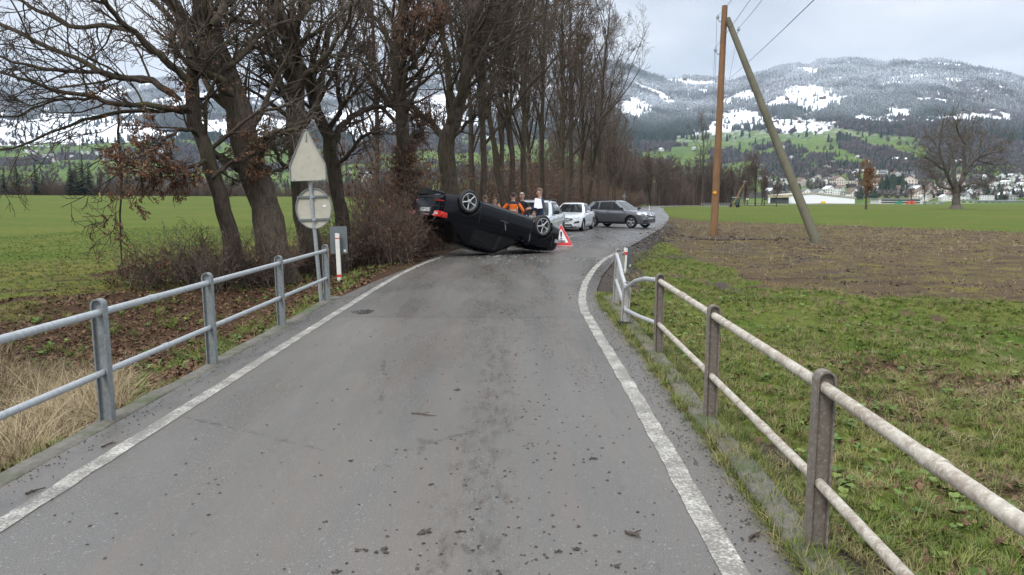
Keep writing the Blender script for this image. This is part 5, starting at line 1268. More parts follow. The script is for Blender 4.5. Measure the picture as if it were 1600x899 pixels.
        emit('rear_window', lambda j, k: k == 'r' and 0 < j < last, GLASS)
        emit('side_windows', lambda j, k: k in 'sq' and 0 < j < last, GLASSD, split=True)
        emit('centre_pillar', lambda j, k: k == 'B' and 0 < j < last, PLASB, split=True)
        emit('pillars', lambda j, k: (k in 'AC') or (j in (0, last) and k != 'g') or (k == 'g' and j == last), s.pm)
        # roof
        top = L[-1]; V = []; F = []
        rings = []
        for f, dz in ((1, 0), (.93, .020), (.75, .036), (.45, .046)):
            cx = (ws1+rr1)/2-.02; rings.append([(cx+(x-cx)*f, y*f, z+dz) for x, y, z in top]+[(cx+(x-cx)*f, -y*f, z+dz) for x, y, z in top[-2:0:-1]])
        q = len(rings[0])
        for r_ in rings: V += r_
        for i in range(3): F += [(i*q+k, i*q+(k+1) % q, (i+1)*q+(k+1) % q, (i+1)*q+k) for k in range(q)]
        V.append(((ws1+rr1)/2-.02, 0, zr+.048-s.p.get('drop', 0)*.22)); F += [(3*q+k, 3*q+(k+1) % q, 4*q) for k in range(q)]
        me = bpy.data.meshes.new('roof'); me.from_pydata(V, [], F); me.materials.append(s.p.get('roofmat', s.pm)); me.polygons.foreach_set('use_smooth', [True]*len(me.polygons))
        bm = bmesh.new(); bm.from_mesh(me); bmesh.ops.recalc_face_normals(bm, faces=bm.faces); bm.to_mesh(me); bm.free(); obj('roof', me, s.root); s.roofz = zr
        if p.get('rails'):
            for sg in (-1, 1): MB().tube([(ws1-.1, sg*(wr-.03), zr+.005), (ws1-.25, sg*(wr-.03), zr+.055), (rr1+.35, sg*(wr-.04), zr+.055), (rr1+.15, sg*(wr-.04), zr+.005)], .018, 8).build('roof_rail', PLASB, s.root)
    def patch(s, name, axis, Q, mat, n=8, m=4, off=.008, th=.02, flip=1, parent=None, both=False, **k):
        """quad Q (4 corners in (u,v)) projected on the body; axis: front, rear, left, right"""
        if both:
            s.patch(name, 'left', Q, mat, n, m, off, th, parent=parent) if axis == 'side' else s.patch(name, axis, Q, mat, n, m, off, th, parent=parent)
            if axis == 'side': return s.patch(name, 'right', Q, mat, n, m, off, th, parent=parent)
            return s.patch(name, axis, [(-a, b) for a, b in Q], mat, n, m, off, th, parent=parent)
        V0 = []; V1 = []; p_x = s.p['x1'] if axis == 'front' else s.p['x0']
        for j in range(m+1):
            for i in range(n+1):
                f, g = i/n, j/m
                u_ = (Q[0][0]*(1-f)+Q[1][0]*f)*(1-g)+(Q[3][0]*(1-f)+Q[2][0]*f)*g; v_ = (Q[0][1]*(1-f)+Q[1][1]*f)*(1-g)+(Q[3][1]*(1-f)+Q[2][1]*f)*g
                if axis in ('front', 'rear'): sg = 1 if axis == 'front' else -1; o = Vector((sg*6, u_, v_)); d = Vector((-sg, 0, 0))
                else: sg = 1 if axis == 'left' else -1; o = Vector((u_, sg*3, v_)); d = Vector((0, -sg, 0))
                h = s.bvh.ray_cast(o, d)
                if h[0] is None: h = s.bvh.find_nearest(Vector((u_, sg*.8, v_)) if axis in ('left', 'right') else Vector((p_x, u_, v_)))
                pt, nr = h[0], h[1]
                if nr.dot(d) > 0: nr = -nr
                V0.append(pt-d*0+nr*off); V1.append(pt-nr*th)
        V = V0+V1; N_ = len(V0); w = n+1; F = []
        for j in range(m):
            for i in range(n): a = j*w+i; F += [(a, a+1, a+w+1, a+w), (N_+a, N_+a+w, N_+a+w+1, N_+a+1)]
        bd = [i for i in range(n)]+[j*w+n for j in range(m)]+[m*w+i for i in range(n, 0, -1)]+[j*w for j in range(m, 0, -1)]
        for i in range(len(bd)): a, b = bd[i], bd[(i+1) % len(bd)]; F.append((a, N_+a, N_+b, b))
        me = bpy.data.meshes.new(name); me.from_pydata([tuple(v) for v in V], [], F); me.materials.append(mat)
        bm = bmesh.new(); bm.from_mesh(me); bmesh.ops.recalc_face_normals(bm, faces=bm.faces); bm.to_mesh(me); bm.free()
        me.polygons.foreach_set('use_smooth', [True]*len(me.polygons)); me.set_sharp_from_angle(angle=R(40))
        return obj(name, me, parent or s.root)
    def groove(s, Q0, Q1, w=.008, side='side', name='panel_gap'):
        (a, b), (c, d) = Q0, Q1; v = Vector((c-a, d-b)); nrm = Vector((-v.y, v.x)).normalized()*w/2
        s.patch(name, side, [(a-nrm.x, b-nrm.y), (c-nrm.x, d-nrm.y), (c+nrm.x, d+nrm.y), (a+nrm.x, b+nrm.y)], PLASB, 8, 1, .0025, .01, both=(side == 'side'))
    def wheels(s, rimr, spokes=5, star=True, steer=0, rm=ALLOY):
        p = s.p
        for ax, st in ((p['xa0'], 0), (p['xa1'], steer)):
            for sg in (1, -1): wheel(s.root, ax, sg*(p['W']/2-.125), p['wr'], p['wr'], sg, rimr, spokes, star, rm, st)
    def mirrors(s, x, z, mat):
        for sg in (1, -1):
            y = s.p['W']/2
            mb = MB(); mb.box((x, sg*(y+.10), z), (.11, .20, .13), (0, 0, -sg*.15)); mb.build('mirror', mat, s.root, bevel=.03)
            MB().box((x, sg*(y-.02), z-.05), (.06, .12, .035)).build('mirror_arm', PLASB, s.root)
    def doors(s, xs, z0, z1):
        for x in xs: s.groove((x, z0), (x+.01, z1))
        s.groove((xs[0], z0), (xs[-1], z0))
    def handles(s, xs, z, mat):
        for x in xs:
            s.patch('door_handle', 'side', [(x-.09, z-.014), (x+.09, z-.014), (x+.09, z+.016), (x-.09, z+.016)], mat, 4, 1, .03, .005, both=True)
# ------------------------------------------------------------------ the overturned black liftback
BLK = simple('black_blue_paint', (.0025, .003, .006, 1), .22, spec=.22, coat=.10)
psed = dict(W=1.82, x0=-3.64, x1=.98, xa0=-2.75, xa1=0, wr=.325, arch=.385, wroof=1.20, bow=.16,
  top=[(-3.64,1.0),(-3.56,1.03),(-3.3,1.035),(-2.6,1.0),(-1.0,.955),(-.55,.985),(-.1,1.0),(.5,.985),(.8,.93),(.98,.78)],
  bot=[(-3.64,.42),(-3.46,.30),(-3.1,.24),(-2.2,.19),(-.4,.18),(.5,.20),(.85,.22),(.98,.28)],
  plan=[(-3.64,.82),(-3.5,.92),(-3.2,.985),(-2.0,1),(-.2,1),(.4,.97),(.75,.86),(.98,.66)],
  gh=(-.45, -1.18, -2.50, -3.34), zbelt=.985, zroof=1.475, xB=-1.42, xC=-2.38)
psi = R(37); th = R(15.2)
fw = W(846, 352, 22.35)                                   # near front wheel
Mrot = Matrix.Rotation(psi, 4, 'Z') @ Matrix.Rotation(th, 4, 'Y') @ Matrix.Rotation(math.pi, 4, 'X')
hub = Vector((0, .79, .325))                              # wheel towards the viewer once turned over is the car's left one
Tl = fw - (Mrot @ hub) - Vector((0, 0, .02))
black = Car('overturned_car', tuple(Tl), (0, 0, 0), psed, BLK, 'black liftback car lying upside down on its roof across the left lane')
black.root.rotation_euler = Mrot.to_euler(); black.wheels(.235, 5, True)
b = black
b.patch('tail_lamp', 'left', [(-3.59,.80),(-3.36,.82),(-3.32,.95),(-3.59,.96)], LAMPR, 6, 4, .010)
b.patch('tail_lamp', 'right', [(-3.59,.80),(-3.36,.82),(-3.32,.95),(-3.59,.96)], LAMPR, 6, 4, .010)
b.patch('tail_lamp', 'rear', [(.50,.80),(.72,.80),(.72,.95),(.52,.95)], LAMPR, 6, 4, .014, both=True)
b.patch('reversing_lamp', 'rear', [(.56,.84),(.70,.84),(.70,.91),(.56,.91)], LAMPG, 4, 3, .022)
b.patch('number_plate_recess', 'rear', [(-.33,.70),(.33,.70),(.33,.86),(-.33,.86)], PLASB, 4, 2, .006)
b.patch('number_plate', 'rear', [(-.25,.72),(.25,.72),(.25,.83),(-.25,.83)], PLATE, 4, 2, .014)
b.patch('rear_bumper_gap', 'rear', [(-.80,.66),(.80,.66),(.80,.675),(-.80,.675)], PLASB, 12, 1, .004)
b.patch('reflector', 'rear', [(.42,.50),(.78,.50),(.78,.525),(.42,.525)], LAMPR, 5, 1, .012, both=True)
b.patch('rear_skirt', 'rear', [(-.70,.36),(.70,.36),(.72,.44),(-.72,.44)], PLASB, 10, 2, .010)
b.patch('badge', 'rear', [(-.05,.90),(.05,.90),(.05,.98),(-.05,.98)], CHROME, 3, 3, .012)
b.patch('sill', 'side', [(-2.30,.20),(-.46,.20),(-.46,.275),(-2.30,.275)], PLASB, 14, 2, .012, both=True)
b.patch('rub_strip', 'side', [(-2.28,.47),(-.44,.47),(-.44,.53),(-2.28,.53)], BLK, 14, 1, .014, both=True)
b.doors([-2.33, -1.42, -.45], .31, .93); b.handles([-1.58, -2.42], .84, BLK)
b.patch('head_lamp', 'front', [(.42,.60),(.74,.60),(.76,.70),(.44,.68)], LAMPC, 6, 3, .012, both=True)
b.patch('head_lamp', 'left', [(.62,.585),(.90,.575),(.86,.66),(.62,.70)], LAMPC, 5, 3, .012)
b.patch('front_bumper_gap', 'side', [(.44,.52),(.46,.52),(.50,.86),(.48,.86)], PLASB, 2, 4, .003, both=True)
SCR = simple('scraped_metal', (.22, .24, .26, 1), .5, .4, var=.4, scale=30)
for Q in ([(-1.44,.60),(-1.42,.60),(-1.33,.80),(-1.36,.80)], [(-.46,.70),(-.44,.70),(-.38,.90),(-.41,.90)], [(-1.6,.56),(-1.3,.57),(-1.3,.578),(-1.6,.568)]):
    b.patch('scratch', 'left', Q, SCR, 4, 6, .003)
b.mirrors(-.62, .99, BLK)
bpy.context.view_layer.update(); print('BLACKMIN', min((c.matrix_world @ v.co).z for c in b.root.children_recursive if c.type=='MESH' for v in c.data.vertices))
# wheel arch lips
for ax in (-2.75, 0):
    for sg in (1, -1):
        P = [(ax+.392*math.cos(a), sg*(.905), .335+.392*math.sin(a)) for a in np.linspace(-.25, math.pi+.25, 22)]
        P = [tuple(b.bvh.find_nearest(Vector(q))[0]+Vector((0, sg*.004, 0))) for q in P]; MB().tube(P, .011, 6).build('arch_lip', BLK, b.root)
# underside: exhaust, axle beams, tank
mb = MB(); mb.box((-1.4, 0, .17), (1.5, 1.2, .05)).box((-3.3, -.35, .25), (.55, .5, .16)); mb.tube([(-3.7, .45, .28), (-3.0, .45, .24), (-2.2, .1, .16), (-.3, .1, .16)], .03, 8); mb.cyl((-2.75, -.7, .3), (-2.75, .7, .3), .04); mb.cyl((0, -.7, .3), (0, .7, .3), .04); mb.build('underbody', DARKU, b.root)
# broken rear window shards hanging: tailgate frame reaching the ground
# ------------------------------------------------------------------ other cars
WHT = simple('white_paint', (.86, .87, .88, 1), .25, coat=1); GRY = simple('grey_metallic_paint', (.13, .13, .14, 1), .3, .45, coat=1); WHT2 = simple('silver_white_paint', (.62, .64, .66, 1), .28, .1, coat=1)
phat = dict(W=1.81, x0=-3.55, x1=.84, xa0=-2.66, xa1=0, wr=.325, arch=.375, wroof=1.14, bow=.22, wagon=True,
  top=[(-3.55,.98),(-3.48,1.03),(-3.2,1.04),(-2,.99),(-.7,.97),(-.35,.95),(.3,.86),(.65,.76),(.84,.62)],
  bot=[(-3.55,.42),(-3.4,.32),(-3,.25),(-2,.18),(-.4,.18),(.5,.19),(.84,.24)],
  plan=[(-3.55,.80),(-3.35,.93),(-2.8,1),(-.2,1),(.35,.97),(.62,.87),(.84,.66)],
  gh=(-.42, -1.22, -2.95, -3.42), drop=.09, zbelt=.985, zroof=1.44, xB=-1.40, xC=-2.3)
def hatch(loc, rz, steer=0):
    c = Car('parked_car', loc, (0, 0, rz), phat, WHT, 'white compact hatchback with front to the camera, nearest car beyond the warning triangle')
    c.wheels(.215, 5, False, steer)
    c.patch('headlamp', 'front', [(.42,.66),(.78,.68),(.80,.78),(.46,.74)], LAMPC, 8, 4, .012, both=True)
    c.patch('upper_grille', 'front', [(-.46,.60),(.46,.60),(.52,.70),(-.52,.70)], PLASB, 12, 3, .010)
    c.patch('chrome_bar', 'front', [(-.48,.665),(.48,.665),(.50,.685),(-.50,.685)], CHROME, 12, 1, .018)
    c.patch('emblem', 'front', [(-.07,.60),(.07,.60),(.07,.72),(-.07,.72)], CHROME, 3, 3, .022)
    c.patch('number_plate', 'front', [(-.26,.46),(.26,.46),(.26,.56),(-.26,.56)], PLATE, 4, 2, .016)
    c.patch('lower_grille', 'front', [(-.46,.30),(.46,.30),(.42,.38),(-.42,.38)], PLASB, 12, 3, .010)
    c.patch('fog_lamp_recess', 'front', [(.50,.40),(.78,.46),(.78,.55),(.56,.50)], PLASB, 5, 3, .010, both=True)
    c.patch('front_skirt', 'front', [(-.74,.23),(.74,.23),(.74,.275),(-.74,.275)], PLASB, 12, 1, .010)
    c.patch('sill', 'side', [(-2.25,.19),(-.44,.19),(-.44,.25),(-2.25,.25)], PLASB, 12, 1, .010, both=True)
    c.doors([-2.3, -1.42, -.44], .30, .94); c.handles([-1.58, -2.38], .86, WHT); c.mirrors(-.62, 1.02, WHT); return c
def ang_at(P, Q): return math.atan2(Q[1]-P[1], Q[0]-P[0])
a = G(883, 361.5); a.z = 0
hatch((a.x+.12, a.y+.35, 0), R(-107), R(4))
psuv = dict(W=1.80, x0=-3.53, x1=.87, xa0=-2.65, xa1=0, wr=.345, arch=.40, wroof=1.20, bow=.26, wagon=True, rails=True,
  top=[(-3.53,1.04),(-3.45,1.09),(-3.1,1.10),(-2,1.06),(-.7,1.03),(-.35,1.02),(.35,.96),(.65,.86),(.87,.70)],
  bot=[(-3.53,.50),(-3.4,.38),(-3,.29),(-2,.23),(-.4,.23),(.5,.25),(.87,.34)],
  plan=[(-3.53,.80),(-3.35,.93),(-2.8,1),(-.2,1),(.35,.98),(.65,.88),(.87,.66)],
  gh=(-.30, -1.12, -2.98, -3.42), drop=.06, zbelt=1.05, zroof=1.565, xB=-1.38, xC=-2.28)
def suv(loc, rz, steer=0):
    c = Car('suv', loc, (0, 0, rz), psuv, GRY, 'grey metallic SUV turned across the road toward the field verge', 'car')
    c.wheels(.225, 5, False, steer)
    for ax in (psuv['xa0'], 0):
        for sg in (1, -1):
            P = [c.bvh.find_nearest(Vector((ax+.41*math.cos(t), sg*.9, .355+.41*math.sin(t))))[0]+Vector((0, sg*.006, 0)) for t in np.linspace(-.2, math.pi+.2, 20)]
            MB().tube([tuple(q) for q in P], .03, 6).build('arch_trim', PLASB, c.root)
    c.patch('sill_cladding', 'side', [(-2.22,.24),(-.43,.24),(-.43,.36),(-2.22,.36)], PLASB, 12, 2, .012, both=True)
    c.patch('headlamp', 'front', [(.40,.80),(.80,.84),(.80,.92),(.44,.88)], LAMPC, 8, 3, .012, both=True)
    c.patch('lit_lamp', 'front', [(-.50,.79),(-.38,.78),(-.38,.87),(-.50,.88)], LAMPL, 4, 3, .022)
    c.patch('grille', 'front', [(-.34,.66),(.34,.66),(.40,.84),(-.40,.84)], PLASB, 10, 4, .012)
    c.patch('grille_chevron', 'front', [(-.36,.84),(-.30,.84),(-.08,.66),(-.15,.66)], CHROME, 3, 5, .024, both=True)
    c.patch('emblem', 'front', [(-.08,.70),(.08,.70),(.08,.83),(-.08,.83)], CHROME, 3, 3, .026)
    c.patch('number_plate', 'front', [(-.26,.54),(.26,.54),(.26,.64),(-.26,.64)], PLATE, 4, 2, .018)
    c.patch('lower_bumper', 'front', [(-.72,.36),(.72,.36),(.62,.52),(-.62,.52)], PLASB, 12, 3, .012)
    c.patch('fog_lamp', 'front', [(.60,.50),(.72,.52),(.72,.58),(.60,.56)], LAMPC, 3, 3, .016, both=True)
    c.patch('tail_lamp', 'side', [(-3.50,.98),(-3.25,.98),(-3.22,1.08),(-3.48,1.08)], LAMPR, 4, 3, .012, both=True)
    c.doors([-2.28, -1.40, -.42], .40, 1.02); c.handles([-1.56, -2.36], .95, GRY); c.mirrors(-.55, 1.13, PLASB); return c
# near (right hand) front wheel at (987,343), rear wheel at (935,343)
pf = W(987, 343, 43.0); e_ = R(-40)
rot = Matrix.Rotation(e_, 3, 'Z'); near = rot @ Vector((0, -.78, .345)); suv((pf.x-near.x, 43.0-near.y, 0), e_, R(0))
p2 = dict(psuv); p2['top'] = [(x, z) for x, z in psuv['top']]
def suv2(loc, rz):
    c = Car('parked_car', loc, (0, 0, rz), p2, WHT2, 'white compact SUV half hidden behind the upturned car, black wing mirror', 'car')
    c.wheels(.225, 5, False); c.patch('headlamp', 'front', [(.40,.78),(.80,.80),(.80,.92),(.44,.88)], LAMPC, 8, 3, .012, both=True)
    c.patch('grille', 'front', [(-.36,.62),(.36,.62),(.40,.80),(-.40,.80)], PLASB, 10, 4, .012); c.patch('number_plate', 'front', [(-.26,.48),(.26,.48),(.26,.58),(-.26,.58)], PLATE, 4, 2, .018)
    c.patch('sill_cladding', 'side', [(-2.22,.24),(-.43,.24),(-.43,.36),(-2.22,.36)], PLASB, 12, 2, .012, both=True)
    c.doors([-2.28, -1.40, -.42], .40, 1.02); c.handles([-1.56, -2.36], .95, WHT2); c.mirrors(-.55, 1.13, PLASB); return c
suv2((.62, 28.3, 0), R(-104))
# glass shards and broken bits round the car
def shards():
    g = np.random.default_rng(8); n = 170; V = []; c = G(785, 402)
    P = np.stack([g.normal(c.x, 1.3, n), g.normal(c.y-.6, .9, n), np.full(n, .006)], 1)
    m = bpy.data.meshes.new('shard'); m.from_pydata([(-.012,-.008,0),(.014,-.006,0),(.002,.012,.002),(0,0,.008)], [], [(0,1,3),(1,2,3),(2,0,3),(0,2,1)]); m.materials.append(simple('shard_glass', (.35, .50, .47, 1), .1))
    r_ = np.zeros((n, 3)); r_[:, 2] = g.uniform(0, 6.28, n)
    scatter('broken_glass', P, r_, g.uniform(.6, 1.6, n), [m], kind='stuff', label='greenish crumbs of broken glass on the asphalt before the upturned car', cat='broken glass')
    q = G(855, 386); o = MB().box((0, 0, .06), (.30, .16, .10), (.2, .3, .5)).build('broken_headlamp', LAMPC, None, (q.x, q.y, 0), bevel=.03, label='broken clear headlamp under the nose of the upturned car', cat='car part')
    for k, (px, py, w) in enumerate(((783, 391.5, .22), (812, 389.5, .18), (742, 386, .25))):
        q = G(px, py); mb = MB(); r2 = random.Random(k)
        for _ in range(5): mb.box((r2.uniform(-.2, .2), r2.uniform(-.1, .1), .05+r2.uniform(0, .06)), (w*r2.uniform(.4, 1), .05, .03), (r2.random(), r2.random(), r2.random()*3))
        mb.build('bodywork_debris', (SCR, PLASB, SCR)[k], None, (q.x, q.y, 0), label=('crumpled grey scrap under the middle of the upturned car', 'black plastic scrap near the warning triangle', 'crushed trim under the rear half of the upturned car')[k], cat='debris')
shards()
# ================================================================== people
SKIN = simple('skin', (.50, .30, .22, 1), .55)
def person(loc, rz, h, label, jacket, trousers, arms, hairc, lean=0., bald=False, legs=((.10, 0), (-.10, 0)), kneel=False, name='person'):
    """arms: ((elbow),(hand)) for left and right, in body space (x right, y forward, z up) at 1.75 m"""
    k = h/1.75; root = empty(name, loc, rz, label=label, cat='person'); root.scale = (k, k, k)
    hipz = .93 if not kneel else .42
    J = []; E = []; Rr = []
    def add(p, r, par=None): J.append(p); Rr.append(r); (E.append((par, len(J)-1)) if par is not None else None); return len(J)-1
    f = lambda z: (z-hipz)*math.tan(lean)
    pel = add((0, f(hipz), hipz), (.155, .11)); wa = add((0, f(hipz+.17), hipz+.17), (.145, .105), pel); ch = add((0, f(hipz+.37), hipz+.37), (.175, .12), wa); sh = add((0, f(hipz+.50), hipz+.50), (.12, .09), ch)
    nk = add((0, f(hipz+.58), hipz+.58), (.056, .056), sh); hb = add((0, f(hipz+.66)+.012, hipz+.655), (.070, .078), nk); hm = add((0, f(hipz+.74)+.015, hipz+.73), (.080, .096), hb); ht = add((0, f(hipz+.80), hipz+.79), (.062, .074), hm)
    hands = []
    for s_, (el, ha) in zip((-1, 1), arms):
        S = add((s_*.185, f(hipz+.47), hipz+.475), (.062, .062), sh); el2 = (s_*el[0], el[1], hipz+el[2]); ha2 = (s_*ha[0], ha[1], hipz+ha[2])
        e_ = add(el2, (.048, .048), S); w_ = add(tuple(Vector(el2).lerp(Vector(ha2), .9)), (.034, .030), e_); hands.append((Vector(el2), Vector(ha2)))
        d = (Vector(ha2)-Vector(el2)).normalized(); pm_ = add(tuple(Vector(ha2)+d*.04), (.040, .020), w_)
        u_ = d.cross(Vector((0, 1, .3))).normalized()
        for q in range(4): o_ = u_*(q-1.5)*.020; a_ = add(tuple(Vector(ha2)+d*.08+o_), (.010, .009), pm_); add(tuple(Vector(ha2)+d*(.135-.012*abs(q-1.4))+o_+Vector((0, .02, -.01))), (.008, .008), a_)
        th_ = add(tuple(Vector(ha2)+d*.03+u_*.045), (.012, .011), pm_); add(tuple(Vector(ha2)+d*.07+u_*.062), (.009, .009), th_)
    for s_, (fx, fy) in zip((-1, 1), legs):
        hp = add((s_*.095, f(hipz-.04), hipz-.05), (.095, .10), pel)
        if kneel: kn = add((s_*.13, .38, .40), (.062, .066), hp); an = add((s_*.13, .12, .08), (.042, .045), kn); to = add((s_*.13, .28, .05), (.045, .035), an)
        else: kn = add((s_*.11+fx*.5, .02+fy*.5, .50), (.062, .066), hp); an = add((s_*.11+fx, fy, .09), (.042, .045), kn); to = add((s_*.13+fx, fy+.17, .045), (.045, .032), an)
    me = bpy.data.meshes.new('body'); me.from_pydata(J, E, []); o = bpy.data.objects.new('body', me); COL.objects.link(o)
    sk = o.modifiers.new('s', 'SKIN'); sk.use_smooth_shade = True; sk.branch_smoothing = .4
    for i, r in enumerate(Rr): me.skin_vertices[0].data[i].radius = r
    me.skin_vertices[0].data[0].use_root = True
    sb = o.modifiers.new('d', 'SUBSURF'); sb.levels = 2; sb.render_levels = 2
    dg = bpy.context.evaluated_depsgraph_get(); dg.update(); m2 = bpy.data.meshes.new_from_object(o.evaluated_get(dg)); m2.name = 'body'
    o.modifiers.clear(); o.data = m2; m2.materials.clear()
    for m_ in (SKIN, jacket, trousers, BLACK): m2.materials.append(m_)
    neckz = hipz+.565
    for pl in m2.polygons:
        c = pl.center; mi = 1 if c.z > hipz-.06 else (2 if c.z > .10 else 3)
        if c.z > neckz and abs(c.x) < .12: mi = 0
        for e_, h_ in hands:
            d = (h_-e_).normalized()
            if (c-h_).dot(d) > -.012 and (c-h_).length < .2: mi = 0
        if mi == 2 and kneel and c.z < .1: mi = 3
        pl.material_index = mi; pl.use_smooth = True
    m2.update(); o.parent = root
    hz_ = hipz+.73; hy = f(hipz+.73)+.015
    if True:     # hair shell
        bm = bmesh.new(); bmesh.ops.create_icosphere(bm, subdivisions=3, radius=1)
        rem = []
        for v in bm.verts:
            c = v.co.copy(); n_ = .93+.10*float(vnoise(np.array([c.x*5+3]), np.array([c.z*5+c.y*4]), 2)[0])
            v.co = Vector((c.x*.088*n_, c.y*.108*n_-.006, c.z*.118*n_+.018))
            if c.y > .35 and c.z < .42 or c.z < -.35: rem.append(v)
        bmesh.ops.delete(bm, geom=rem, context='VERTS'); hm_ = bpy.data.meshes.new('hair'); bm.to_mesh(hm_); bm.free(); hm_.materials.append(hairc)
        for pl in hm_.polygons: pl.use_smooth = True
        obj('hair', hm_, root, (0, hy, hz_))
    fm = MB(); fm.tube([(0, hy+.088, hz_-.005), (0, hy+.112, hz_-.035), (0, hy+.09, hz_-.045)], [.008, .016, .010], 8); fm.build('nose', SKIN, root)
    for s_ in (-1, 1):
        MB().cyl((s_*.032, hy+.080, hz_+.005), (s_*.032, hy+.094, hz_+.005), .011, .006, 10).build('eye', simple('eye', (.03, .02, .02, 1), .2) if 'eye' not in bpy.data.materials else bpy.data.materials['eye'], root)
        MB().tube([(s_*.078, hy-.01, hz_-.03), (s_*.092, hy-.015, hz_), (s_*.084, hy-.01, hz_+.03)], [.010, .014, .010], 8).build('ear', SKIN, root)
    MB().tube([(-.024, hy+.088, hz_-.065), (0, hy+.096, hz_-.066), (.024, hy+.088, hz_-.065)], .005, 6).build('mouth', simple('lips', (.35, .13, .11, 1), .5) if 'lips' not in bpy.data.materials else bpy.data.materials['lips'], root)
    return root
def hivis():
    t = NT('orange_high_visibility'); v = t.n('ShaderNodeSeparateXYZ'); t.l(t.tc.outputs['Object'], v.inputs[0])
    def band(a, b): return t.math('MULTIPLY', t.math('GREATER_THAN', v.outputs[2], a), t.math('LESS_THAN', v.outputs[2], b))
    c = t.mix(band(1.40, 1.7), (1.0, .20, .02, 1), (.012, .015, .04, 1)); ax = t.math('ABSOLUTE', v.outputs[0])
    navy = t.math('LESS_THAN', ax, .20); c = t.mix(t.math('MULTIPLY', band(1.40, 1.7), navy), (1.0, .20, .02, 1), (.012, .015, .04, 1))
    st = t.math('ADD', band(1.06, 1.10), band(1.18, 1.22), True); c = t.mix(t.math('MULTIPLY', st, navy), c, (.62, .60, .55, 1))
    t.set('Base Color', c); t.set('Roughness', .7); return t.m
HAIRD = simple('dark_hair', (.035, .022, .015, 1), .6); HAIRB = simple('blond_hair', (.52, .46, .36, 1), .6); HAIRM = simple('brown_hair', (.14, .08, .05, 1), .6)
DK = simple('dark_cloth', (.022, .022, .026, 1), .85, var=.3, scale=30); NAVY = simple('navy_cloth', (.018, .028, .065, 1), .8, var=.2, scale=30); JEAN = simple('dark_trousers', (.03, .03, .04, 1), .8)
BRN = simple('grey_blue_cloth', (.05, .06, .09, 1), .8, var=.2, scale=20); PNK = simple('salmon_cloth', (.45, .22, .16, 1), .8, var=.2, scale=20)
def at(px, Y): p = W(px, 312, Y); return (p.x, Y, 0)
hang = lambda: (((.26, -.02, .22), (.25, .10, -.02)))
person(at(802, 25.6), 0, 1.83, 'person in orange high-visibility jacket with navy shoulders seen from behind', hivis(), DK, (((.38, .02, .25), (.46, .16, .40)), ((.34, -.04, .24), (.30, .22, .12))), HAIRD)
person(at(815.5, 27.0), R(160), 1.84, 'blond person in dark coat facing the person in the orange jacket', DK, JEAN, (hang(), ((.30, .05, .24), (.22, .26, .20))), HAIRB)
w_ = person(at(843.5, 25.2), R(115), 1.97, 'tall person in navy jacket holding white papers beside the white SUV', NAVY, NAVY, (((.24, .12, .22), (.10, .34, .24)), ((.24, .12, .22), (.10, .34, .22))), HAIRM)
person(at(834.5, 24.6), R(170), 1.22*1.0, 'person crouching low behind the front wheel of the upturned car', DK, JEAN, (hang(), hang()), HAIRM, kneel=False)
person(at(758.5, 26.5), R(30), 1.74, 'person with grey brown hair in dark blue clothes next to the rear wheel', BRN, JEAN, (hang(), hang()), HAIRM)
person(at(773, 27.5), R(-150), 1.66, 'person in a salmon coloured jacket left of the orange-jacketed one', PNK, JEAN, (hang(), ((.28, .06, .24), (.2, .2, .3))), HAIRM)
pa = MB(); pa.box((0, 0, 0), (.21, .012, .34), (R(-20), R(6), 0)).box((.05, -.02, -.03), (.19, .006, .30), (R(-14), R(-9), 0))
q = at(840.0, 24.85); pa.build('papers', simple('white_paper', (.80, .80, .84, 1), .7), None, (q[0], q[1], 1.50), label='white sheets of paper held up by the tall person in navy', cat='papers')
# ================================================================== houses and halls
HB = BVHTree.FromPolygons([Vector(v) for v in hv.tolist()], hf.tolist())
def on_hill(px, py, Yflat=900):
    v = Vector(pray(px, py)).normalized(); h = HB.ray_cast(Vector((0, 0, CAM_H)), v)
    if h[0] is None or h[0].y < 640: p = W(px, 317, Yflat); return Vector((p.x, p.y, 0))
    return h[0]
WALLS = {'white': simple('white_render', (.72, .72, .69, 1), .9), 'cream': simple('cream_render', (.62, .58, .50, 1), .9), 'pink': simple('pale_pink_render', (.62, .53, .47, 1), .9), 'brown': simple('brown_timber', (.11, .075, .05, 1), .9), 'grey': simple('grey_render', (.34, .34, .34, 1), .9)}
ROOFS = {'grey': simple('grey_roof', (.13, .13, .135, 1), .8), 'brown': simple('brown_roof', (.13, .085, .065, 1), .85), 'red': simple('red_brown_roof', (.15, .09, .07, 1), .85), 'snow': simple('snowy_roof', (.72, .74, .78, 1), .8), 'flat': simple('gravel_roof', (.30, .30, .30, 1), .9)}
WIN = simple('dark_window', (.035, .04, .05, 1), .3)
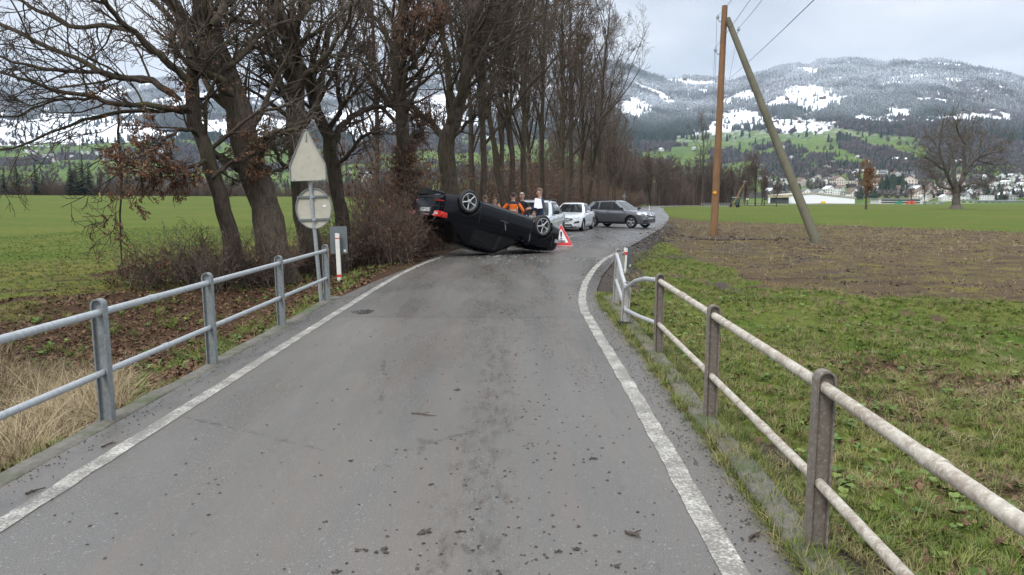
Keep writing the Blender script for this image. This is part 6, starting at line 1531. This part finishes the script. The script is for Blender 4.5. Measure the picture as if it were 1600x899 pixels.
def house_mesh(w, d, h, rh, flat=False, fl=2):
    parts = {}
    m = MB(); m.box((0, 0, h/2-1), (w, d, h+2)); 
    if not flat: m.prism([(-w/2, h), (w/2, h), (0, h+rh)], 1, -d/2, d/2)
    parts['wall'] = m
    r_ = MB()
    if flat: r_.box((0, 0, h+.2), (w+.6, d+.6, .4))
    else:
        for s in (-1, 1):
            r_.prism([(0, h+rh+.02), (s*(w/2+.8), h-.8*rh/(w/2)+.02), (s*(w/2+.8), h-.8*rh/(w/2)+.35), (0, h+rh+.37)], 1, -d/2-.7, d/2+.7)
        r_.box((w*.2, d*.2, h+rh*.75), (.8, .8, 1.8))
    parts['roof'] = r_
    wn = []
    for f in range(fl):
        z = 1.6+f*(h/fl)
        nx = max(2, int(w/3.2)); ny = max(2, int(d/3.5))
        for i in range(nx): wn.append(((-w/2+(i+.5)*w/nx, -d/2-.02, z), (1.2, .08, 1.4)))
        for i in range(ny):
            for s in (-1, 1): wn.append(((s*(w/2+.02), -d/2+(i+.5)*d/ny, z), (.08, 1.3, 1.4)))
    return parts, wn
RN = dict(flat='grey', snow='snowy', red='brown')
def house_proto(wall, roof, w, d, h, rh, flat=False, fl=2):
    root = empty('house'); pr, wn = house_mesh(w, d, h, rh, flat, fl)
    pr['wall'].build('wall', WALLS[wall], root, smooth=False); pr['roof'].build('roof', ROOFS[roof], root, smooth=False)
    m = MB()
    for c, d_ in wn: m.box(c, d_)
    m.build('windows', WIN, root, smooth=False); root['d'] = f'{wall} {"flat roofed block" if flat else "gabled house"} with {RN.get(roof, roof)} roof'; return root
HP = [house_proto('white', 'grey', 10, 12, 6, 3.4), house_proto('white', 'brown', 12, 10, 6.5, 4), house_proto('cream', 'red', 11, 12, 6, 3.8), house_proto('brown', 'snow', 12, 14, 5.5, 4),
      house_proto('white', 'flat', 18, 11, 9, 0, True, 3), house_proto('grey', 'flat', 16, 10, 6, 0, True, 2), house_proto('white', 'snow', 11, 12, 6, 3.6), house_proto('pink', 'brown', 16, 12, 9, 4.5, fl=3), house_proto('cream', 'flat', 26, 12, 12, 0, True, 4)]
used_h = set(); gh = random.Random(77)
def put_house(pi, px, py, s, where, group, rz=None, Yf=900):
    p = on_hill(px, py, Yf); pr = HP[pi]
    o = pr if pi not in used_h else copy_tree(pr); used_h.add(pi)
    o.location = p; o.rotation_euler = (0, 0, gh.uniform(-.7, .7) if rz is None else rz); o.scale = (s, s, s)
    lb = f"{HP[pi]['d']} {where}".split(); meta(o, ' '.join(lb if len(lb) < 17 else [w for w in lb if w not in ('the', 'a')][:16]), 'house', group); return o
# row of larger houses right of the strut foot, then the named blocks
big = [(7,1251,291,.9,'right of the strut'),(0,1213,291,1.0,'just right of the far wood'),(1,1228,293,1.0,'right of the strut, lowest row'),(4,1222,286,.8,'above the left end of the warehouse'),(0,1271,286,.9,'above the middle of the warehouse'),(1,1288,290,1.0,'left of the two hotel blocks'),(0,1293,284,.8,'above and left of the hotel blocks'),
 (7,1308,292,1.15,'widest pink block beside the white one'),(8,1331,291,.62,'tall pale block left of the orange brown tree'),(4,1200,287,.8,'at the right edge of the far wood'),(0,1187,281,.8,'above the right end of the far wood'),
 (7,1374,296,1.1,'right of the orange brown tree'),(1,1372,303,1.0,'behind the long low building, left end'),(2,1398,304,1.0,'behind the long low building, middle'),(7,1420,294,1.2,'pink terrace above the long low building'),(5,1425,300,1.4,'low block just above the long low building'),
 (0,1313,270,.85,'in the upper slope row, first from left'),(1,1325,272,.8,'in the upper slope row, second from left'),(0,1339,271,.95,'in the upper slope row, third from left'),(2,1352,274,.8,'in the upper slope row over the orange brown tree'),(6,1369,274,.95,'in the upper slope row right of the orange brown tree'),(0,1381,275,1.1,'in the upper slope row, large one'),(1,1399,279,1.1,'at the right end of the upper slope row'),(5,1414,277,1.4,'dark long house ending the upper slope row'),
 (6,1224,232,.9,'alone on the green slope above the strut'),(0,1237,248,.9,'alone on the green slope right of the strut'),(1,1340,247,.8,'on the meadow above the slope row'),(0,1356,257,1.0,'on the meadow terrace above the upper row'),(6,1318,213,1.0,'under the snowy village ridge'),(0,1301,257,.9,'left end of the meadow terrace'),(6,1084,234,1.0,'white farm below the left snow slope'),(6,1033,236,1.0,'small white farm by the dark wood'),
 (3,1400,252,1.0,'in the wood above the big tree, left'),(3,1418,253,1.0,'in the wood above the big tree, right'),(6,1497,256,.9,'on the right meadow'),(3,1285,155,1.5,'farm in the middle of the large snow field'),(3,1230,156,1.3,'farm at the left of the large snow field'),(3,1070,126,1.6,'long farm on the snowy saddle'),(3,1511,177,1.5,'farm on the right snow strip'),(3,1551,177,1.5,'barn at the end of the right snow strip')]
for pi, px, py, s, wh in big: (lambda o: None)(put_house(pi, px, py, s, wh, None))
for k in range(26):
    t = gh.random(); px = 1196+t*110; py = 190+4*math.sin(t*9)+gh.uniform(-4, 7)+t*4; put_house(gh.choice([3, 6, 0, 1]), px, py, gh.uniform(.8, 1.15), 'in the village on the snowy terrace', 'village houses on the snowy terrace')
for k in range(22): put_house(gh.choice([0, 1, 6, 0, 5]), gh.uniform(1190, 1440), gh.uniform(262, 290), gh.uniform(.6, .9), 'on the meadow slope above the town', 'houses on the meadow slope above the town')
for k in range(16):
    px = gh.uniform(1355, 1460); put_house(gh.choice([3, 6]), px, 189+gh.uniform(-3, 5), gh.uniform(.8, 1.1), 'along the snow strip behind the big tree', 'houses along the upper snow strip')
for k in range(86):
    px = gh.uniform(1432, 1610); py = gh.choice([312, 308, 303, 298, 292, 286, 280])+gh.uniform(-2.5, 2.5)
    if px < 1470 and py < 295: continue
    put_house(gh.choice([0, 0, 1, 2, 4, 4, 5, 6, 6, 7]), px, py, gh.uniform(.55, .95), 'in the town behind the big tree', 'houses of the town behind the big tree')
for k in range(26): put_house(gh.choice([0, 1, 2, 5, 6]), gh.uniform(1195, 1440), gh.choice([298, 303, 308, 281])+gh.uniform(-3, 3), gh.uniform(.7, 1.0), 'behind the warehouse', 'houses behind the warehouse')
for k in range(46):
    z = gh.random(); px = gh.uniform(40, 270) if z < .6 else gh.uniform(540, 640); py = gh.uniform(238, 254) if z < .6 else gh.uniform(270, 302)
    put_house(gh.choice([0, 1, 6, 2, 4]), px, py, gh.uniform(.8, 1.1), 'far beyond the left field', 'far houses beyond the left field')
# white warehouse, long low building
def halls():
    Y = 560; s = Y/FPX; c = W(1282, 317.6, Y); c.z = -.4
    root = empty('warehouse', tuple(c), label='long white warehouse with a yellow door and very low pitched roof', cat='warehouse')
    w = 106*s; MB().prism([(-w/2, 0), (w/2, 0), (w/2, 9*s), (w*-.12, 15.6*s), (-w/2, 12.2*s)], 1, 0, 40).build('wall', simple('white_cladding', (.85, .86, .88, 1), .6), root, smooth=False)
    MB().prism([(w/2+.5, 9*s), (w/2+.5, 9*s+.8), (w*-.12, 15.6*s+.9), (-w/2-.5, 12.2*s+.8), (-w/2-.5, 12.2*s), (w*-.12, 15.6*s+.05)], 1, -.6, 40.6).build('roof', simple('beige_roof_edge', (.42, .38, .31, 1), .7), root, smooth=False)
    MB().box((4*s, -.1, 1.9*s), (7.5*s, .3, 4*s)).build('door', simple('yellow_door', (.80, .52, .02, 1), .5), root)
    g = W(1222, 317.6, Y-6)-Vector(c); r2 = empty('shed', (c.x+g.x, Y-6, -.3), label='dark shed with a yellow edge at the left end of the warehouse', cat='shed')
    MB().box((0, 6, 4.5*s), (20*s, 12, 9*s)).build('wall', simple('dark_shed', (.05, .06, .065, 1), .7), r2, smooth=False); MB().box((-1*s, 5.5, 10*s), (26*s, 14, 1.3*s)).build('roof', simple('ochre_edge', (.45, .33, .08, 1), .6), r2, smooth=False)
    Y = 520; s = Y/FPX; c = W(1407, 317.6, Y); c.z = -.2
    root = empty('office_building', tuple(c), label='long low pale building with dark window bands beyond the field', cat='building')
    WL = simple('pale_concrete', (.58, .57, .52, 1), .8); MB().box((0, 6, 4.2*s), (68*s, 12, 8.4*s)).build('wall', WL, root, smooth=False)
    for z in (2.6, 6): MB().box((0, -.1, z*s), (60*s, .3, 1.7*s)).build('window_band', WIN, root, smooth=False)
    MB().box((0, 6, 8.6*s), (72*s, 13, .6*s)).build('roof', WALLS['grey'], root, smooth=False)
    for px, col, lab in ((1404, (.03, .22, .12, 1), 'small green container before the long low building'), (1423, (.55, .07, .03, 1), 'small orange red machine before the long low building')):
        q = W(px, 318, Y-8); MB().box((0, 0, .9), (4.5 if px < 1410 else 5.5, 2, 1.6)).box((.8, 0, 1.9), (1.6, 1.6, .9)).build('container' if px < 1410 else 'digger', simple('c%d' % px, col, .5), None, (q.x, q.y, -.1), smooth=False, label=lab, cat='container' if px < 1410 else 'digger')
    for k, (px0, px1, h, lab) in enumerate(((1453, 1474, 2.2, 'long low white glasshouse left of the big tree'), (1500, 1522, 6, 'pale green low hall right of the big tree trunk'), (1525, 1600, 5, 'grey low industrial halls at the right edge below the town'))):
        Y = 600+30*k; s = Y/FPX; c = W((px0+px1)/2, 317.6, Y); r2 = empty('hall', (c.x, Y, -.3), label=lab, cat='hall'); ww = (px1-px0)*s
        MB().box((0, 6, h*s/2), (ww, 12, h*s)).build('wall', (WALLS['white'], simple('pale_green_cladding', (.35, .42, .25, 1), .7), simple('blue_grey_cladding', (.30, .34, .38, 1), .7))[k], r2, smooth=False); MB().box((0, 6, h*s+.3), (ww+1, 13, .6)).build('roof', ROOFS['flat'], r2, smooth=False)
        m = MB()
        for j in range(max(2, int(ww/6))): m.box((-ww/2+(j+.5)*6, -.05, h*s*.55), (3.2, .2, h*s*.3))
        m.build('windows', WIN, r2, smooth=False)
halls()
def town_trees():
    g = np.random.default_rng(12); P = []; Q = []
    for k in range(1700):
        px = g.uniform(1190, 1620) if g.random() < .7 else g.uniform(-40, 660); py = g.uniform(262, 314)
        if 1235 < px < 1335 and py > 300: continue
        p = on_hill(px, py, g.uniform(640, 900)); P.append(tuple(p)); Q.append(g.random())
    P = np.array(P); Q = np.array(Q); r = np.zeros((len(P), 3)); r[:, 2] = g.uniform(0, 6, len(P)); c = Q < .78
    scatter('town_trees', P[c], r[c], g.uniform(7, 13, c.sum()), [bare_blob('town_broadleaf', DECID, 9)], kind='stuff', label='bare grey trees mixed among the far town houses', cat='trees'); c = ~c
    scatter('town_conifers', P[c], r[c], g.uniform(8, 15, c.sum()), [conifer_mesh('town_conifer', CONIF, 8)], kind='stuff', label='dark conifers mixed among the far town houses', cat='trees')
    # dark conifer grove right of the orange brown tree
    P = []
    for k in range(46): px = g.uniform(1375, 1410); p = on_hill(px, g.uniform(298, 306)); P.append(tuple(p))
    r = np.zeros((46, 3)); scatter('conifer_grove', np.array(P), r, g.uniform(16, 24, 46), [conifer_mesh('grove_conifer', CONIF, 11)], kind='stuff', label='dark conifer grove standing right of the orange brown tree', cat='trees')
    # brown brush closing the foot of the far wood and far treelines
    P = []; s = []
    for k in range(620):
        if k < 380: px = g.uniform(1028, 1203); p = W(px, 318, g.uniform(235, 320)); z = -.2
        else: px = g.uniform(-40, 640); Y = g.uniform(262, 285); p = W(px, 312, Y); z = Hs(p.x, Y)-.3
        if k < 380 and p.x > float(np.interp(p.y, [147, 208, 326], [20, 34, 99])): p.y += 70
        P.append((p.x, p.y, z)); s.append(g.uniform(5, 9) if k < 380 else g.uniform(3, 6))
    r = np.zeros((620, 3)); r[:, 2] = g.uniform(0, 6, 620)
    scatter('brushwood', np.array(P), r, np.array(s), [brush_clump('brush', 1), brush_clump('brush', 2)], kind='stuff', label='brown brushwood filling the foot of the far woods', cat='brushwood')
def brush_clump(name, seed):
    g = np.random.default_rng(seed); n = 130; P = np.zeros((n, 4, 3)); P[:, 0, :2] = g.normal(size=(n, 2))*.22; d = g.normal(size=(n, 3))*np.array([.28, .28, 0])+np.array([0, 0, 1]); d /= np.linalg.norm(d, axis=1, keepdims=True)
    L = g.uniform(.4, 1.1, n)
    for k in range(1, 4): d = d+g.normal(size=(n, 3))*.1; P[:, k] = P[:, k-1]+d*(L/3)[:, None]
    V, F = tubes(P, np.tile(np.array([.006, .006, .005, .003]), (n, 1)), 3); return mesh_np(name, V, F, TWIGR)
town_trees()
# ================================================================== grass, straw, leaves, clods
def blade_mesh(name, seed, n, h, w, spread, droop, mat, hv_=(.5, 1.1), segs=3):
    g = np.random.default_rng(seed); V = []; F = []
    for k in range(n):
        a = g.uniform(0, 6.283); r0 = spread*abs(g.normal())*.5; b = np.array([math.cos(a)*r0, math.sin(a)*r0, 0]); H_ = h*g.uniform(*hv_); a2 = a+g.normal()*.8
        o = np.array([math.cos(a2), math.sin(a2), 0]); s = np.array([-math.sin(a2), math.cos(a2), 0])*w*g.uniform(.7, 1.3)/2; lean = g.uniform(.1, 1)*droop; i0 = len(V)
        for j in range(segs+1):
            t = j/segs; p = b+o*H_*lean*t**1.6+np.array([0, 0, H_*(t-.45*lean*t*t*1.2)]); ww = s*(1-t**1.5*.92)
            V += [p-ww, p+ww]
        for j in range(segs): q = i0+2*j; F.append((q, q+1, q+3, q+2))
    return mesh_np(name, np.array(V), np.array(F), mat)
def blade_mat(name, cols):
    t = NT(name); oi = t.n('ShaderNodeObjectInfo'); n = t.noise(.9, 4, .6, t.coord('World')); f = t.math('ADD', t.math('MULTIPLY', oi.outputs['Random'], .6), t.math('MULTIPLY', n, .5))
    t.set('Base Color', t.ramp(f, [(i/(len(cols)-1)*.8+.12, c) for i, c in enumerate(cols)])); t.set('Roughness', .6); t.set('Specular IOR Level', .25)
    return t.m
GRASS = blade_mat('grass_blade', [(.035,.052,.010,1), (.07,.105,.016,1), (.125,.16,.028,1), (.20,.19,.06,1)])
GRASSY = blade_mat('yellowing_grass_blade', [(.09,.10,.03,1), (.17,.17,.06,1), (.27,.22,.10,1), (.12,.10,.05,1)])
STRAW = blade_mat('straw_blade', [(.12,.088,.048,1), (.21,.16,.09,1), (.34,.27,.16,1), (.16,.11,.06,1)])
LEAFB = leafmat('fallen_leaf', (.040, .022, .014, 1), (.18, .105, .062, 1))
WEED = blade_mat('weed_leaf', [(.04,.075,.018,1), (.085,.14,.03,1), (.16,.20,.05,1)])
gs = np.random.default_rng(99)
def field(n, x0, x1, y0, y1, near=0):
    if near: u = gs.random(n); y = y0*(y1/y0)**u
    else: y = gs.uniform(y0, y1, n)
    x = gs.uniform(x0, x1, n); return x, y
def vis(x, y, m=60):
    q = proj(np.stack([x, y, np.zeros(len(x))], 1)); return (q[:, 0] > -m) & (q[:, 0] < 1600+m) & (q[:, 1] < 899+m*2)
def do(name, x, y, keep, smin, smax, protos, lab, cat, tilt=.12, dz=0., sc=None, idx=None):
    k = keep & vis(x, y); x = x[k]; y = y[k]; n = len(x); z = H(x, y)+dz
    r = np.stack([gs.normal(size=n)*tilt, gs.normal(size=n)*tilt, gs.uniform(0, 6.283, n)], 1); s = gs.uniform(smin, smax, n)
    if sc is not None: s = s*sc[k]
    scatter(name, np.stack([x, y, z], 1), r, s, protos, kind='stuff', label=lab, cat=cat); return n
B1 = [blade_mesh('grass_tuft', 1, 26, .10, .0055, .07, .8, GRASS), blade_mesh('grass_tuft', 2, 22, .13, .006, .06, 1.1, GRASS), blade_mesh('grass_tuft', 3, 18, .075, .005, .08, .6, GRASS)]
B2 = [blade_mesh('dry_tuft', 4, 20, .10, .005, .07, 1.2, GRASSY), blade_mesh('dry_tuft', 5, 16, .14, .005, .06, 1.4, GRASSY)]
def rightcov(x, y): s, l, m, yl = cover(x, y); return s, l, m, yl
x, y = field(52000, 1.2, 16, 1.3, 26, 1); s, l, m, yl = cover(x, y); dr = x-xat(RE, y); n5 = fbm(x*1.4, y*1.4, 63)
do('verge_grass', x, y, (dr > .34) & (s < .5) & (m < .6) & (gs.random(len(x)) > l*.85) & (n5 > .38), .35, .85, B1, 'green grass of the right verge below and behind the railing', 'grass', sc=.7+.9*np.clip(n5, .2, .8))
x, y = field(26000, 1.2, 14, 1.3, 24, 1); s, l, m, yl = cover(x, y); dr = x-xat(RE, y); n6 = fbm(x*.8+5, y*.8, 67)
do('yellowed_grass', x, y, (dr > .3) & (s < .6) & (n6 > .36), .4, 1.0, B2, 'yellowish brown dying grass between the green tufts on the right verge', 'grass')
B3 = [blade_mesh('matted_tuft', 14, 24, .17, .005, .12, 2.2, GRASSY), blade_mesh('matted_tuft', 15, 20, .20, .0045, .1, 2.4, STRAW)]
x, y = field(9000, 2.2, 14, 1.6, 15, 1); s, l, m, yl = cover(x, y); n8 = fbm(x*.6+2, y*.7, 71); wgt = np.clip((x-2.6)/3.5, 0, 1)*(1-sstep(7, 12, y))
do('matted_grass', x, y, (s < .5) & (gs.random(9000) < wgt) & (n8 > .40), .4, 1.0, B3, 'matted brown dead grass toward the right side of the verge', 'dead grass', .25)
# strip between asphalt and kerb
y = gs.uniform(1.3, 12.6, 3200); x = xat(RE, y)+gs.uniform(-.03, .36, 3200)*np.clip((y-0)/6, .5, 1); nk = fbm(x*2, y*1.5, 12)
do('kerb_grass', x, y, nk > .30, .45, 1.15, B1+B2, 'grass tufts rooted in the dirt between asphalt and right kerb', 'grass', dz=.0)
y = gs.uniform(2.8, 12.6, 1500); x = xat(LE, y)-.24-gs.uniform(-.02, .35, 1500); nk = fbm(x*2, y*1.2, 15)
do('bank_grass', x, y, nk > .42, .4, 1.2, B1+B2, 'sparse green tufts along the outer edge of the left kerb', 'grass')
x, y = field(30000, -24, -2.9, 6, 48, 1); s, l, m, yl = cover(x, y)
do('left_field_grass', x, y, (xat(LE, y)-x > .4) & (gs.random(len(x)) > l*.93), .4, .8, B1, 'short green grass at the near part of the left field', 'grass')
x, y = field(9000, -14, -3, 7, 30, 1); s, l, m, yl = cover(x, y)
do('left_field_dry_grass', x, y, (xat(LE, y)-x > .5) & (gs.random(len(x)) > l*.8), .4, .9, B2, 'yellowed grass where the left field meets the fallen leaves', 'grass')
# straw clumps on the left bank
S1 = [blade_mesh('straw_clump', 6, 70, .42, .006, .16, 1.5, STRAW, (.5, 1.2), 5), blade_mesh('straw_clump', 7, 60, .55, .006, .14, 1.8, STRAW, (.4, 1.1), 5)]
x = gs.uniform(-7.5, -3.2, 1300); y = gs.uniform(2.6, 10.5, 1300); qs = proj(np.stack([x, y, H(x, y)], 1)); ins = inpoly(qs[:, 0], qs[:, 1], [(-200,470),(60,470),(120,510),(175,590),(195,650),(60,780),(-200,900)]); ns = fbm(x*1.1, y*.9, 5)
do('straw_clumps', x, y, ins & (ns > .47), .7, 1.25, S1, 'long drooping straw coloured dead grass on the bank under the left railing', 'dead grass', .3, -.03)
# leaf litter
def leafm(seed, L):
    g = np.random.default_rng(seed); a = L; w = L*.3
    V = [(0,0,.004),(a*.5,w,.012+g.uniform(0,.01)),(a,0,.004+g.uniform(0,.015)),(a*.5,-w,.014)]; return mesh_np('fallen_leaf', np.array(V), np.array([[0, 1, 2, 3]]), LEAFB)
LF = [leafm(1, .055), leafm(2, .07), leafm(3, .085)]
x, y = field(46000, -9.5, -2.9, 3, 36, 1); s, l, m, yl = cover(x, y)
do('leaf_litter', x, y, (xat(LE, y)-x > .12) & (gs.random(len(x)) < l*1.1), .7, 1.3, LF, 'brown fallen leaves covering the bank and the ground under the trees', 'fallen leaves', .5, .012)
x, y = field(22000, 1.5, 11, 1.6, 22, 1); s, l, m, yl = cover(x, y)
do('scattered_leaves', x, y, (x-xat(RE, y) > .35) & (gs.random(len(x)) < .30+l*.7)*(fbm(x*.7, y*.7, 29) > .42), .5, 1.0, LF, 'brown leaves scattered in the grass of the right verge', 'fallen leaves', .6, .03)
# weeds
def weed(seed):
    g = np.random.default_rng(seed); V = []; F = []
    for k in range(11):
        a = g.uniform(0, 6.28); L = g.uniform(.03, .075); e = g.uniform(.2, .9); d = np.array([math.cos(a)*math.cos(e), math.sin(a)*math.cos(e), math.sin(e)]); s = np.array([-math.sin(a), math.cos(a), 0])*L*.36; b = len(V); o = np.array([0, 0, .01])
        V += [o, o+d*L*.6+s, o+d*L+np.array([0, 0, -.012]), o+d*L*.6-s]; F.append((b, b+1, b+2, b+3))
    return mesh_np('weed', np.array(V), np.array(F), WEED)
x, y = field(2600, 1.5, 9, 1.5, 14, 1); nw = fbm(x*1.2+4, y*1.2, 88); 
do('weeds', x, y, (x-xat(RE, y) > .45) & (nw > .47), .4, .95, [weed(1), weed(2)], 'small broad-leaved green weeds in the right verge', 'weeds', .2, .02)
x, y = field(2600, -8, -3, 4, 22, 1); nw = fbm(x*1.2+4, y*1.2, 89)
do('bank_weeds', x, y, (xat(LE, y)-x > .3) & (nw > .5), .6, 1.6, [weed(3), B1[1]], 'green weeds growing through the leaves on the left bank', 'weeds', .2, .02)
# clods of earth
def clod(seed, mat, fl=.6):
    g = np.random.default_rng(seed); bm = bmesh.new(); bmesh.ops.create_icosphere(bm, subdivisions=1, radius=1)
    for v in bm.verts: v.co = v.co*g.uniform(.65, 1.2); v.co.z *= fl
    me = bpy.data.meshes.new('clod'); bm.to_mesh(me); bm.free(); me.materials.append(mat); return me
EARTH = simple('wet_earth', (.062, .044, .031, 1), .8, var=.35, scale=9, bump=.6); MUD = simple('dark_mud', (.035, .026, .020, 1), .6, var=.3, scale=20, bump=.5)
CL = [clod(1, EARTH), clod(2, EARTH), clod(3, EARTH, .8)]
y = 9*(60/9)**gs.random(26000); x = gs.uniform(3, 42, 26000); ncl = fbm(x*.25, y*1.1, 58); s, l, m, yl = cover(x, y); big_ = (gs.random(26000) < .04)
do('soil_clods', x, y, (s > .5) & (ncl > .42+.22*gs.random(26000)), .008, .045, CL, 'brown clods of the bare field around the wooden pole', 'clods', .4, .005, np.where(big_, 2.0, 1)*np.clip(y/22, .6, 1.5))
ST = [blade_mesh('straw_bit', 9, 5, .11, .007, .12, 2.2, STRAW, (.4, 1), 2)]
y = 9*(60/9)**gs.random(9000); x = gs.uniform(3, 42, 9000); s, l, m, yl = cover(x, y); do('field_stubble', x, y, (s > .5), .5, 1.5, ST, 'pale straw bits and stubble strewn over the bare field', 'stubble', .5, .0, np.clip(y/20, .7, 1.6))
do('field_weeds', x+.3, y+.2, (s > .5) & (fbm(x*.4, y*.4, 3) > .5) & (gs.random(9000) < .5), .5, 1.1, B2+[B1[2]], 'sparse yellow green tufts growing on the bare field', 'grass')
P = GG(1122, 372); n = 260; x = gs.normal(P.x, 1.4, n); y = gs.normal(P.y-1.2, .35, n); do('mound_clods', x, y, x > 0, .05, .15, CL, 'dark heap of clods at the foot of the brown pole', 'clods', .5, .02)
y = gs.uniform(11.5, 46, 2000); x = xat(RE, y)+gs.normal(.45, .5, 2000); do('roadside_mud', x, y, (np.abs(x-xat(RE, y)-.3) < 1.2), .006, .026, [clod(4, MUD), clod(5, MUD, .4)], 'dark mud lumps churned up along the right road edge', 'mud', .4, .03, np.clip(y/18, .7, 1.6))
y = 2.6*(34/2.6)**gs.random(1500); x = np.where(gs.random(1500) < .55, gs.normal(.0, .32, 1500)+.02*y, gs.uniform(-2.4, 1.2, 1500)); k = (x > xat(LE, y)+.1) & (x < xat(RE, y))
H_old = H
def H(x, y): return np.zeros(len(x))
do('road_dirt', x, y, k & (gs.random(1500) < .8), .003, .013, [clod(6, MUD, .35), clod(7, EARTH, .3)], 'small crumbs of mud scattered over the asphalt', 'mud', .2, .002)
y = gs.uniform(2.6, 12.3, 1100); x = xat(RE, y)-np.abs(gs.normal(0, .16, 1100)); do('edge_dirt', x, y, x > 0, .002, .009, [clod(8, MUD, .4), clod(9, EARTH, .4)], 'dirt crumbs along the right asphalt edge', 'mud', .2, .003)
y = gs.uniform(3, 12.3, 500); x = xat(LE, y)+np.abs(gs.normal(0, .12, 500)); do('left_edge_dirt', x, y, x < 0, .002, .008, [clod(10, MUD, .4)], 'dirt crumbs along the left asphalt edge', 'mud', .2, .003)
H = H_old
# individually visible lumps and twigs on the road
for k, (px, py, s, lab) in enumerate(((600,862,.050,'mud lump with bits of straw low in the middle of the road'),(660,833,.055,'splayed mud lump right of the straw one, low on the road'),(561,861,.040,'dark round mud lump at the lower left of the road'),(714,610,.045,'mud lump alone in the middle distance of the road'),(987,835,.045,'flattened dark lump near the right line'),(926,717,.04,'curled mud lump left of the right line'),(963,885,.04,'dark mud lump at the bottom edge of the road'),(873,863,.032,'mud lump right of the road centre near the bottom'),(901,860,.035,'brown smeared lump near the bottom'),(549,721,.028,'small dark lump in the left half of the road'),(673,758,.026,'tiny dark lump in the road centre'),(717,832,.03,'small lump right of the splayed one'),(526,895,.035,'lump at the very bottom left of the road'),(783,489,.05,'mud lump far up the road near the tyre tracks'))):
    p = G(px, py); r2 = random.Random(k); mb = MB(); s *= .62
    for q in range(6):
        c = clod(50+k*7+q, MUD, .45); b_ = Vector((r2.gauss(0, s*.55), r2.gauss(0, s*.4), s*.12)); sc_ = s*r2.uniform(.22, .5)
        mb.add([tuple(v.co*sc_+b_) for v in c.vertices], [tuple(pl.vertices) for pl in c.polygons])
    for q in range(4): a = r2.uniform(0, 6.28); mb.tube([(0, 0, .006), (math.cos(a)*s*r2.uniform(.6, 1.3), math.sin(a)*s, .005)], .0022, 4)
    mb.build('mud_lump', MUD, None, (p.x, p.y, .001), smooth=False, label=lab, cat='mud lump')
def twig(px0, py0, px1, py1, r, lab):
    a = G(px0, py0, .006); b = G(px1, py1, .006); r2 = random.Random(int(px0)); P = [a.lerp(b, t/5)+Vector((0, r2.uniform(-.012, .012), r2.uniform(0, .006))) for t in range(6)]
    m_ = MB().tube([p-a for p in P], [r, r, r*.9, r*.8, r*.6, r*.4], 6); m_.tube([P[2]-a, P[2]-a+Vector((.05, .035, .004))], r*.5, 5); m_.build('fallen_twig', TWIGD, None, tuple(a), label=lab, cat='twig')
twig(643, 646, 682, 650, .005, 'thin twig lying across the middle of the road'); twig(978, 832, 1000, 840, .007, 'curved twig near the right white line'); twig(1172, 842, 1185, 836, .008, 'short twig by the right asphalt edge')
twig(158, 700, 178, 690, .006, 'little twig on the asphalt outside the left line'); twig(40, 772, 62, 765, .007, 'twig lying near the lower left corner outside the white line')
# ================================================================== air
def haze():
    m = bpy.data.materials.new('valley_air'); m.use_nodes = True; nt = m.node_tree; nt.nodes.clear()
    o = nt.nodes.new('ShaderNodeOutputMaterial'); v = nt.nodes.new('ShaderNodeVolumePrincipled'); v.inputs['Color'].default_value = (.62, .77, 1, 1)
    v.inputs['Density'].default_value = .00006; v.inputs['Anisotropy'].default_value = .2; nt.links.new(v.outputs[0], o.inputs['Volume'])
    ob = MB().box((0, 3200, 598), (14200, 7400, 1204)).build('haze', m, None, smooth=False, kind='stuff')
haze()
